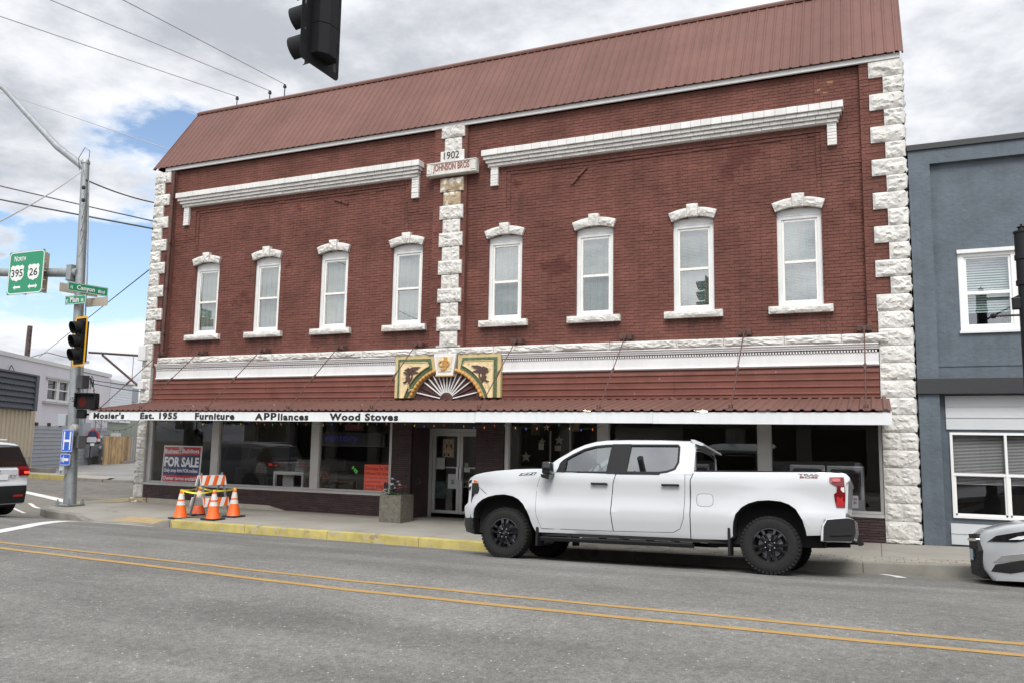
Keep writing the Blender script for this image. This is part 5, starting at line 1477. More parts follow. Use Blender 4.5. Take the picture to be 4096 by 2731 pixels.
# ---- traffic lights
M_sigblack = mat('signal_black', (0.010, 0.010, 0.011), 0.6, spec=.2)
M_sigyel = mat('signal_yellow_border', (0.72, 0.36, 0.008), 0.4)
M_lens = {c: mat('lens_' + c, col, .2) for c, col in (('red', (.10, .006, .006)), ('amber', (.10, .05, .004)), ('green', (.004, .07, .035)))}
def traffic_light(root, o_, rt_, border, spacing=.345, wd=.62, vis=.30):
    """three-section head; o_ = lower left corner of the backplate, rt_ = unit vector to the right as seen from its front"""
    o_ = Vector(o_); rt_ = Vector(rt_).normalized(); fr_ = Vector((rt_.y, -rt_.x, 0))
    P_ = lambda u, v, d: tuple(o_ + rt_ * u + Vector((0, 0, v)) + fr_ * d)
    H = 3 * spacing + .24
    slots = []
    for sx in (.045, wd - .095):
        for k in range(5):
            for j in range(3):
                zc_ = .14 + k * (H - .28) / 4
                slots.append([(sx + j * .02, zc_ - .05), (sx + j * .02 + .009, zc_ - .05), (sx + j * .02 + .009, zc_ + .05), (sx + j * .02, zc_ + .05)])
    mb = MB(); mb.prism(rrect(0, wd, 0, H, .06), P_, -.006, 0, slots); mb.build('backplate', M_sigblack, root)
    if border: mb = MB(); mb.prism(rrect(-.005, wd + .005, -.005, H + .005, .06), P_, -.008, .004, [rrect(.045, wd - .045, .045, H - .045, .03)]); mb.build('reflective_border', M_sigyel, root)
    cx = wd / 2
    for k, c in enumerate(('green', 'amber', 'red')):
        zc_ = .12 + spacing * (k + .5)
        mb = MB(); mb.prism(rrect(cx - .172, cx + .172, zc_ - spacing / 2 + .003, zc_ + spacing / 2 - .003, .03), P_, .0, .05)
        mb.prism([(cx - .16, -.005), (cx + .16, -.005), (cx + .16, -.10), (cx + .07, -.17), (cx - .07, -.17), (cx - .16, -.10)], lambda u, v, d: P_(u, d, v), zc_ - spacing / 2 + .004, zc_ + spacing / 2 - .004)
        sec = mb.build('signal_section', M_sigblack, root)
        mb = MB(); mb.lathe([(0, .075), (.08, .07), (.145, .052)], lambda a, b, h, zc_=zc_: P_(cx + a, zc_ + b, h), 18); mb.build('lens', M_lens[c], sec, smooth=40)
        mb = MB()
        a0, a1 = math.radians(-62), math.radians(242)
        n = 20; pr = []
        for rad in (.152, .158):
            for i in range(n + 1):
                a = lerp(a0, a1, i / n)
                ln = vis - .10 * (1 - (math.sin(a) + 1) / 2) - .02
                for dd in (.05, ln): pr.append(P_(cx + rad * math.cos(a) * (1 - .06 * (dd > .1)), zc_ + rad * math.sin(a) - .02 * (dd > .1), dd))
        m_ = 2 * (n + 1)
        fs_ = []
        for i in range(n):
            for base in (0, m_): fs_.append((base + 2 * i, base + 2 * i + 1, base + 2 * i + 3, base + 2 * i + 2))
            fs_.append((2 * i + 1, m_ + 2 * i + 1, m_ + 2 * i + 3, 2 * i + 3))
        mb.mesh(pr, fs_); mb.build('visor', M_sigblack, sec, smooth=40)
TL = thing('traffic_light', 'yellow-bordered three-lamp traffic light fixed to the signal pole', 'traffic light', (-18.7, -2.3, 3.5), group='traffic lights')
traffic_light(TL, (-18.97, -2.22, 3.52), (.985, -.17, 0), True, wd=.56)
mb = MB(); mb.tube([(-18.72, -2.3, 4.55), (-19.2, -1.92, 4.55)], .03, 6); mb.tube([(-18.72, -2.3, 3.75), (-19.1, -1.92, 3.75)], .03, 6); mb.build('mounting_bracket', M_sigblack, TL)
TL2 = thing('traffic_light', 'black traffic light hung over the street, seen from its back', 'traffic light', (-5.4, -10.1, 5.76), group='traffic lights')
traffic_light(TL2, (-5.43, -9.72, 5.76), (0, -1, 0), False, wd=.68, vis=.40)
mb = MB(); mb.tube([(-5.33, -10.06, 6.9), (-5.33, -10.06, 7.3)], .03, 8); mb.build('hanger', M_sigblack, TL2)
MA = thing('mast_arm_pole', 'galvanised mast arm pole on the near corner holding the hanging light', 'signal pole', (-5.33, -16.6, -.05))
mb = MB(); mb.tube([(-5.33, -16.6, -.1), (-5.33, -16.6, 7.6)], [.2, .15], 14); mb.tube([(-5.33, -16.6, 7.25), (-5.33, -9.6, 7.33)], [.13, .08], 12); mb.build('pole', M_galv, MA, smooth=40)
PS = thing('pedestrian_signal', 'black pedestrian signal showing a red hand beside the awning end', 'pedestrian signal', (-18.4, -2.1, 2.2))
pp = lambda u, v, d: (-18.76 + u * .89 + .45 * d, -2.16 + u * .45 - .89 * d, 2.43 + v)
mb = MB(); mb.prism(rrect(0, .50, 0, .40, .05), pp, -.14, .06); mb.prism(rrect(-.01, .51, .385, .415, .01), pp, -.1, .16); mb.prism(rrect(-.012, .012, .05, .40, .005), pp, 0, .15); mb.prism(rrect(.488, .512, .05, .40, .005), pp, 0, .15)
mb.build('housing', M_sigblack, PS, smooth=30)
mb = MB(); mb.prism(rrect(.02, .22, -.235, -.01, .03), pp, -.12, .02); mb.build('lower_housing', M_sigblack, PS)
hand = [(.10, .05), (.20, .05), (.24, .12), (.285, .19), (.275, .215), (.225, .17), (.225, .29), (.205, .295), (.198, .215), (.188, .33), (.165, .332), (.16, .22), (.145, .33), (.122, .325), (.125, .215), (.108, .29), (.088, .285), (.085, .14)]
M_hand = mat('red_hand_lamp', (.045, .004, .003), .6, emit=((1, .05, .02), .018), spec=.2)
mb = MB(); mb.prism(hand, pp, .061, .064); mb.build('hand_symbol', M_hand, PS)
mb = MB(); mb.tube([(-18.45, -1.95, 2.6), (-19.05, -1.9, 2.6)], .03, 6); mb.tube([(-18.45, -1.95, 2.3), (-19.05, -1.9, 2.3)], .03, 6); mb.build('mounting_bracket', M_sigblack, PS)

# ---- black ornamental lamp post at the right
M_post = mat('black_lamp_post', (0.008, 0.008, 0.010), 0.45, spec=.3)
LP = thing('lamp_post', 'black ornamental street lamp post with banner arm by grey building', 'lamp post', (2.16, -2.5, .1))
lpz = lambda a, b, h: (2.16 + a, -2.5 + b, h)
mb = MB(); mb.lathe([(.19, .08), (.19, .30), (.15, .34), (.16, .75), (.12, .82), (.098, .90), (.09, 2.4), (.09, 4.28), (.115, 4.29), (.115, 4.36), (.10, 4.37), (.098, 4.68), (.118, 4.69), (.118, 4.76), (.105, 4.77), (.105, 5.10), (.12, 5.105), (.12, 5.13), (.07, 5.145), (.05, 5.16), (.045, 5.185), (.065, 5.20), (.03, 5.215), (.012, 5.225), (.018, 5.245), (0, 5.26)], lpz, 18); mb.build('post', M_post, LP, smooth=35)
mb = MB(); mb.tube([(2.10, -2.5, 3.83), (1.74, -2.5, 3.83)], .016, 8); mb.lathe([(0, .045), (.03, .035), (.045, 0), (.03, -.035), (0, -.045)], lambda a, b, h: (1.72 + h, -2.5 + a, 3.83 + b), 10); mb.build('banner_arm', M_post, LP, smooth=40)
mb = MB(); mb.lathe([(.035, 0), (.042, 0)], lambda a, b, h: (1.88 + a, -2.5 + h, 3.765 + b), 14); mb.tube([(1.88 + .036 * math.cos(t_), -2.5, 3.765 + .036 * math.sin(t_)) for t_ in frange(0, 2 * PI, .5)], .005, 4); mb.build('banner_ring', M_galv, LP)
mb = MB(); mb.box(1.98, 2.10, -2.56, -2.44, 3.92, 4.10, .015); mb.prism([(1.97, 4.09), (2.08, 4.14), (2.08, 4.09)], facade, -2.55, -2.45); mb.build('outlet_box', M_post, LP)
mb = MB(); mb.tube([(2.16, -2.5, 4.98), (3.2, -2.5, 4.98)], .035, 8); mb.tube([(2.16, -2.5, 4.5), (3.0, -2.5, 4.95)], .02, 6); mb.lathe([(.05, 0), (.20, -.05), (.26, -.20), (.24, -.22), (0, -.22)], lambda a, b, h: (3.2 + a, -2.5 + b, 4.98 + h), 16); mb.build('lantern_arm', M_post, LP)
# ================================================================== vehicles
def paint(name, col, metal=0.0, rough=.32):
    return mat(name, col, rough, metal=metal, coat=.8, spec=.3)
M_wpaint = paint('white_car_paint', (.53, .54, .55))
M_trim = mat('black_plastic_trim', (.014, .014, .015), .6, spec=.22)
M_gloss = mat('gloss_black', (.010, .010, .011), .12, coat=.5)
M_under = mat('dark_underbody', (.012, .012, .012), .85)
M_tyre = mat('tyre_rubber', (.016, .0155, .015), .8, spec=.25, var=.25, vs=25, bump=.4, bs=80, bdist=.004)
M_redlens = mat('red_lens', (.15, .003, .006), .15, coat=.5)
M_redlens2 = mat('bright_red_lens', (.40, .010, .012), .2, coat=.5)
M_clear = mat('clear_lens', (.72, .72, .72), .12, coat=1)
M_amber = mat('amber_lens', (.75, .17, .03), .15, coat=1)
M_autoglass = glassmat('clear_car_glass', (.72, .84, .80), 1.0, dark=.10, base=.14)
M_tint = glassmat('tinted_car_glass', (.22, .24, .25), 1.0, dark=.5, base=.16)
M_seat = mat('charcoal_seat', (.035, .034, .034), .8)
M_chrome2 = mat('bright_metal', (.75, .75, .76), .18, metal=1)

def car_body(outline, W, inset, xs, zs, crown=None, bev=.035, sharp=lambda x, z: False):
    """side outline carried across the width, rounded along its rim, then shaped by inset(x, z)"""
    bm = bmesh.new()
    f0 = bm.faces.new([bm.verts.new((p[0], 0, p[1])) for p in outline])
    r = bmesh.ops.extrude_face_region(bm, geom=[f0])
    for g_ in r['geom']:
        if isinstance(g_, bmesh.types.BMVert): g_.co.y = W
    bmesh.ops.recalc_face_normals(bm, faces=bm.faces)
    rim = [e for e in bm.edges if abs(e.verts[0].co.y - e.verts[1].co.y) < 1e-6]
    soft = [e for e in rim if not sharp(*((e.verts[0].co.x + e.verts[1].co.x) / 2, (e.verts[0].co.z + e.verts[1].co.z) / 2))]
    bmesh.ops.bevel(bm, geom=soft, offset=bev, segments=3, affect='EDGES', profile=.5, clamp_overlap=True)
    def cut(co, no): bmesh.ops.bisect_plane(bm, geom=list(bm.verts) + list(bm.edges) + list(bm.faces), plane_co=co, plane_no=no)
    for x in xs: cut((x, 0, 0), (1, 0, 0))
    for z in zs: cut((0, 0, z), (0, 0, 1))
    for k in range(1, 8): cut((0, W * k / 8, 0), (0, 1, 0))
    for v in bm.verts:
        s_ = 1 - 2 * v.co.y / W
        v.co.y += inset(v.co.x, v.co.z) * s_
        if crown: v.co.z += crown(v.co.x, v.co.z) * (1 - s_ * s_)
    bmesh.ops.remove_doubles(bm, verts=bm.verts, dist=1e-4)
    mb = MB(); mb.bm(bm); return mb
def skin(poly, inset, off, th=.012, xs=(), zs=(), W=None, bev=0.0):
    """panel lying on the side of the body"""
    bm = bmesh.new()
    bm.faces.new([bm.verts.new((p[0], 0, p[1])) for p in poly])
    def cut(co, no): bmesh.ops.bisect_plane(bm, geom=list(bm.verts) + list(bm.edges) + list(bm.faces), plane_co=co, plane_no=no)
    for x in xs: cut((x, 0, 0), (1, 0, 0))
    for z in zs: cut((0, 0, z), (0, 0, 1))
    bmesh.ops.triangulate(bm, faces=[f for f in bm.faces if len(f.verts) > 4])
    r = bmesh.ops.extrude_face_region(bm, geom=list(bm.faces))
    top = {g_ for g_ in r['geom'] if isinstance(g_, bmesh.types.BMVert)}
    for v in bm.verts:
        y = inset(v.co.x, v.co.z) - (off if v in top else off - th)
        v.co.y = y if W is None else W - y
    bmesh.ops.recalc_face_normals(bm, faces=bm.faces)
    mb = MB(); mb.bm(bm); return mb
def grow(poly, d):
    n = len(poly); c = Vector((sum(p[0] for p in poly) / n, sum(p[1] for p in poly) / n)); out_ = []
    for i in range(n):
        a, b, c_ = Vector(poly[i - 1]), Vector(poly[i]), Vector(poly[(i + 1) % n])
        n1_, n2_ = (b - a).normalized(), (c_ - b).normalized()
        m1, m2 = Vector((n1_.y, -n1_.x)), Vector((n2_.y, -n2_.x))
        m_ = (m1 + m2)
        if m_.length < 1e-6: m_ = m1
        m_.normalize(); k = d / max(.4, m_.dot(m1))
        out_.append((b.x + m_.x * k, b.y + m_.y * k))
    area = sum(poly[i - 1][0] * poly[i][1] - poly[i][0] * poly[i - 1][1] for i in range(n))
    if area < 0: return grow(list(reversed(poly)), d)
    return out_
def make_wheel(root, x, y, z, r, rim_r, wdt, spoke_fn, rim_m, side=-1, lugs=6):
    """wheel part with its tyre, spokes, nuts and cap; side=-1: outer face looks to -Y"""
    wroot = bpy.data.objects.new('wheel', None); COL.objects.link(wroot); wroot.parent = root; wroot.location = (x, y, z)
    if side > 0: wroot.rotation_euler = (0, 0, PI)
    pl = lambda a, b, h: (a, h, b)             # h grows inwards from the outer face
    mb = MB()
    hw = wdt
    mb.lathe([(rim_r, .022), (rim_r + .012, .004), (rim_r + .05, -.002), (r * .80, -.004), (r * .90, .004), (r * .965, .022), (r * .99, .05), (r, .08), (r, hw - .08), (r * .99, hw - .05), (r * .90, hw - .004), (rim_r, hw - .02)], pl, 48)
    n = 44
    for i in range(n):
        a = 2 * PI * i / n
        for (r0, r1, h0, h1, da) in ((r * .92, r * .985, -.001, .012, .045), (r * .985, r * 1.008, .02, .09, .048), (r * .99, r * 1.008, .10, .17, .05), (r * .985, r * 1.008, .18, hw - .02, .048)):
            a0 = a + (.03 if h0 > .05 else 0); w2 = da
            q = []
            for rr_ in (r0, r1):
                for aa in (a0 - w2, a0 + w2):
                    for hh in (h0, h1): q.append(pl(rr_ * math.cos(aa), rr_ * math.sin(aa), hh))
            mb.mesh(q, [(0, 1, 3, 2), (4, 6, 7, 5), (0, 4, 5, 1), (2, 3, 7, 6), (0, 2, 6, 4), (1, 5, 7, 3)])
    mb.build('tyre', M_tyre, wroot, smooth=35)
    mb = MB(); mb.lathe([(rim_r - .004, .016), (rim_r - .004, .03), (rim_r - .022, .05), (rim_r - .03, .16), (.08, .17), (0, .17)], pl, 40); mb.lathe([(rim_r + .006, .010), (rim_r - .006, .008), (rim_r - .012, .02), (rim_r - .004, .03)], pl, 40); mb.build('rim', rim_m, wroot, smooth=40)
    spoke_fn(wroot, pl, rim_r, rim_m)
    mb = MB(); mb.lathe([(rim_r * .72, .105), (rim_r * .30, .105)], pl, 28); mb.lathe([(rim_r * .72, .105), (rim_r * .72, .13)], pl, 28); mb.build('brake_disc', mat('brake_disc_metal', (.22, .22, .23), .4, metal=.7), wroot)
    return wroot
def v_spokes(wroot, pl, rr_, m):
    for k in range(5):
        c = math.radians(90 + 72 * k)
        for sg in (-1, 1):
            a0, a1 = c + sg * math.radians(19), c + sg * math.radians(13)
            p0 = Vector((.062 * math.cos(a0), .062 * math.sin(a0))); p1 = Vector(((rr_ - .01) * math.cos(a1), (rr_ - .01) * math.sin(a1)))
            d = (p1 - p0).normalized(); n_ = Vector((-d.y, d.x))
            mb = MB(); q = []
            for p, wd, h in ((p0, .019, .018), (p0.lerp(p1, .6), .020, .014), (p1, .027, .020)):
                q += [(p + n_ * wd, h + .008), (p + n_ * wd * .55, h - .004), (p - n_ * wd * .55, h - .004), (p - n_ * wd, h + .008), (p - n_ * wd, h + .05), (p + n_ * wd, h + .05)]
            v_ = [pl(a.x, a.y, h) for a, h in q]
            f_ = [(i * 6 + j, i * 6 + (j + 1) % 6, (i + 1) * 6 + (j + 1) % 6, (i + 1) * 6 + j) for i in range(2) for j in range(6)]
            mb.mesh(v_, f_); mb.build('spoke', m, wroot)
    mb = MB(); mb.lathe([(0, .004), (.034, .006), (.04, .012), (.04, .03), (.085, .03), (.09, .05)], pl, 20); mb.build('hub', m, wroot, smooth=40)
    for k in range(6):
        a = 2 * PI * k / 6
        mb = MB(); mb.lathe([(0, .0), (.008, .002), (.011, .008), (.011, .034)], lambda x_, y_, h: pl(x_ + .068 * math.cos(a), y_ + .068 * math.sin(a), h + .004), 8); mb.build('wheel_nut', M_chrome2, wroot, smooth=40)
    # cap emblem
    mb = MB(); mb.prism([(-.030, -.004), (-.010, -.004), (-.010, -.011), (.010, -.011), (.010, -.004), (.030, -.004), (.024, .007), (.010, .007), (.010, .013), (-.010, .013), (-.010, .007), (-.024, .007)], lambda u, v, d: pl(u * math.cos(.3) - v * math.sin(.3), u * math.sin(.3) + v * math.cos(.3), d), .0015, .006); mb.build('emblem', M_chrome2, wroot)
def plain_spokes(n=5, wd=.035):
    def fn(wroot, pl, rr_, m):
        for k in range(n):
            a = 2 * PI * k / n + .3; d = Vector((math.cos(a), math.sin(a))); n_ = Vector((-d.y, d.x))
            mb = MB(); q = []
            for p, w_, h in ((d * .03, wd, .02), (d * (rr_ - .01), wd * .7, .02)): q += [(p + n_ * w_, h), (p - n_ * w_, h), (p - n_ * w_, h + .03), (p + n_ * w_, h + .03)]
            mb.mesh([pl(a_.x, a_.y, h) for a_, h in q], [(0, 1, 5, 4), (1, 2, 6, 5), (2, 3, 7, 6), (3, 0, 4, 7)]); mb.build('spoke', m, wroot)
    return fn

# ------------------------------------------------------------------ the white pickup
TR = thing('pickup_truck', 'white crew-cab pickup truck with black wheels parked at the kerb', 'pickup truck', (-5.325, -5.20, -.006), local=True)
TR.scale = (1.016, 1, 1)
TR.rotation_euler = (-.104, -.0175, 0)
TW = 2.03
def t_in(x, z):
    i = .03
    if z > 1.235: i += (z - 1.235) * .22
    elif z > .76: i += .030 * math.sin(PI * (z - .76) / .475)
    else: i += (.76 - z) * .26
    if x < .15: i += .25 * ((.15 - x) / .92) ** 2.2
    if x > 4.5: i += .05 * ((x - 4.5) / .45) ** 2
    for hx in (0.0, 3.90):
        r = math.hypot(x - hx, (z - .40) * .98)
        if r < .86: i -= .036 * sm((.86 - r) / .26)
    return max(i, -.006)
arch_f = [(.506, .421), (.46, .50), (.429, .58), (.405, .66), (.370, .74), (.302, .838), (.22, .91), (.12, .955), (-.03, .978), (-.179, .968), (-.30, .94), (-.40, .895), (-.477, .83), (-.525, .75), (-.552, .66), (-.558, .60)]
arch_r = [(4.367, .534), (4.36, .60), (4.324, .739), (4.244, .879), (4.16, .94), (4.05, .978), (3.90, .99), (3.752, .978), (3.63, .94), (3.54, .885), (3.46, .79), (3.425, .68), (3.412, .58), (3.41, .488)]
T_out = [(-.70, 1.02), (-.705, 1.19), (-.66, 1.235), (-.565, 1.283), (-.40, 1.318), (-.224, 1.342), (.147, 1.372), (.42, 1.382), (.60, 1.385), (.70, 1.335), (2.86, 1.335), (2.885, 1.366), (4.86, 1.383), (4.935, 1.365), (4.975, 1.32), (4.975, 1.285), (4.93, 1.235), (4.915, .90), (4.90, .785), (4.64, .755), (4.585, .665), (4.565, .545)] + arch_r + [(3.35, .434), (2.86, .425), (2.82, .43), (.60, .425)] + arch_f + [(-.57, .595), (-.755, .60), (-.775, .70), (-.765, .79), (-.70, .84)]
is_arch = lambda x, z: (abs(x) < .62 and z < 1.0 and z > .38 and x > -.60) or (3.3 < x < 4.45 and z < 1.01 and z > .45)
mb = car_body(T_out, TW, t_in, frange(-.68, 4.9, .16), [.5, .62, .76, .85, .95, 1.05, 1.15, 1.235, 1.30], lambda x, z: .05 * sm((z - 1.15) / .15) * sm((.62 - x) / .3), .035, is_arch)
mb.build('body', M_wpaint, TR, smooth=32)
# cab
def c_in(x, z): return .045 + (z - 1.33) * .36 + .16 * max(0, (.95 - x)) * 0.9
c_out = [(.60, 1.39), (.70, 1.325), (2.86, 1.325), (2.885, 1.37), (2.89, 1.70), (2.865, 1.775), (2.79, 1.818), (2.4, 1.835), (1.9, 1.841), (1.55, 1.836), (1.38, 1.815), (1.209, 1.768), (1.037, 1.688), (.793, 1.540)]
fw_ = [(.83, 1.338), (1.608, 1.338), (1.655, 1.762), (1.55, 1.760), (1.381, 1.742), (1.21, 1.695), (1.038, 1.606), (.90, 1.52), (.855, 1.47)]
rw_ = [(1.885, 1.345), (2.38, 1.345), (2.50, 1.362), (2.61, 1.405), (2.655, 1.50), (2.655, 1.735), (2.63, 1.762), (1.925, 1.765)]
for sd_ in (0, 1):
    yy = (lambda x, z, o: c_in(x, z) + o) if sd_ == 0 else (lambda x, z, o: TW - c_in(x, z) - o)
    mb = MB(); mb.prism(c_out, lambda u, v, d: (u, yy(u, v, d), v), 0, .05, [fw_, rw_]); mb.build('cab_side', M_wpaint, TR)
    for wpoly, gm, nm in ((fw_, M_autoglass, 'front_side_glass'), (rw_, M_tint, 'rear_side_glass')):
        mb = MB(); mb.prism(grow(wpoly, .01), lambda u, v, d: (u, yy(u, v, d), v), .016, .021); mb.build(nm, gm, TR)
        mb = MB(); mb.prism(grow(wpoly, .014), lambda u, v, d: (u, yy(u, v, d), v), -.005, .012, [grow(wpoly, -.016)]); mb.build('window_seal', M_trim, TR)
    mb = MB(); mb.prism([(1.60, 1.322), (1.895, 1.322), (1.935, 1.782), (1.648, 1.782)], lambda u, v, d: (u, yy(u, v, d), v), -.008, .01); mb.build('pillar_cover', M_trim, TR)
    mb = MB(); mb.prism([(.76, 1.30), (2.40, 1.318), (2.40, 1.336), (.80, 1.336)], lambda u, v, d: (u, yy(u, v, d), v), -.008, .01); mb.build('belt_trim', M_trim, TR)
    mb = MB(); mb.prism([(.80, 1.338), (.94, 1.338), (.955, 1.555), (.87, 1.50)], lambda u, v, d: (u, yy(u, v, d), v), -.007, .012); mb.build('mirror_sail', M_trim, TR)
# roof skin and A-post edge
top = [(.60, 1.39), (.793, 1.540), (1.037, 1.688), (1.209, 1.768), (1.38, 1.815), (1.55, 1.836), (1.9, 1.841), (2.4, 1.835), (2.79, 1.818), (2.865, 1.775), (2.89, 1.70)]
def roofpt(u, v):
    k = u * (len(top) - 1); i = min(int(k), len(top) - 2); t_ = k - i
    x, z = lerp(top[i][0], top[i + 1][0], t_), lerp(top[i][1], top[i + 1][1], t_)
    e = c_in(x, z); y = lerp(e + .0, TW - e, v); s_ = 1 - 2 * v
    return x, y, z + .055 * (1 - abs(s_) ** 2.5) + .002
mb = MB(); mb.grid(lambda u, v: roofpt(lerp(.40, 1, u), v), 20, 12); mb.grid(lambda u, v: roofpt(lerp(.40, 1, u), v)[:2] + (roofpt(lerp(.40, 1, u), v)[2] - .04,), 20, 12); mb.build('roof', M_wpaint, TR, smooth=50)
mb = MB(); mb.grid(lambda u, v: roofpt(lerp(0.0, .40, u), lerp(.045, .955, v)), 8, 12); mb.build('windscreen', M_autoglass, TR, smooth=50)
for v0, v1 in ((0, .045), (.955, 1)):
    mb = MB(); mb.grid(lambda u, v: roofpt(lerp(0, .40, u), lerp(v0, v1, v)), 10, 2); mb.build('a_pillar', M_wpaint, TR, smooth=50)
mb = MB(); mb.prism([(.26, 1.36), (TW - .26, 1.36), (TW - .30, 1.74), (.30, 1.74)], lambda u, v, d: (2.875 + d, u, v), .0, .012); mb.build('rear_glass', M_tint, TR)
mb = MB(); mb.prism([(.10, 1.33), (TW - .10, 1.33), (TW - .22, 1.79), (.22, 1.79)], lambda u, v, d: (2.86 + d, u, v), 0, .012, [[(.27, 1.37), (TW - .27, 1.37), (TW - .31, 1.73), (.31, 1.73)]]); mb.build('cab_back', M_wpaint, TR)
mb = MB(); mb.prism([(2.80, 1.855), (2.86, 1.85), (2.985, 1.795), (2.99, 1.765), (2.95, 1.765), (2.84, 1.80)], lambda u, v, d: (u, d, v), .26, TW - .26); mb.build('roof_spoiler', M_wpaint, TR, smooth=40)
mb = MB(); mb.prism([(2.90, 1.835), (2.975, 1.802), (2.988, 1.77), (2.94, 1.79)], lambda u, v, d: (u, d, v), TW / 2 - .2, TW / 2 + .2); mb.build('high_brake_light', M_redlens, TR)
mb = MB(); mb.prism([(1.36, 1.87), (1.50, 1.87), (1.50, 1.96), (1.46, 1.965)], lambda u, v, d: (u, d, v), TW / 2 - .02, TW / 2 + .02); mb.build('roof_aerial', M_trim, TR)
# inside
mb = MB(); mb.box(.75, 1.15, .25, TW - .25, 1.0, 1.36, .03); mb.build('dashboard', M_trim, TR)
for y0 in (.35, 1.15):
    mb = MB(); mb.box(1.5, 1.95, y0, y0 + .52, .75, .98, .05); mb.obox((1.97, y0 + .26, 1.28), (.06, 0, .03), (0, .25, 0), (.09, 0, .34)); mb.box(2.02, 2.12, y0 + .12, y0 + .40, 1.58, 1.74, .03); mb.build('seat', M_seat, TR)
mb = MB(); mb.box(2.25, 2.7, .25, TW - .25, .8, 1.0, .04); mb.obox((2.75, TW / 2, 1.25), (.05, 0, .01), (0, TW / 2 - .28, 0), (.04, 0, .3)); mb.build('rear_bench', M_seat, TR)
mb = MB(); mb.lathe([(.17 + .015 * math.cos(t_), .015 * math.sin(t_)) for t_ in frange(0, 2 * PI, .8)], lambda a, b, h: (1.25 + h * .85 + b * .35, .60 + a, 1.36 + b * .9 - h * .4), 18); mb.build('steering_wheel', M_trim, TR)
# doors and shut lines
d1 = [(.640, 1.325), (.56, 1.25), (.505, 1.10), (.503, .95), (.525, .665), (.598, .485), (1.700, .490), (1.686, .60), (1.672, .778), (1.685, 1.0), (1.702, 1.172), (1.742, 1.325)]
d2 = [(1.760, 1.325), (1.716, 1.172), (1.698, 1.0), (1.686, .778), (1.700, .60), (1.714, .49), (2.58, .506), (2.68, .56), (2.735, .70), (2.752, .95), (2.760, 1.264), (2.757, 1.33)]
xs_d, zs_d = frange(.5, 2.8, .16), [.62, .76, .85, .95, 1.05, 1.15, 1.235, 1.30]
for poly, nm, hx in ((d1, 'front_door', (1.376, 1.636)), (d2, 'rear_door', (2.432, 2.69))):
    for sd_ in (0, 1):
        Wd = None if sd_ == 0 else TW
        skin(grow(poly, .006), t_in, .0015, .01, xs_d, zs_d, Wd).build('door_gap', M_trim, TR, smooth=30)
        dr = skin(poly, t_in, .005, .012, xs_d, zs_d, Wd).build(nm, M_wpaint, TR, smooth=30)
        ysg = -1 if sd_ == 0 else 1
        yb = t_in(hx[0], 1.17) if sd_ == 0 else TW - t_in(hx[0], 1.17)
        mb = MB(); mb.box(hx[0], hx[1], min(yb + ysg * .055, yb + ysg * .025), max(yb + ysg * .055, yb + ysg * .025), 1.150, 1.186, .010); mb.box(hx[0] + .01, hx[0] + .05, min(yb, yb + ysg * .03), max(yb, yb + ysg * .03), 1.155, 1.182); mb.box(hx[1] - .05, hx[1] - .01, min(yb, yb + ysg * .03), max(yb, yb + ysg * .03), 1.155, 1.182); mb.build('handle', M_gloss, dr)
# cab to bed gap, fuel flap, fender line
skin([(2.822, .43), (2.834, .43), (2.846, 1.25), (2.885, 1.345), (2.873, 1.345), (2.834, 1.25)], t_in, .002, .012, [], [.6, .76, .95, 1.235]).build('bed_gap', M_trim, TR)
def rr2(x0, x1, z0, z1, r): return rrect(x0, x1, z0, z1, r, 5)
skin(grow(rr2(2.925, 3.148, .885, 1.055, .055), .005), t_in, .0015, .01).build('flap_gap', M_trim, TR)
skin(rr2(2.925, 3.148, .885, 1.055, .055), t_in, .004, .01).build('fuel_flap', M_wpaint, TR)
skin([(-.53, 1.125), (-.522, 1.128), (-.335, .978), (-.343, .975)], t_in, .002, .01, frange(-.5, -.35, .05), []).build('bumper_gap', M_trim, TR)
# lamps
skin([(-.700, 1.20), (-.62, 1.215), (-.505, 1.190), (-.520, 1.125), (-.60, 1.055), (-.698, 1.02)], t_in, .006, .02, frange(-.7, -.5, .04), [1.1]).build('headlamp', M_clear, TR)
skin([(-.585, 1.205), (-.508, 1.187), (-.522, 1.125), (-.580, 1.075)], t_in, .010, .01, [-.54], []).build('marker_lamp', M_amber, TR)
skin([(-.695, 1.195), (-.62, 1.208), (-.635, 1.16), (-.695, 1.14)], t_in, .009, .01, [-.66], []).build('lamp_bezel', M_gloss, TR)
skin([(-.695, 1.09), (-.64, 1.11), (-.65, 1.05), (-.695, 1.03)], t_in, .009, .01, [-.67], []).build('lamp_bezel', M_gloss, TR)
tl_ = [(4.727, 1.318), (4.905, 1.323), (4.915, 1.10), (4.905, .918), (4.800, .919), (4.786, .98), (4.776, 1.092), (4.808, 1.12), (4.817, 1.192), (4.784, 1.212), (4.738, 1.238), (4.725, 1.26)]
for sd_ in (0, 1): skin(tl_, t_in, .012, .03, [4.85], [1.0, 1.2], None if sd_ == 0 else TW).build('tail_light', M_redlens, TR)
skin([(4.765, 1.300), (4.86, 1.302), (4.86, 1.262), (4.768, 1.258)], t_in, .014, .006).build('tail_lamp_insert', M_redlens2, TR)
skin([(4.805, .935), (4.875, .935), (4.885, 1.06), (4.808, 1.06)], t_in, .014, .006).build('tail_lamp_insert', M_redlens2, TR)
skin([(4.855, 1.125), (4.905, 1.12), (4.905, 1.185), (4.865, 1.185)], t_in, .014, .006).build('reversing_lamp', M_clear, TR)
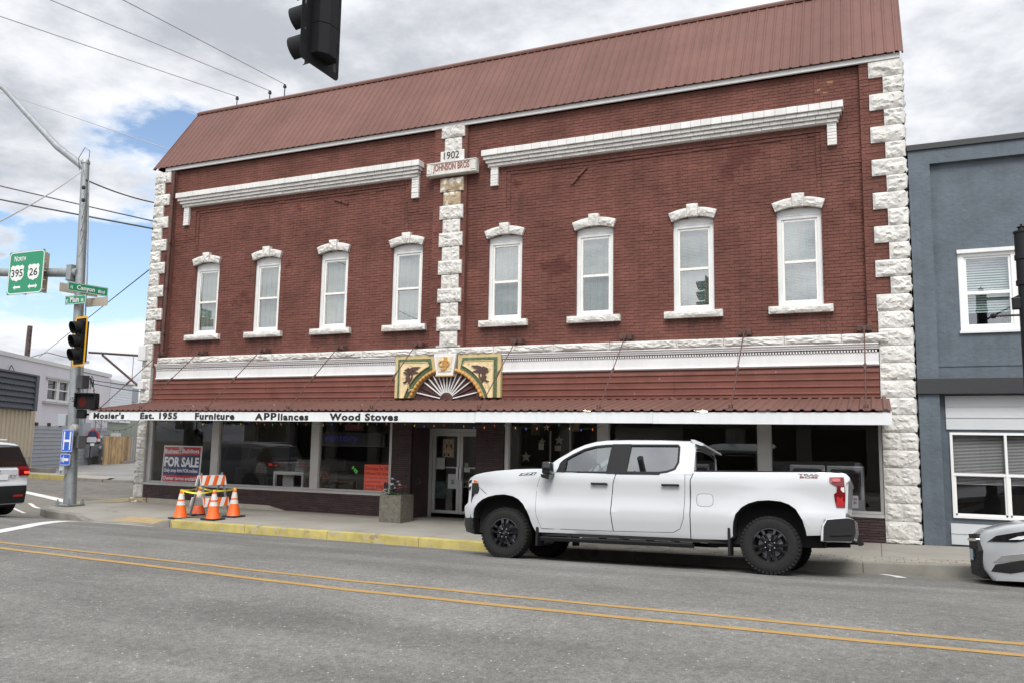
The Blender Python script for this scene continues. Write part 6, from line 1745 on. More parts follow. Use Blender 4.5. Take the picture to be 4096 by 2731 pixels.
# badges
side = lambda x0, z0, sh=0.0, o_=.006: (lambda u, v, d: (x0 + u + sh * v, t_in(x0 + u, z0 + v) - o_ - d, z0 + v))
skin([(.20, 1.272), (.455, 1.288), (.500, 1.330), (.245, 1.314)], t_in, .006, .01, [.3, .4], []).build('badge_plate', M_gloss, TR)
text('Z71', 'badge', M_chrome2, TR, side(.225, 1.281, .9, .007), height=.034, width=.215, depth=.004, bold=.03)
M_tb = mat('dark_red_decal', (.20, .03, .03), .4); M_tb2 = mat('grey_decal', (.10, .10, .11), .4)
text('TRAIL', 'decal', M_tb2, TR, side(4.285, 1.332, 0, .004), height=.026, width=.30, depth=.002, bold=.03)
text('BOSS', 'decal', M_tb, TR, side(4.305, 1.298, 0, .004), height=.026, width=.25, depth=.002, bold=.03)
# mirrors
for sd_ in (0, 1):
    ys = (lambda y: y) if sd_ == 0 else (lambda y: TW - y)
    mb = MB(); mb.bm(bmesh.new()) if False else None
    a, b = sorted((ys(-.19), ys(.0)))
    mb.box(.66, .80, a, b, 1.29, 1.475, .028); mb.prism([(.645, 1.285), (.79, 1.285), (.775, 1.21), (.66, 1.235)], lambda u, v, d: (u, d, v), a + .01, b - .01)
    c, d = sorted((ys(-.02), ys(.10))); mb.box(.72, .79, c, d, 1.26, 1.32, .01)
    mb.build('mirror', M_gloss, TR, smooth=35)
# running boards, flaps, bumpers, underneath
for sd_ in (0, 1):
    ys = (lambda y: y) if sd_ == 0 else (lambda y: TW - y)
    a, b = sorted((ys(-.045), ys(.14)))
    mb = MB(); mb.prism([(a + .02, .305), (b, .30), (b, .355), (a + .03, .366), (a, .35)], lambda u, v, d: (d, u, v), .62, 2.87)
    for x in (1.0, 1.8, 2.55): mb.box(x, x + .06, min(ys(.1), ys(.4)), max(ys(.1), ys(.4)), .33, .42)
    mb.build('running_board', M_trim, TR, smooth=30)
    for x in (.515, 3.345):
        c, d = sorted((ys(.03), ys(.32))); mb = MB(); mb.box(x, x + .035, c, d, .22, .50 if x < 1 else .60, .008); mb.build('mud_flap', M_trim, TR)
for arch_, cx_ in ((arch_f, 0.0), (arch_r, 3.9)):
    for sd_ in (0, 1):
        mb = MB(); vv = []
        for (ax_, az_) in arch_:
            q_ = Vector((cx_, .45)).lerp(Vector((ax_, az_)), .988)
            for yy_ in (t_in(ax_, az_) + .006, .50): vv.append((q_.x, yy_ if sd_ == 0 else TW - yy_, q_.y))
        n_ = len(arch_)
        mb.mesh(vv, [(2 * k, 2 * k + 1, 2 * k + 3, 2 * k + 2) for k in range(n_ - 1)]); mb.build('arch_liner', M_under, TR)
mb = MB(); mb.box(-.55, 4.55, .42, TW - .42, .38, .98); mb.box(-.60, 4.5, .16, TW - .16, .985, 1.15); mb.box(.58, 3.36, .12, TW - .12, .38, .60); mb.box(-.62, -.57, .2, TW - .2, .45, 1.0); mb.build('chassis', M_under, TR)
mb = MB(); mb.tube([(0, .2, .385), (0, TW - .2, .385)], .04, 8); mb.build('axle', M_under, TR)
mb = MB(); mb.tube([(3.9, .2, .385), (3.9, TW - .2, .385)], .05, 8); mb.lathe([(0, .12), (.1, .09), (.13, 0), (.1, -.09), (0, -.12)], lambda a, b, h: (3.9 + a, TW / 2 + h, .385 + b), 12); mb.build('axle', M_under, TR)
mb = MB(); mb.tube([(4.1, TW - .5, .40), (4.9, TW - .45, .44)], .04, 8); mb.build('exhaust', M_under, TR)
mb = MB(); mb.tube([(3.0, .5, .36), (4.6, .5, .42)], .045, 6); mb.build('frame_rail', M_under, TR)
mb = car_body([(-.56, .61), (-.79, .61), (-.80, .50), (-.76, .385), (-.55, .345)], TW, t_in, [-.7, -.62], [.45, .55], None, .012); mb.build('front_bumper', M_gloss, TR, smooth=30)
mb = MB(); mb.prism([(.45, .80), (TW - .45, .80), (TW - .42, 1.20), (.42, 1.20)], lambda u, v, d: (-.712 - d, u, v), -.02, .008); mb.build('grille', M_gloss, TR)
bp_ = [(4.562, .468), (4.575, .60), (4.60, .69), (4.66, .764), (4.93, .792), (5.005, .77), (5.012, .60), (4.985, .50), (4.94, .468)]
mb = car_body(bp_, TW, lambda x, z: t_in(x, max(z, .76)) - .012, [4.7, 4.9], [.55, .7], None, .02); mb.build('rear_bumper', M_wpaint, TR, smooth=35)
b_in = lambda x, z: t_in(x, max(z, .76)) - .012
skin([(4.605, .475), (4.618, .66), (4.672, .752), (4.93, .784), (5.012, .766), (5.018, .60), (4.985, .485)], b_in, .012, .03, [4.8], []).build('bumper_corner', M_trim, TR)
skin([(4.735, .58), (4.78, .70), (4.95, .722), (4.955, .60)], b_in, .005, .006, [4.85], []).build('corner_step', M_gloss, TR)
mb = MB(); mb.prism([(4.70, .545), (4.76, .60), (4.975, .605), (4.975, .565), (4.78, .55)], lambda u, v, d: (u, b_in(u, v) + d, v), -.03, .01); mb.build('step_ledge', M_trim, TR)
mb = MB(); mb.tube([(4.9, TW / 2, .47), (5.09, TW / 2, .47)], .03, 6); mb.box(5.02, 5.07, TW / 2 - .04, TW / 2 + .04, .43, .54); mb.build('tow_hitch', M_trim, TR)
# bed: rail cap, dark plate standing in for the unseen open well
mb = MB()
for a, b in ((.075, .135), (TW - .135, TW - .075)): mb.box(2.90, 4.86, a, b, 1.380, 1.392, .004)
mb.build('rail_cap', M_trim, TR)
mb = MB(); mb.box(2.93, 4.82, .16, TW - .16, 1.382, 1.388); mb.build('bed_well_plate', M_trim, TR)
mb = MB(); mb.prism([(.12, .85), (TW - .12, .85), (TW - .12, 1.30), (.12, 1.30)], lambda u, v, d: (4.918 + d + .03 * sm((v - 1.1) / .2), u, v), -.02, .012); tg = mb.build('tailgate', M_wpaint, TR)
for hx, sdw, y in ((0.0, -1, .02), (3.90, -1, .02), (0.0, 1, TW - .02), (3.90, 1, TW - .02)):
    if hx == 0.0 and sdw == -1: wheel0 = make_wheel(TR, hx, y, .388, .388, .222, .27, v_spokes, M_gloss)
    else:
        c = copy_tree(wheel0, TR); c.location = (hx, y, .388)
        if sdw > 0: c.rotation_euler = (0, .4, PI)
        else: c.rotation_euler = (0, .55 if hx > 1 else 0, 0)

# noses and tails sit a little further forward
for ch in TR.children:
    if ch.type == 'MESH':
        for v in ch.data.vertices:
            v.co.x += -.055 * sm((-.15 - v.co.x) / .45) - .05 * sm((v.co.x - 4.4) / .35)
# ------------------------------------------------------------------ white SUV waiting at the lights
def make_suv(name, label, loc, pm_, lit=True, root_rot=0.0):
    rt_ = thing(name, label, 'car', loc, local=True); rt_.rotation_euler = (0, 0, root_rot)
    W = 1.84
    ar = lambda hx: [(hx + .39 * math.cos(math.radians(a)), .35 + .40 * math.sin(math.radians(a))) for a in range(-8, 189, 14)]
    def s_in(x, z):
        i = .02
        if z > 1.02: i += (z - 1.02) * .30
        elif z < .6: i += (.6 - z) * .12
        if x < .7: i += .30 * ((.7 - x) / .7) ** 2
        if x > 3.9: i += .20 * ((x - 3.9) / .78) ** 2.2
        return i
    lower = [(0.02, .62), (.05, .88), (.25, .98), (1.1, 1.06), (4.52, 1.12), (4.60, 1.06), (4.63, .82), (4.68, .74), (4.68, .52), (4.60, .30), (4.16, .30)] + ar(3.77) + [(3.36, .27), (1.32, .27)] + ar(.93) + [(.50, .27), (.06, .25)]
    is_a = lambda x, z: z < .80 and (abs(x - 3.77) < .45 or abs(x - .93) < .45)
    car_body(lower, W, s_in, frange(.2, 4.6, .22), [.45, .6, .75, .9, 1.02], None, .03, is_a).build('body', pm_, rt_, smooth=35)
    upper = [(1.05, 1.05), (1.75, 1.50), (2.0, 1.60), (2.4, 1.66), (3.4, 1.68), (4.15, 1.63), (4.36, 1.58), (4.32, 1.545), (4.555, 1.11), (2.0, 1.05)]
    car_body(upper, W, s_in, frange(1.2, 4.4, .25), [1.2, 1.35, 1.5], lambda x, z: .04 * sm((z - 1.4) / .2), .03).build('cabin', pm_, rt_, smooth=40)
    for Wd in (None, W):
        skin([(1.50, 1.10), (2.55, 1.12), (2.60, 1.54), (2.1, 1.53), (1.85, 1.43)], s_in, .006, .01, frange(1.6, 2.5, .3), [1.3], Wd).build('side_glass', M_tint, rt_)
        skin([(2.62, 1.12), (3.55, 1.14), (3.55, 1.54), (2.67, 1.55)], s_in, .006, .01, frange(2.8, 3.5, .3), [1.3], Wd).build('side_glass', M_tint, rt_)
        skin([(3.62, 1.16), (4.05, 1.30), (3.98, 1.50), (3.62, 1.53)], s_in, .006, .01, [3.8], [1.3], Wd).build('side_glass', M_tint, rt_)
        skin([(3.95, 1.18), (4.50, 1.14), (4.33, 1.50), (4.25, 1.55), (4.10, 1.54)], s_in, .009, .012, [4.1, 4.3], [1.3], Wd).build('rear_quarter_trim', M_gloss, rt_)
        skin([(4.00, 1.16), (4.50, 1.14), (4.62, 1.06), (4.62, .90), (4.45, .94), (4.25, 1.04)], s_in, .012, .02, [4.2, 4.4], [1.05], Wd).build('tail_light', M_redlens, rt_)
        skin([(4.42, 1.06), (4.60, 1.05), (4.61, .985), (4.45, .99)], s_in, .015, .006, [4.5], [], Wd).build('brake_lamp', mat('lit_brake_lamp', (.6, .02, .02), .3, emit=((1, .04, .02), 2.5 if lit else .0)), rt_)
        skin([(1.40, .27), (3.30, .27), (3.30, .40), (1.40, .40)], s_in, .012, .02, frange(1.5, 3.2, .4), [], Wd).build('sill_cladding', M_trim, rt_)
    mb = MB()
    for y0, y1, z0, z1, x0, x1 in ((.22, W - .22, 1.17, 1.52, 4.535, 4.352),):
        mb.mesh([(x0, y0 + .02, z0), (x0, y1 - .02, z0), (x1, y1 - .10, z1), (x1, y0 + .10, z1), (x0 - .02, y0 + .02, z0), (x0 - .02, y1 - .02, z0), (x1 - .02, y1 - .10, z1), (x1 - .02, y0 + .10, z1)], [(0, 1, 2, 3), (4, 7, 6, 5), (0, 4, 5, 1), (1, 5, 6, 2), (2, 6, 7, 3), (3, 7, 4, 0)])
    mb.build('rear_glass', M_tint, rt_)
    mb = MB(); mb.mesh([(4.557, .14, 1.12), (4.557, W - .14, 1.12), (4.345, W - .24, 1.555), (4.345, .24, 1.555), (4.50, .14, 1.12), (4.50, W - .14, 1.12), (4.29, W - .24, 1.555), (4.29, .24, 1.555)], [(0, 1, 2, 3), (4, 7, 6, 5), (0, 4, 5, 1), (1, 5, 6, 2), (2, 6, 7, 3), (3, 7, 4, 0)]); mb.build('rear_pillar_trim', M_gloss, rt_)
    for y0_, y1_ in ((.15, .40), (W - .40, W - .15)):
        mb = MB(); mb.prism([(4.55, 1.13), (4.622, 1.06), (4.645, .93), (4.56, .93), (4.48, 1.1)], lambda u, v, d: (u + .004, d, v), y0_, y1_); mb.build('tail_light', M_redlens, rt_)
        mb = MB(); yo_ = y1_ - .13 if y0_ > 1 else y0_; mb.box(4.60, 4.642, yo_, yo_ + .13, .965, 1.02, .008); mb.build('brake_lamp', mat('lit_rear_lamp', (.6, .02, .02), .3, emit=((1, .05, .02), 1.6)), rt_)
    mb = car_body([(4.30, .30), (4.715, .33), (4.72, .60), (4.69, .71), (4.40, .72), (4.30, .62)], W, s_in, [4.5], [.5], None, .03); mb.build('rear_bumper', M_trim, rt_, smooth=35)
    mb = MB()
    for y in (.32, W - .55): mb.box(4.70, 4.725, y, y + .22, .47, .51)
    mb.build('reflector', M_redlens2, rt_)
    mb = MB(); mb.box(4.635, 4.65, W / 2 - .26, W / 2 + .26, .84, .96); mb.build('number_plate', M_white, rt_)
    mb = MB(); mb.box(4.62, 4.66, W / 2 - .08, W / 2 + .08, 1.02, 1.05, .008); mb.build('tailgate_badge', M_chrome2, rt_)
    text('EV', 'badge', M_chrome2, rt_, lambda u, v, d: (4.640 + d, W - .62 + u, .90 + v), height=.05, width=.17, depth=.012, bold=.03)
    mb = MB(); mb.box(.4, 4.4, .35, W - .35, .22, .8); mb.build('chassis', M_under, rt_)
    for y in (.22, W - .25):
        mb = MB(); mb.box(2.1, 3.9, y, y + .03, 1.70, 1.73, .01); mb.build('roof_rail', M_chrome2, rt_)
    w0 = make_wheel(rt_, .93, .03, .35, .35, .23, .23, plain_spokes(5), M_gloss)
    for hx, sg, y in ((3.77, -1, .03), (.93, 1, W - .03), (3.77, 1, W - .03)):
        c = copy_tree(w0, rt_); c.location = (hx, y, .35); c.rotation_euler = (0, 0, PI if sg > 0 else 0)
    for z0, y0 in ((.95, .12),):
        for Wd in (None, W): skin([(.10, .72), (.55, .86), (.62, .95), (.28, .93), (.08, .84)], s_in, .01, .02, [.3], [], Wd).build('headlamp', M_clear, rt_)
    mb = MB(); mb.prism([(.5, .45), (W - .5, .45), (W - .45, .84), (.45, .84)], lambda u, v, d: (.03 - d, u, v), -.02, .012); mb.build('grille', M_gloss, rt_)
    return rt_
make_suv('suv', 'white SUV with lit brake lights waiting beside the signal pole', (-22.28, -5.80, -.08), M_wpaint)

# ------------------------------------------------------------------ silver sedan nosing in from the right
SE = thing('sedan', 'silver sedan parked behind the pickup in front of grey building', 'car', (1.16, -5.08, -.02), local=True)
SE.rotation_euler = (-.09, -.016, 0)
M_silver = paint('silver_car_paint', (.50, .51, .52), .35, .3)
SW = 1.84
def e_in(x, z):
    i = .02
    if z > .98: i += (z - .98) * .42
    elif z < .55: i += (.55 - z) * .12
    if x < .85: i += .36 * ((.85 - x) / .85) ** 2.2
    if x > 4.2: i += .2 * ((x - 4.2) / .7) ** 2
    return i
are = lambda hx: [(hx + .37 * math.cos(math.radians(a)), .33 + .38 * math.sin(math.radians(a))) for a in range(-8, 189, 14)]
e_low = [(.05, .32), (.01, .45), (.0, .62), (.03, .74), (.10, .80), (.30, .868), (.60, .935), (1.25, 1.02), (4.3, 1.05), (4.85, 1.03), (4.9, .6), (4.85, .28), (4.15, .24)] + are(3.75) + [(3.35, .22), (1.34, .22)] + are(.95) + [(.55, .20), (.14, .185)]
car_body(e_low, SW, e_in, frange(.06, .9, .06) + frange(1.1, 4.7, .24), [.25, .3, .35, .4, .45, .5, .55, .6, .65, .7, .75, .8, .88, .98], lambda x, z: .03 * sm((z - .65) / .15) * sm((1.4 - x) / .4), .05, lambda x, z: z < .75 and (abs(x - .95) < .43 or abs(x - 3.75) < .43)).build('body', M_silver, SE, smooth=35)
e_up = [(1.15, 1.0), (2.05, 1.40), (2.4, 1.47), (3.1, 1.48), (3.7, 1.39), (4.45, 1.04), (2.5, 1.0)]
car_body(e_up, SW, e_in, frange(1.4, 4.2, .3), [1.05, 1.2, 1.35], lambda x, z: .04 * sm((z - 1.2) / .2), .03).build('cabin', M_tint, SE, smooth=40)
mb = car_body([(1.95, 1.335), (2.05, 1.375), (2.4, 1.455), (3.1, 1.465), (3.75, 1.37), (3.7, 1.33)], SW, e_in, frange(2, 3.6, .3), [], lambda x, z: .04, .02); mb.build('roof', M_silver, SE, smooth=40)
for Wd in (None, SW):
    skin([(.10, .665), (.20, .745), (.48, .81), (.85, .865), (.92, .85), (.72, .755), (.40, .675)], e_in, .010, .03, frange(.14, .85, .07), [.75], Wd).build('headlamp', M_gloss, SE, smooth=40)
    skin([(.32, .70), (.42, .745), (.56, .77), (.46, .71)], e_in, .016, .01, [.42], [], Wd).build('lamp_lens', M_clear, SE)
    skin([(.60, .765), (.74, .805), (.86, .835), (.70, .77)], e_in, .016, .01, [.72], [], Wd).build('marker_lamp', M_amber, SE)
    skin([(.12, .30), (.17, .39), (.45, .46), (.56, .45), (.52, .34), (.32, .29)], e_in, .006, .03, frange(.15, .5, .06), [.4], Wd).build('fog_recess', M_gloss, SE, smooth=40)
    skin([(.15, .415), (.24, .50), (.58, .56), (.55, .48), (.30, .435)], e_in, .010, .02, frange(.2, .55, .06), [], Wd).build('fog_trim', M_chrome2, SE, smooth=40)
    skin([(.16, .19), (.30, .20), (.55, .205), (.55, .245), (.34, .24), (.18, .23)], e_in, .010, .02, frange(.2, .5, .06), [], Wd).build('lower_lip', M_silver, SE, smooth=40)
mb = MB(); mb.prism([(.40, .22), (SW - .40, .22), (SW - .33, .55), (SW - .38, .76), (.38, .76), (.33, .55)], lambda u, v, d: (.012 - d, u, v), -.10, .014)
mb.build('grille', M_trim, SE)
for z_ in (.30, .37, .44, .51, .58):
    mb = MB(); mb.box(-.012, .01, .42, SW - .42, z_, z_ + .02, .004); mb.build('grille_slat', M_trim, SE)
mb = MB(); mb.box(-.02, .03, .36, SW - .36, .665, .70, .006); mb.build('grille_bar', M_chrome2, SE)
mb = MB(); mb.box(-.04, -.025, SW / 2 - .16, SW / 2 + .16, .42, .56, .004); mb.box(-.03, 0, SW / 2 - .1, SW / 2 + .1, .45, .53); mb.build('number_plate', mat('pale_blue_plate', (.42, .50, .60), .4), SE)
mb = MB(); mb.box(.3, 4.5, .35, SW - .35, .2, .75); mb.box(.05, .4, .42, SW - .42, .2, .6); mb.build('chassis', M_under, SE)
w0 = make_wheel(SE, .95, .03, .33, .33, .215, .22, plain_spokes(5), mat('silver_alloy', (.5, .5, .52), .3, metal=.8))
for hx, sg, y in ((3.75, -1, .03), (.95, 1, SW - .03), (3.75, 1, SW - .03)):
    c = copy_tree(w0, SE); c.location = (hx, y, .33); c.rotation_euler = (0, 0, PI if sg > 0 else 0)
# ================================================================== cones, barricade and tape on the sidewalk
M_cone = mat('cone_orange', (.80, .13, .015), .45, var=.06, vs=8)
M_conefade = mat('faded_cone_orange', (.62, .10, .025), .55, var=.15, vs=8)
M_collar = mat('reflective_collar', (.60, .60, .57), .4, var=.08, vs=12)
M_borange = mat('barricade_orange', (.72, .13, .02), .4)
M_tape = mat('yellow_caution_tape', (.70, .60, .05), .45)
def cone_profile(z): return lerp(.150, .030, z / .66)
def make_cone(label, x, y, m):
    z0 = h_walk(x, y)
    t_ = thing('traffic_cone', label, 'traffic cone', (x, y, z0), group='traffic cones round the sidewalk hatch', local=True)
    mb = MB(); mb.box(-.19, .19, -.19, .19, .0, .038, .012); mb.build('base', M_rubber, t_)
    mb = MB(); mb.lathe([(.158, .036), (.150, .05), (cone_profile(.3), .3), (cone_profile(.58), .58), (.034, .645), (.030, .66), (.022, .662), (.020, .60)], lambda a, b, h: (a, b, h), 24); mb.build('body', m, t_, smooth=40)
    for z1, z2 in ((.305, .395), (.435, .565)):
        mb = MB(); mb.lathe([(cone_profile(z1) + .003, z1), (cone_profile(z2) + .003, z2)], lambda a, b, h: (a, b, h), 24); mb.build('reflective_collar', M_collar, t_, smooth=60)
    return t_
make_cone('orange traffic cone leftmost of the four, on the kerb edge beside the faded yellow paint', -14.574, -2.579, M_cone)
make_cone('orange traffic cone in front of the striped barricade, nearest the kerb', -13.55, -2.638, M_cone)
make_cone('orange traffic cone to the right of the striped barricade', -13.622, -1.919, M_cone)
make_cone('dull orange traffic cone standing behind the barricade by the wall', -14.728, -1.867, M_conefade)
BX, BY = -14.30, -1.97
bz = h_walk(BX, BY)
BR = thing('barricade', 'folding A-frame barricade with orange and white stripes among the cones', 'barricade', (BX, BY, bz), local=True)
rv, svv = Vector((.12, .993, 0)), Vector((.993, -.12, 0))
def leg_pt(e, s_, z): return rv * e + svv * s_ * (.30 * (1 - z / .97)) + Vector((0, 0, z))
for e in (-.30, .30):
    for s_ in (-1, 1):
        mb = MB(); a, b = leg_pt(e, s_, 0.0), leg_pt(e, s_, .99); d = (b - a).normalized()
        mb.obox((a + b) / 2, d * (b - a).length / 2, rv * .022, d.cross(rv) * .012); mb.build('leg', M_galv, BR)
for s_ in (-1, 1):
    for z0, z1 in ((.70, .92), (.22, .42)):
        nrm_ = (svv * .97 + Vector((0, 0, .30))).normalized() if s_ > 0 else (-svv * .97 + Vector((0, 0, .30))).normalized()
        c0 = leg_pt(0, s_, z0) + nrm_ * .018; c1 = leg_pt(0, s_, z1) + nrm_ * .018
        upv = (c1 - c0); hgt = upv.length; upv.normalize()
        if z0 > .5 and s_ < 0: pass
        P_ = lambda u, v, d, c0=c0, upv=upv, nrm_=nrm_: tuple(c0 + rv * u + upv * v + nrm_ * d)
        mb = MB(); mb.prism([(-.36, 0), (.36, 0), (.36, hgt), (-.36, hgt)], P_, -.012, .012)
        if s_ < 0:
            for q in (.25, .75): mb.prism([(-.33, hgt * q - .012), (.33, hgt * q - .012), (.33, hgt * q + .012), (-.33, hgt * q + .012)], P_, -.018, -.011)
        bd = mb.build('board', mat('barricade_white', (.72, .72, .70), .45), BR)
        for k in range(-2, 3):
            x0 = k * .235
            q = [(max(-.36, min(.36, x0 + dx)), v) for dx, v in ((-.06, .0), (.055, .0), (.055 + hgt * .55, hgt), (-.06 + hgt * .55, hgt))]
            if q[1][0] - q[0][0] < .01 and q[2][0] - q[3][0] < .01: continue
            mb = MB(); mb.prism(q, P_, .0122, .014); mb.build('stripe', M_borange, bd)
tp = [(-14.574, -2.579), (-13.55, -2.638), (-13.622, -1.919), (-14.728, -1.867), (-14.574, -2.579)]
mb = MB()
for i in range(4):
    a, b = tp[i], tp[i + 1]
    za, zb = h_walk(*a) + .635, h_walk(*b) + .635
    n = 10; vv = []
    for k in range(n + 1):
        t_ = k / n; x, y, z = lerp(a[0], b[0], t_), lerp(a[1], b[1], t_), lerp(za, zb, t_) - .06 * 4 * t_ * (1 - t_) * (1 if i % 2 == 0 else .3)
        tw = .012 * math.sin(t_ * 5 + i)
        vv += [(x + tw, y - tw, z - .016), (x - tw, y + tw, z + .018)]
    mb.mesh(vv, [(2 * k, 2 * k + 1, 2 * k + 3, 2 * k + 2) for k in range(n)])
    mb.lathe([(.038, -.02), (.040, .0), (.038, .02)], lambda p, q, h, a=a: (a[0] + p, a[1] + q, za + h), 10)
mb.mesh([(-14.55, -2.60, .56), (-14.50, -2.60, .53), (-14.46, -2.61, .46), (-14.50, -2.60, .47)], [(0, 1, 2, 3)])
tag(mb.build('caution_tape', M_tape), 'yellow caution tape strung between the four traffic cones', 'tape')
mb = MB(); zz_ = h_walk(-14.1, -2.25)
mb.bm(cut_poly([(-14.45, -2.55), (-13.65, -2.50), (-13.70, -1.95), (-14.45, -2.0)], frange(-14.4, -13.7, .2), [-2.3], lambda x, y: h_walk(x, y) + .012))
tag(mb.build('hatch_cover', mat('rusty_hatch_plate', (.17, .125, .085), .7, metal=.2, var=.3, vs=6, bump=.3, bs=60)), 'rusty flat hatch cover in the sidewalk between the cones', 'hatch')

# ------------------------------------------------------------------ planter with flowers
PX0, PX1, PY0, PY1 = -10.19, -9.64, -1.13, -.58
pz = h_walk(-9.9, -.85)
PT = thing('planter', 'square exposed-aggregate concrete planter standing beside the shop entrance', 'planter', (-9.9, -.85, pz))
M_aggr = mat('pebbled_concrete', (.135, .125, .10), .9, var=.3, vs=14, bump=1.0, bs=45, bdist=.02, spots=[((.27, .255, .21), .60, 38.0), ((.06, .055, .045), .64, 26.0)])
mb = MB(); mb.prism([(PX0, PY0), (PX1, PY0), (PX1, PY1), (PX0, PY1)], lambda u, v, d: (u, v, d), pz - .01, pz + .60, [[(PX0 + .06, PY0 + .06), (PX1 - .06, PY0 + .06), (PX1 - .06, PY1 - .06), (PX0 + .06, PY1 - .06)]]); mb.build('box', M_aggr, PT)
mb = MB(); mb.box(PX0 + .05, PX1 - .05, PY0 + .05, PY1 - .05, pz + .5, pz + .56); mb.build('soil', M_earth, PT)
FL = thing('flower_bouquet', 'artificial white, pink and purple flowers in the concrete planter', 'flowers', (-9.9, -.9, pz + .56))
fr_ = random.Random(77)
M_fl = {'white': mat('white_petal', (.72, .68, .70), .6, var=.08, vs=30), 'purple': mat('mauve_petal', (.26, .11, .25), .6, var=.25, vs=30), 'pink': mat('pink_petal', (.50, .10, .18), .6, var=.2, vs=30)}
M_leaf = mat('dark_green_leaf', (.035, .085, .030), .55, var=.4, vs=18)
fl = [(-.20, -.06, .22, 'purple', .075), (-.06, -.12, .24, 'white', .085), (-.10, -.02, .36, 'white', .07), (.02, -.10, .14, 'purple', .085), (.16, -.10, .16, 'pink', .08), (-.19, -.16, .12, 'white', .06), (.09, -.02, .24, 'white', .06), (.24, -.02, .20, 'pink', .065), (-.02, .08, .30, 'white', .06), (.20, .10, .22, 'purple', .06), (-.22, .08, .24, 'purple', .06), (.06, -.16, .18, 'white', .05)]
for dx, dy, dz, c, r in fl:
    p = Vector((-9.90 + dx, -.90 + dy, pz + .56 + dz))
    mb = MB()
    for ring, (n_, rad, lift, tilt) in enumerate(((6, r, 0, .2), (5, r * .75, .012, .7), (4, r * .45, .022, 1.2))):
        for k in range(n_):
            a = 2 * PI * k / n_ + ring * .5 + fr_.uniform(-.15, .15); d = Vector((math.cos(a), math.sin(a), 0)); sdv = Vector((-d.y, d.x, 0)); w_ = rad * .55
            b0 = p + Vector((0, 0, lift)); m_ = b0 + d * rad * .6 * math.cos(tilt) + Vector((0, -rad * .1, rad * .6 * math.sin(tilt))); e = b0 + d * rad * math.cos(tilt * .8) + Vector((0, 0, rad * math.sin(tilt) * .9))
            mb.mesh([b0, m_ - sdv * w_, e - sdv * w_ * .5, e + sdv * w_ * .5, m_ + sdv * w_], [(0, 1, 2, 3, 4)])
    mb.build('flower', M_fl[c], FL)
    mb = MB(); mb.tube([(-9.9 + dx * .3, -.9 + dy * .3, pz + .5), tuple(p)], .005, 4); mb.build('stem', M_leaf, FL)
for k in range(46):
    a = fr_.uniform(0, 2 * PI); rr_ = fr_.uniform(.08, .27); h_ = fr_.uniform(.02, .26)
    p = Vector((-9.9 + rr_ * math.cos(a), -.9 + rr_ * math.sin(a) * .8, pz + .56 + h_)); d = Vector((math.cos(a + fr_.uniform(-.6, .6)), math.sin(a), fr_.uniform(-.4, .5))).normalized(); sdv = d.cross(Vector((0, 0, 1))).normalized()
    L_ = fr_.uniform(.07, .13); w_ = L_ * .32
    mb = MB(); mb.mesh([p, p + d * L_ * .5 - sdv * w_ + Vector((0, 0, .01)), p + d * L_, p + d * L_ * .5 + sdv * w_ + Vector((0, 0, .01)), p + d * L_ * .5 - Vector((0, 0, .006))], [(0, 1, 4), (1, 2, 4), (2, 3, 4), (3, 0, 4)])
    mb.build('leaf', M_leaf, FL)

# ------------------------------------------------------------------ things in the shop windows
M_navy2 = mat('for_sale_navy', (.018, .026, .11), .4); M_sred = mat('for_sale_red', (.52, .028, .04), .4); M_swht = mat('for_sale_white', (.84, .85, .86), .4)
FS = thing('for_sale_sign', 'red, white and navy FOR SALE sign standing inside the first shop window', 'sign', (-17.35, .12, .5))
fsx = lambda u, v, d: (-18.08 + u + v * .035, .115 - d, .50 + v)
mb = MB(); mb.prism([(0, 0), (1.37, 0), (1.37, 1.03), (0, 1.03)], fsx, -.02, 0); mb.build('panel', M_swht, FS)
for z0, z1, m in ((.78, 1.0, M_sred), (.235, .78, M_navy2), (.06, .235, M_sred)):
    mb = MB(); mb.prism([(.03, z0), (1.335, z0), (1.335, z1), (.03, z1)], fsx, .0, .002); mb.build('colour_band', m, FS)
for s_, u0, v0, hgt, wd, bo in (('Business', .05, .815, .125, .50, .02), ('+', .575, .815, .06, .06, .02), ('Buildings', .68, .795, .15, .60, .02), ('FOR SALE', .055, .455, .27, 1.25, .04), ('Only stop light', .06, .285, .125, .68, .02), ('FOR', .755, .31, .10, .21, .02), ('miles', .98, .31, .10, .31, .02), ('Owner terms available', .055, .10, .10, 1.26, .02)):
    text(s_, 'lettering', M_swht, FS, lambda u, v, d, u0=u0, v0=v0: fsx(u0 + u, v0 + v, .003 + d), height=hgt, width=wd, depth=.002, bold=bo)
mb = MB(); mb.prism([(.55, .90), (.70, .90), (.70, 1.01), (.55, 1.01)], fsx, .004, .006); nt_ = mb.build('taped_note', mat('grey_note_paper', (.48, .50, .50), .6), FS)
text('OR', 'lettering', mat('note_pencil', (.2, .2, .2), .6), nt_, lambda u, v, d: fsx(.565 + u, .915 + v, .0065 + d), height=.07, width=.12, depth=.001)
M_opaper = mat('fluorescent_orange_paper', (.90, .085, .03), .6)
PO = thing('orange_poster', 'hand-lettered fluorescent orange poster inside the window beside the planter', 'poster', (-11.1, .1, .55))
pox = lambda u, v, d: (-11.445 + u, .100 - d, .548 + v)
mb = MB(); mb.prism([(0, 0), (.57, 0), (.575, .225), (.705, .225), (.71, .64), (0, .635)], pox, -.003, 0); mb.build('paper', M_opaper, PO)
M_pen = mat('dark_marker', (.05, .012, .012), .6)
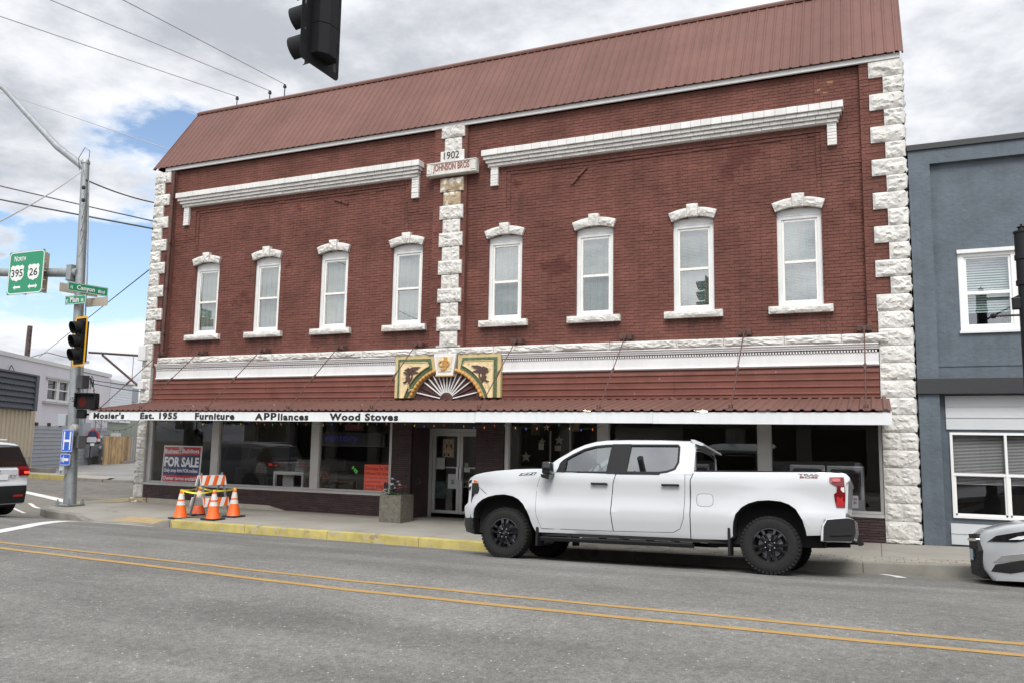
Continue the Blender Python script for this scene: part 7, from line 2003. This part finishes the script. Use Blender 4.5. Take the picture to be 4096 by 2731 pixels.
for s_, u0, v0, hgt, wd in (('Enormau Fat HS', .03, .50, .095, .65), ('1000watt Mid drive', .02, .385, .075, .66), ('full Suspention 26x4 tires', .02, .285, .06, .66), ('upgraded Brakes', .02, .19, .06, .46), ('Fender Rack', .02, .105, .05, .29), ('Slime tubes', .02, .03, .055, .31), ('$1900', .36, .05, .10, .19)):
    text(s_, 'lettering', M_pen, PO, lambda u, v, d, u0=u0, v0=v0: pox(u0 + u, v0 + v, .0005 + d), height=hgt, width=wd, depth=.001, shear=.08)
M_lime = mat('lime_vinyl_glow', (.12, .55, .09), .4, emit=((.2, 1, .15), .03))  # sticker colour carries a faint glow, though it is no lamp
hd = Vector((.72, 0, -.69)); hu = Vector((.69, 0, .72))
HSG = text('HS', 'window_decal', M_lime, None, lambda u, v, d: tuple(Vector((-11.80, .072 - d, 1.08)) + hd * u + hu * v), height=.085, width=.20, depth=.002, bold=.04)
tag(HSG, 'small lime green HS sticker on the shop glass', 'sticker')
LD = thing('led_sign', 'dark scrolling LED message sign with blue letters inside third window', 'led sign', (-12.1, .5, 1.58))
M_ledf = mat('led_frame', (.025, .024, .022), .4)
mb = MB(); mb.box(-13.02, -11.12, .46, .60, 1.60, 1.955, .015); mb.build('housing', M_ledf, LD)
mb = MB(); mb.box(-12.95, -11.19, .452, .458, 1.64, 1.915); mb.build('matrix', mat('led_matrix_black', (.006, .006, .008), .5), LD)
text('ventory', 'lettering', mat('blue_led', (.02, .02, .12), .5, emit=((.10, .08, 1.0), .025)), LD, on_facade(-12.95, 1.66, .450), height=.22, width=1.05, depth=.002)
OP = thing('open_sign', 'dim red OPEN sign hanging above the LED sign', 'sign', (-12.1, .5, 2.0))
mb = MB(); mb.box(-12.36, -11.78, .50, .54, 2.0, 2.17, .01); mb.build('panel', M_ledf, OP)
text('OPEN', 'lettering', mat('open_sign_red', (.16, .012, .016), .4, emit=((1, .03, .04), .006)), OP, on_facade(-12.33, 2.03, .498), height=.115, width=.50, depth=.01, bold=.03)  # letters have a very faint red emission
M_cab = mat('white_melamine', (.62, .60, .56), .5)
ST = thing('side_table', 'white open-fronted side table inside the second shop window', 'table', (-14.3, .9, .3))
mb = MB(); mb.box(-14.78, -13.79, .78, 1.25, .82, .905, .008); mb.box(-14.78, -13.79, .78, 1.25, .43, .49, .008); mb.build('top_and_shelf', M_cab, ST)
mb = MB()
for x in (-14.78, -13.86): mb.box(x, x + .07, .785, .85, .49, .82); mb.box(x, x + .07, 1.18, 1.24, .49, .82)
mb.box(-14.7, -14.4, 1.15, 1.18, .49, .82); mb.build('post', M_cab, ST)
mb = MB()
for x in (-14.76, -13.88): mb.box(x, x + .05, .79, .84, .30, .43)
mb.build('leg', M_cab, ST)
SO = thing('sofa', 'dark grey sofa in the gloom behind the second shop window', 'sofa', (-15.3, 1.6, .3))
M_sofa = mat('dark_sofa_cloth', (.05, .048, .047), .9)
mb = MB(); mb.box(-16.6, -13.4, 1.45, 2.3, .35, .75, .06); mb.build('seat', M_sofa, SO)
mb = MB(); mb.box(-16.6, -13.4, 2.1, 2.45, .7, 1.25, .08); mb.build('back', M_sofa, SO)
for x in (-16.75, -13.45):
    mb = MB(); mb.box(x, x + .25, 1.45, 2.4, .35, .95, .06); mb.build('arm', M_sofa, SO)
M_pil = mat('patterned_pillow', (.30, .29, .26), .9, var=.2, vs=15)
for i, x in enumerate((-16.15, -14.75)):
    mb = MB()
    def pil(u, v, s_, x=x): 
        b = (1 - abs(2 * u - 1) ** 2.5) * (1 - abs(2 * v - 1) ** 2.5)
        return (x - .24 + .48 * u, 1.95 - s_ * .09 * b + (v - .5) * .1, .78 + .42 * v)
    mb.grid(lambda u, v: pil(u, v, 1), 8, 8); mb.grid(lambda u, v: pil(u, v, -1), 8, 8)
    o = mb.build('pillow', M_pil, smooth=60)
    mb = MB()
    for k in range(1, 5):
        for q in range(8):
            a, b = pil(k / 5, q / 8, 1), pil(k / 5, (q + 1) / 8, 1); c, d = pil(q / 8, k / 5, 1), pil((q + 1) / 8, k / 5, 1)
            for p1, p2 in ((a, b), (c, d)): mb.tube([(p1[0], p1[1] - .004, p1[2]), (p2[0], p2[1] - .004, p2[2])], .006, 4, False)
    mb.build('stitching', mat('pillow_thread', (.55, .53, .48), .9), o)
    tag(o, ('patterned pillow on the dark sofa, nearer the for sale sign', 'patterned pillow on the dark sofa, above the white side table')[i], 'pillow', 'pillows on the shop sofa')
M_steel = mat('brushed_appliance_steel', (.34, .35, .36), .4, metal=.5)
for i, (x0, x1, lb) in enumerate(((-1.62, -.95, 'grey front-loading dryer half hidden behind the pickup bed'), (-.92, -.235, 'grey front-loading dryer nearest the white corner stones'))):
    DR = thing('dryer', lb, 'dryer', ((x0 + x1) / 2, .9, .3), group='dryers in the right shop window')
    mb = MB(); mb.box(x0, x1, .60, 1.25, .50, 1.43, .02)
    mb.build('cabinet', M_steel, DR)
    mb = MB(); mb.prism(rrect(x0 + .06, x1 - .06, .78, 1.36, .06), facade, .585, .598); mb.build('door', M_gloss, DR)
    mb = MB(); mb.box(x0 + .02, x1 - .02, .595, .6, 1.40, 1.425); mb.build('trim', M_chrome2, DR)
    mb = MB()
    for x in (x0 + .05, x1 - .09):
        for y in (.65, 1.15): mb.box(x, x + .04, y, y + .04, .30, .50)
    mb.build('leg', M_rubber, DR)
mb = MB(); mb.box(-2.0, .05, .5, 1.4, .30, .46); tag(mb.build('display_plinth', M_dark), 'low dark plinth under the two grey dryers', 'plinth')
mb = MB(); mb.box(-.50, -.36, .575, .584, .62, .86); tg_ = mb.build('price_tag', M_white); tag(tg_, 'white price card with pink marks on the nearer dryer', 'price card')
mb = MB()
for z_, x_ in ((.77, -.44), (.70, -.445)): mb.box(x_, x_ + .02, .57, .5745, z_, z_ + .05); mb.box(x_ + .03, x_ + .05, .57, .5745, z_, z_ + .045)
mb.build('marks', mat('pink_marks', (.4, .1, .25), .6), tg_)
M_star = mat('cream_star', (.26, .24, .17), .6)
def star(x, y, z, r, lb):
    mb = MB(); pts = []
    for k in range(10):
        a = math.radians(90 + 36 * k); q = r if k % 2 == 0 else r * .42
        pts.append((x + q * math.cos(a), z + q * math.sin(a)))
    mb.prism(list(reversed(pts)), facade, y - .01, y + .01); mb.tube([(x, y, z + r), (x, y, 2.7)], .002, 3)
    tag(mb.build('hanging_star', M_star), lb, 'star', 'stars hanging in the shop window')
star(-7.39, .6, 1.45, .13, 'cream hanging star lowest of the four, above the truck hood')
star(-6.58, .6, 1.84, .11, 'cream hanging star rightmost of the four, level with the truck roof')
star(-7.0, .62, 1.80, .09, 'dim cream hanging star left of the white tube')
star(-6.905, .64, 2.12, .09, 'cream hanging star topmost of the four')
for i, (x, z0, z1) in enumerate(((-6.83, 1.2, 2.05), (-6.35, 1.1, 2.3))):
    mb = MB(); mb.tube([(x, .7, z0), (x, .7, z1)], .022, 8); tag(mb.build('display_tube', mat('white_tube', (.25, .25, .23), .5)), ('short white display tube hanging beside the stars', 'long white display tube right of the stars')[i], 'tube')
for i, (x, z, w_, h_) in enumerate(((-6.35, 2.05, .18, .26), (-7.35, 1.95, .22, .3), (-7.15, 1.62, .12, .16), (-6.75, 1.60, .14, .12))):
    mb = MB(); mb.prism([(x, z), (x + w_, z), (x + w_, z + h_), (x, z + h_)], facade, .78, .80, [[(x + .03, z + .03), (x + w_ - .03, z + .03), (x + w_ - .03, z + h_ - .03), (x + .03, z + h_ - .03)]]); mb.box(x + .03, x + w_ - .03, .795, .80, z + .03, z + h_ - .03)
    tag(mb.build('picture_frame', mat('framed_tan', ((.22, .15, .09), (.10, .08, .06), (.4, .38, .33), (.3, .28, .25))[i], .6)), ('brown picture frame highest beside the window post', 'dark picture frame near the entrance pier', 'small pale picture frame over the truck hood', 'small beige picture card beside the stars')[i], 'picture frame', 'frames in the shop window')
M_fluo = mat('fluorescent_tube', (.8, .75, .6), .5, emit=((1, .92, .7), 1.6))
for i, (x, lb) in enumerate(((-6.7, 'lit ceiling tube seen under the awning above the truck windscreen'), (-3.9, 'lit ceiling tube seen under the awning above the truck cab'))):
    FT = thing('ceiling_light', lb, 'ceiling light', (x, 3.2, 2.6), group='lit ceiling tubes in the shop')
    mb = MB(); mb.box(x - .1, x + .1, 2.7, 3.9, 2.64, 2.72); mb.build('housing', M_white, FT)
    mb = MB(); mb.box(x - .06, x - .03, 2.75, 3.85, 2.60, 2.635); mb.box(x + .03, x + .06, 2.75, 3.85, 2.60, 2.635); mb.build('tube', M_fluo, FT)
# things taped on the door
M_p1 = mat('beige_flyer', (.34, .25, .17), .6, var=.4, vs=14); M_p2 = mat('white_notice', (.50, .51, .52), .6); M_p3 = mat('dark_poster', (.03, .05, .045), .5, var=.8, vs=10)
for (x0, x1, z0, z1, m, lb) in ((-9.714, -9.411, 1.39, 1.83, M_p1, 'beige printed flyer high on the glass door'), (-9.88, -9.65, 1.10, 1.375, mat('pale_certificate', (.42, .41, .38), .6, var=.1, vs=30), 'pale bordered certificate on the left door glass'), (-9.546, -9.315, .64, .99, M_p2, 'white notice taped beside the door handle'), (-9.89, -9.60, .40, .81, M_p3, 'dark green poster low on the glass door'), (-9.115, -8.96, 1.045, 1.135, M_p2, 'small white sticker beside the right door handle'), (-9.10, -9.0, 1.15, 1.27, mat('olive_sticker', (.22, .25, .20), .6), 'small olive square sticker on the right door')):
    mb = MB(); mb.box(x0, x1, .872, .876, z0, z1); o = mb.build('door_notice', m); tag(o, lb, 'notice', 'papers stuck on the shop door')
    if m is M_p2 and z1 - z0 > .2:
        for q, c in ((.80, (.30, .25, .22)), (.70, (.15, .25, .15))):
            mb = MB(); mb.box(x0 + .08, x1 - .06, .870, .8715, z0 + (q - .5) * (z1 - z0) * 1.6, z0 + (q - .5) * (z1 - z0) * 1.6 + .05); mb.build('print', mat('notice_print', c, .6), o)
    if 'flyer' in lb:
        for q in range(4):
            mb = MB(); mb.box(x0 + .03 + q * .06, x0 + .07 + q * .06, .870, .8715, z0 + .03 + (q % 2) * .2, z0 + .09 + (q % 2) * .22); mb.build('print', M_dark, o)
mb = MB(); mb.box(-12.72, -12.42, .07, .075, .98, 1.12); o = mb.build('brand_sticker', M_dark); tag(o, 'small dark sticker with a red flame on the third window', 'sticker')
mb = MB(); mb.prism([(-12.70, 1.0), (-12.67, 1.0), (-12.69, 1.11)], facade, .066, .069); mb.build('flame', M_redlens2, o)

# ------------------------------------------------------------------ coloured bulbs under the awning
M_bulb = [mat('bulb_' + n, c, .25, coat=.6) for n, c in (('red', (.45, .03, .02)), ('green', (.03, .30, .07)), ('yellow', (.70, .45, .03)), ('blue', (.04, .08, .45)), ('orange', (.70, .17, .02)))]
M_wire = mat('dark_green_wire', (.015, .03, .018), .6)
SL = thing('string_lights', 'string of small coloured bulbs hanging under the white awning board', 'string lights', (-9, -1.9, 2.1))
pts = [(-18.35, -1.90, 2.17)]
sr = random.Random(4)
x = -18.35
hooks = [x]
while x < -5.6: x += sr.uniform(.9, 1.5); hooks.append(x)
path = []
for a, b in zip(hooks, hooks[1:]):
    sag = sr.uniform(.03, .13) if a > -9.8 else sr.uniform(.015, .07)
    for k in range(8): t_ = k / 8; path.append(Vector((lerp(a, b, t_), -1.90, 2.165 - sag * 4 * t_ * (1 - t_))))
loop = [Vector((-18.42, -1.9, 2.17)).lerp(Vector((-18.75, -.12, 2.22)), t_) - Vector((0, 0, .28 * 4 * t_ * (1 - t_))) for t_ in frange(0, 1, .08)]
for pth in (path, loop):
    mb = MB(); mb.tube([tuple(p) for p in pth], .004, 4); mb.build('wire', M_wire, SL)
    L_ = 0; nxt = .1; ci = sr.randrange(5)
    for a, b in zip(pth, pth[1:]):
        d = (b - a).length
        while nxt < L_ + d:
            p = a.lerp(b, (nxt - L_) / d); dx, dy = sr.uniform(-.012, .012), sr.uniform(-.012, .012)
            mb = MB(); mb.lathe([(.006, 0), (.006, -.014), (.011, -.022), (.009, -.036), (.004, -.048), (0, -.052)], lambda q, r_, h, p=p: (p.x + q - h * dx * 8, p.y + r_ - h * dy * 8, p.z + h), 7); mb.build('bulb', M_bulb[ci % 5], SL, smooth=60); ci += 1
            nxt += .235
        L_ += d

# ------------------------------------------------------------------ overhead wires
M_cable = mat('dark_cable', (.04, .04, .042), .7); M_alwire = mat('weathered_wire', (.36, .36, .36), .6)
def wire(name, lb, a, b, sag, r, m, grp='overhead wires'):
    a, b = Vector(a), Vector(b)
    mb = MB(); mb.tube([tuple(a.lerp(b, t_) - Vector((0, 0, sag * 4 * t_ * (1 - t_)))) for t_ in frange(0, 1, .05)], r, 5)
    tag(mb.build(name, m), lb, 'wire', grp)
def through(p, q, k): p, q = Vector(p), Vector(q); return p + (q - p) * k
wire('power_line', 'thin grey wire to the leftmost ridge insulator', (-17.45, 1.45, 12.05), through((-17.45, 1.45, 12.05), (-17.294, -6, 10.847), 1.35), -.0, .010, M_alwire)
wire('power_line', 'thin grey wire to the middle ridge insulator', (-16.2, 1.45, 12.03), through((-16.2, 1.45, 12.03), (-15.705, -6, 10.894), 1.35), 0, .010, M_alwire)
wire('power_line', 'thin grey wire to the rightmost ridge insulator', (-15.65, 1.45, 12.14), through((-15.65, 1.45, 12.14), (-13.533, -6, 10.432), 1.35), 0, .010, M_alwire)
wire('power_line', 'thin grey wire passing behind the lamp arm and roof end', (-38.0, 6, 17.95), (-22.5, 6, 11.95), .0, .016, M_alwire)
wire('service_cable', 'black cable, upper of the pair behind the pole', (-50, 10, 16.9), (-28.5, 10, 11.15), .05, .03, M_cable)
wire('service_cable', 'thicker black cable, lower of the pair behind the pole', (-50, 10, 15.9), (-28.5, 10, 10.85), .05, .04, M_cable)
wire('service_cable', 'twisted cable rising from the left to the pole top', (-10.2, -11.0, 3.9), (-19.55, -1.9, 8.95), .12, .014, M_alwire)
wire('service_cable', 'twisted dark cable from pole top to the corner stones', (-19.38, -1.95, 8.62), (-18.93, -.05, 8.47), .06, .02, M_cable)
wire('span_wire', 'thin span wire from the corner stones to the lavender building', (-18.95, -.02, 6.5), (-50.7, 20, 6.85), .0, .016, M_cable)
wire('service_cable', 'grey cable drop behind the old sign bracket', far(-4.9, 5.2, .3), (-26, 14, 4.1), .25, .025, M_cable)
wire('service_cable', 'grey cable drop passing just above the white siding', far(-4.7, 5.0, .3), (-26, 14, 3.6), .25, .025, M_cable)

# ------------------------------------------------------------------ the other side of the street (behind the camera, seen in the glass)
OB = thing('shop_across_street', 'plain shop row across the street mirrored in the store glass', 'building', (-6, -24, 0))
M_opp = mat('brown_shop_stucco', (.30, .27, .24), .8, var=.1, vs=.5); M_opp2 = mat('pale_shop_stucco', (.45, .44, .41), .8)
for i, (x0, x1, h_) in enumerate(((-34, -20, 4.2), (-20, -9, 4.6), (-9, 3, 4.0), (3, 16, 4.4))):
    mb = MB(); holes = []
    x = x0 + .8
    while x + 2.4 < x1: holes.append([(x, .6), (x + 2.2, .6), (x + 2.2, 2.7), (x, 2.7)]); x += 2.8
    mb.prism([(x0, 0), (x1, 0), (x1, h_), (x0, h_)], lambda u, v, d: (u, -21 - d, v), 0, .3, holes); mb.build('front_wall', (M_opp, M_opp2, M_opp, M_opp2)[i], OB)
    mb = MB(); mb.box(x0, x1, -21.8, -21.7, 0, 3.2); mb.build('inner_wall', M_dark, OB)
    mb = MB(); mb.box(x0, x1, -20.98, -20.6, 2.85, 3.05); mb.build('canopy', M_dark, OB)
mb = MB(); mb.box(-40, 20, -30, -15.2, -.4, -.03); mb.build('near_sidewalk', M_conc, kind='structure')
SLS = thing('speed_limit_sign', 'speed limit sign across the street, mirrored in the third shop window', 'road sign', (-19.85, -15.6, 0))
sp_ = lambda u, v, d: (-19.85 - u, -15.60 + d, 1.60 + v)
sign_plate(SLS, .61, .76, sp_, M_swhite, M_letter, .04, .012)
for s_, v0, hgt, wd in (('SPEED', .60, .09, .42), ('LIMIT', .47, .09, .40), ('25', .10, .30, .42)):
    text(s_, 'lettering', M_letter, SLS, lambda u, v, d, v0=v0: sp_(.305 + u, v0 + v, .004 + d), height=hgt, width=wd, align='CENTER', bold=.02)
mb = MB(); mb.tube([(-20.15, -15.66, -.1), (-20.15, -15.66, 2.4)], .03, 6); mb.build('post', M_galv, SLS)
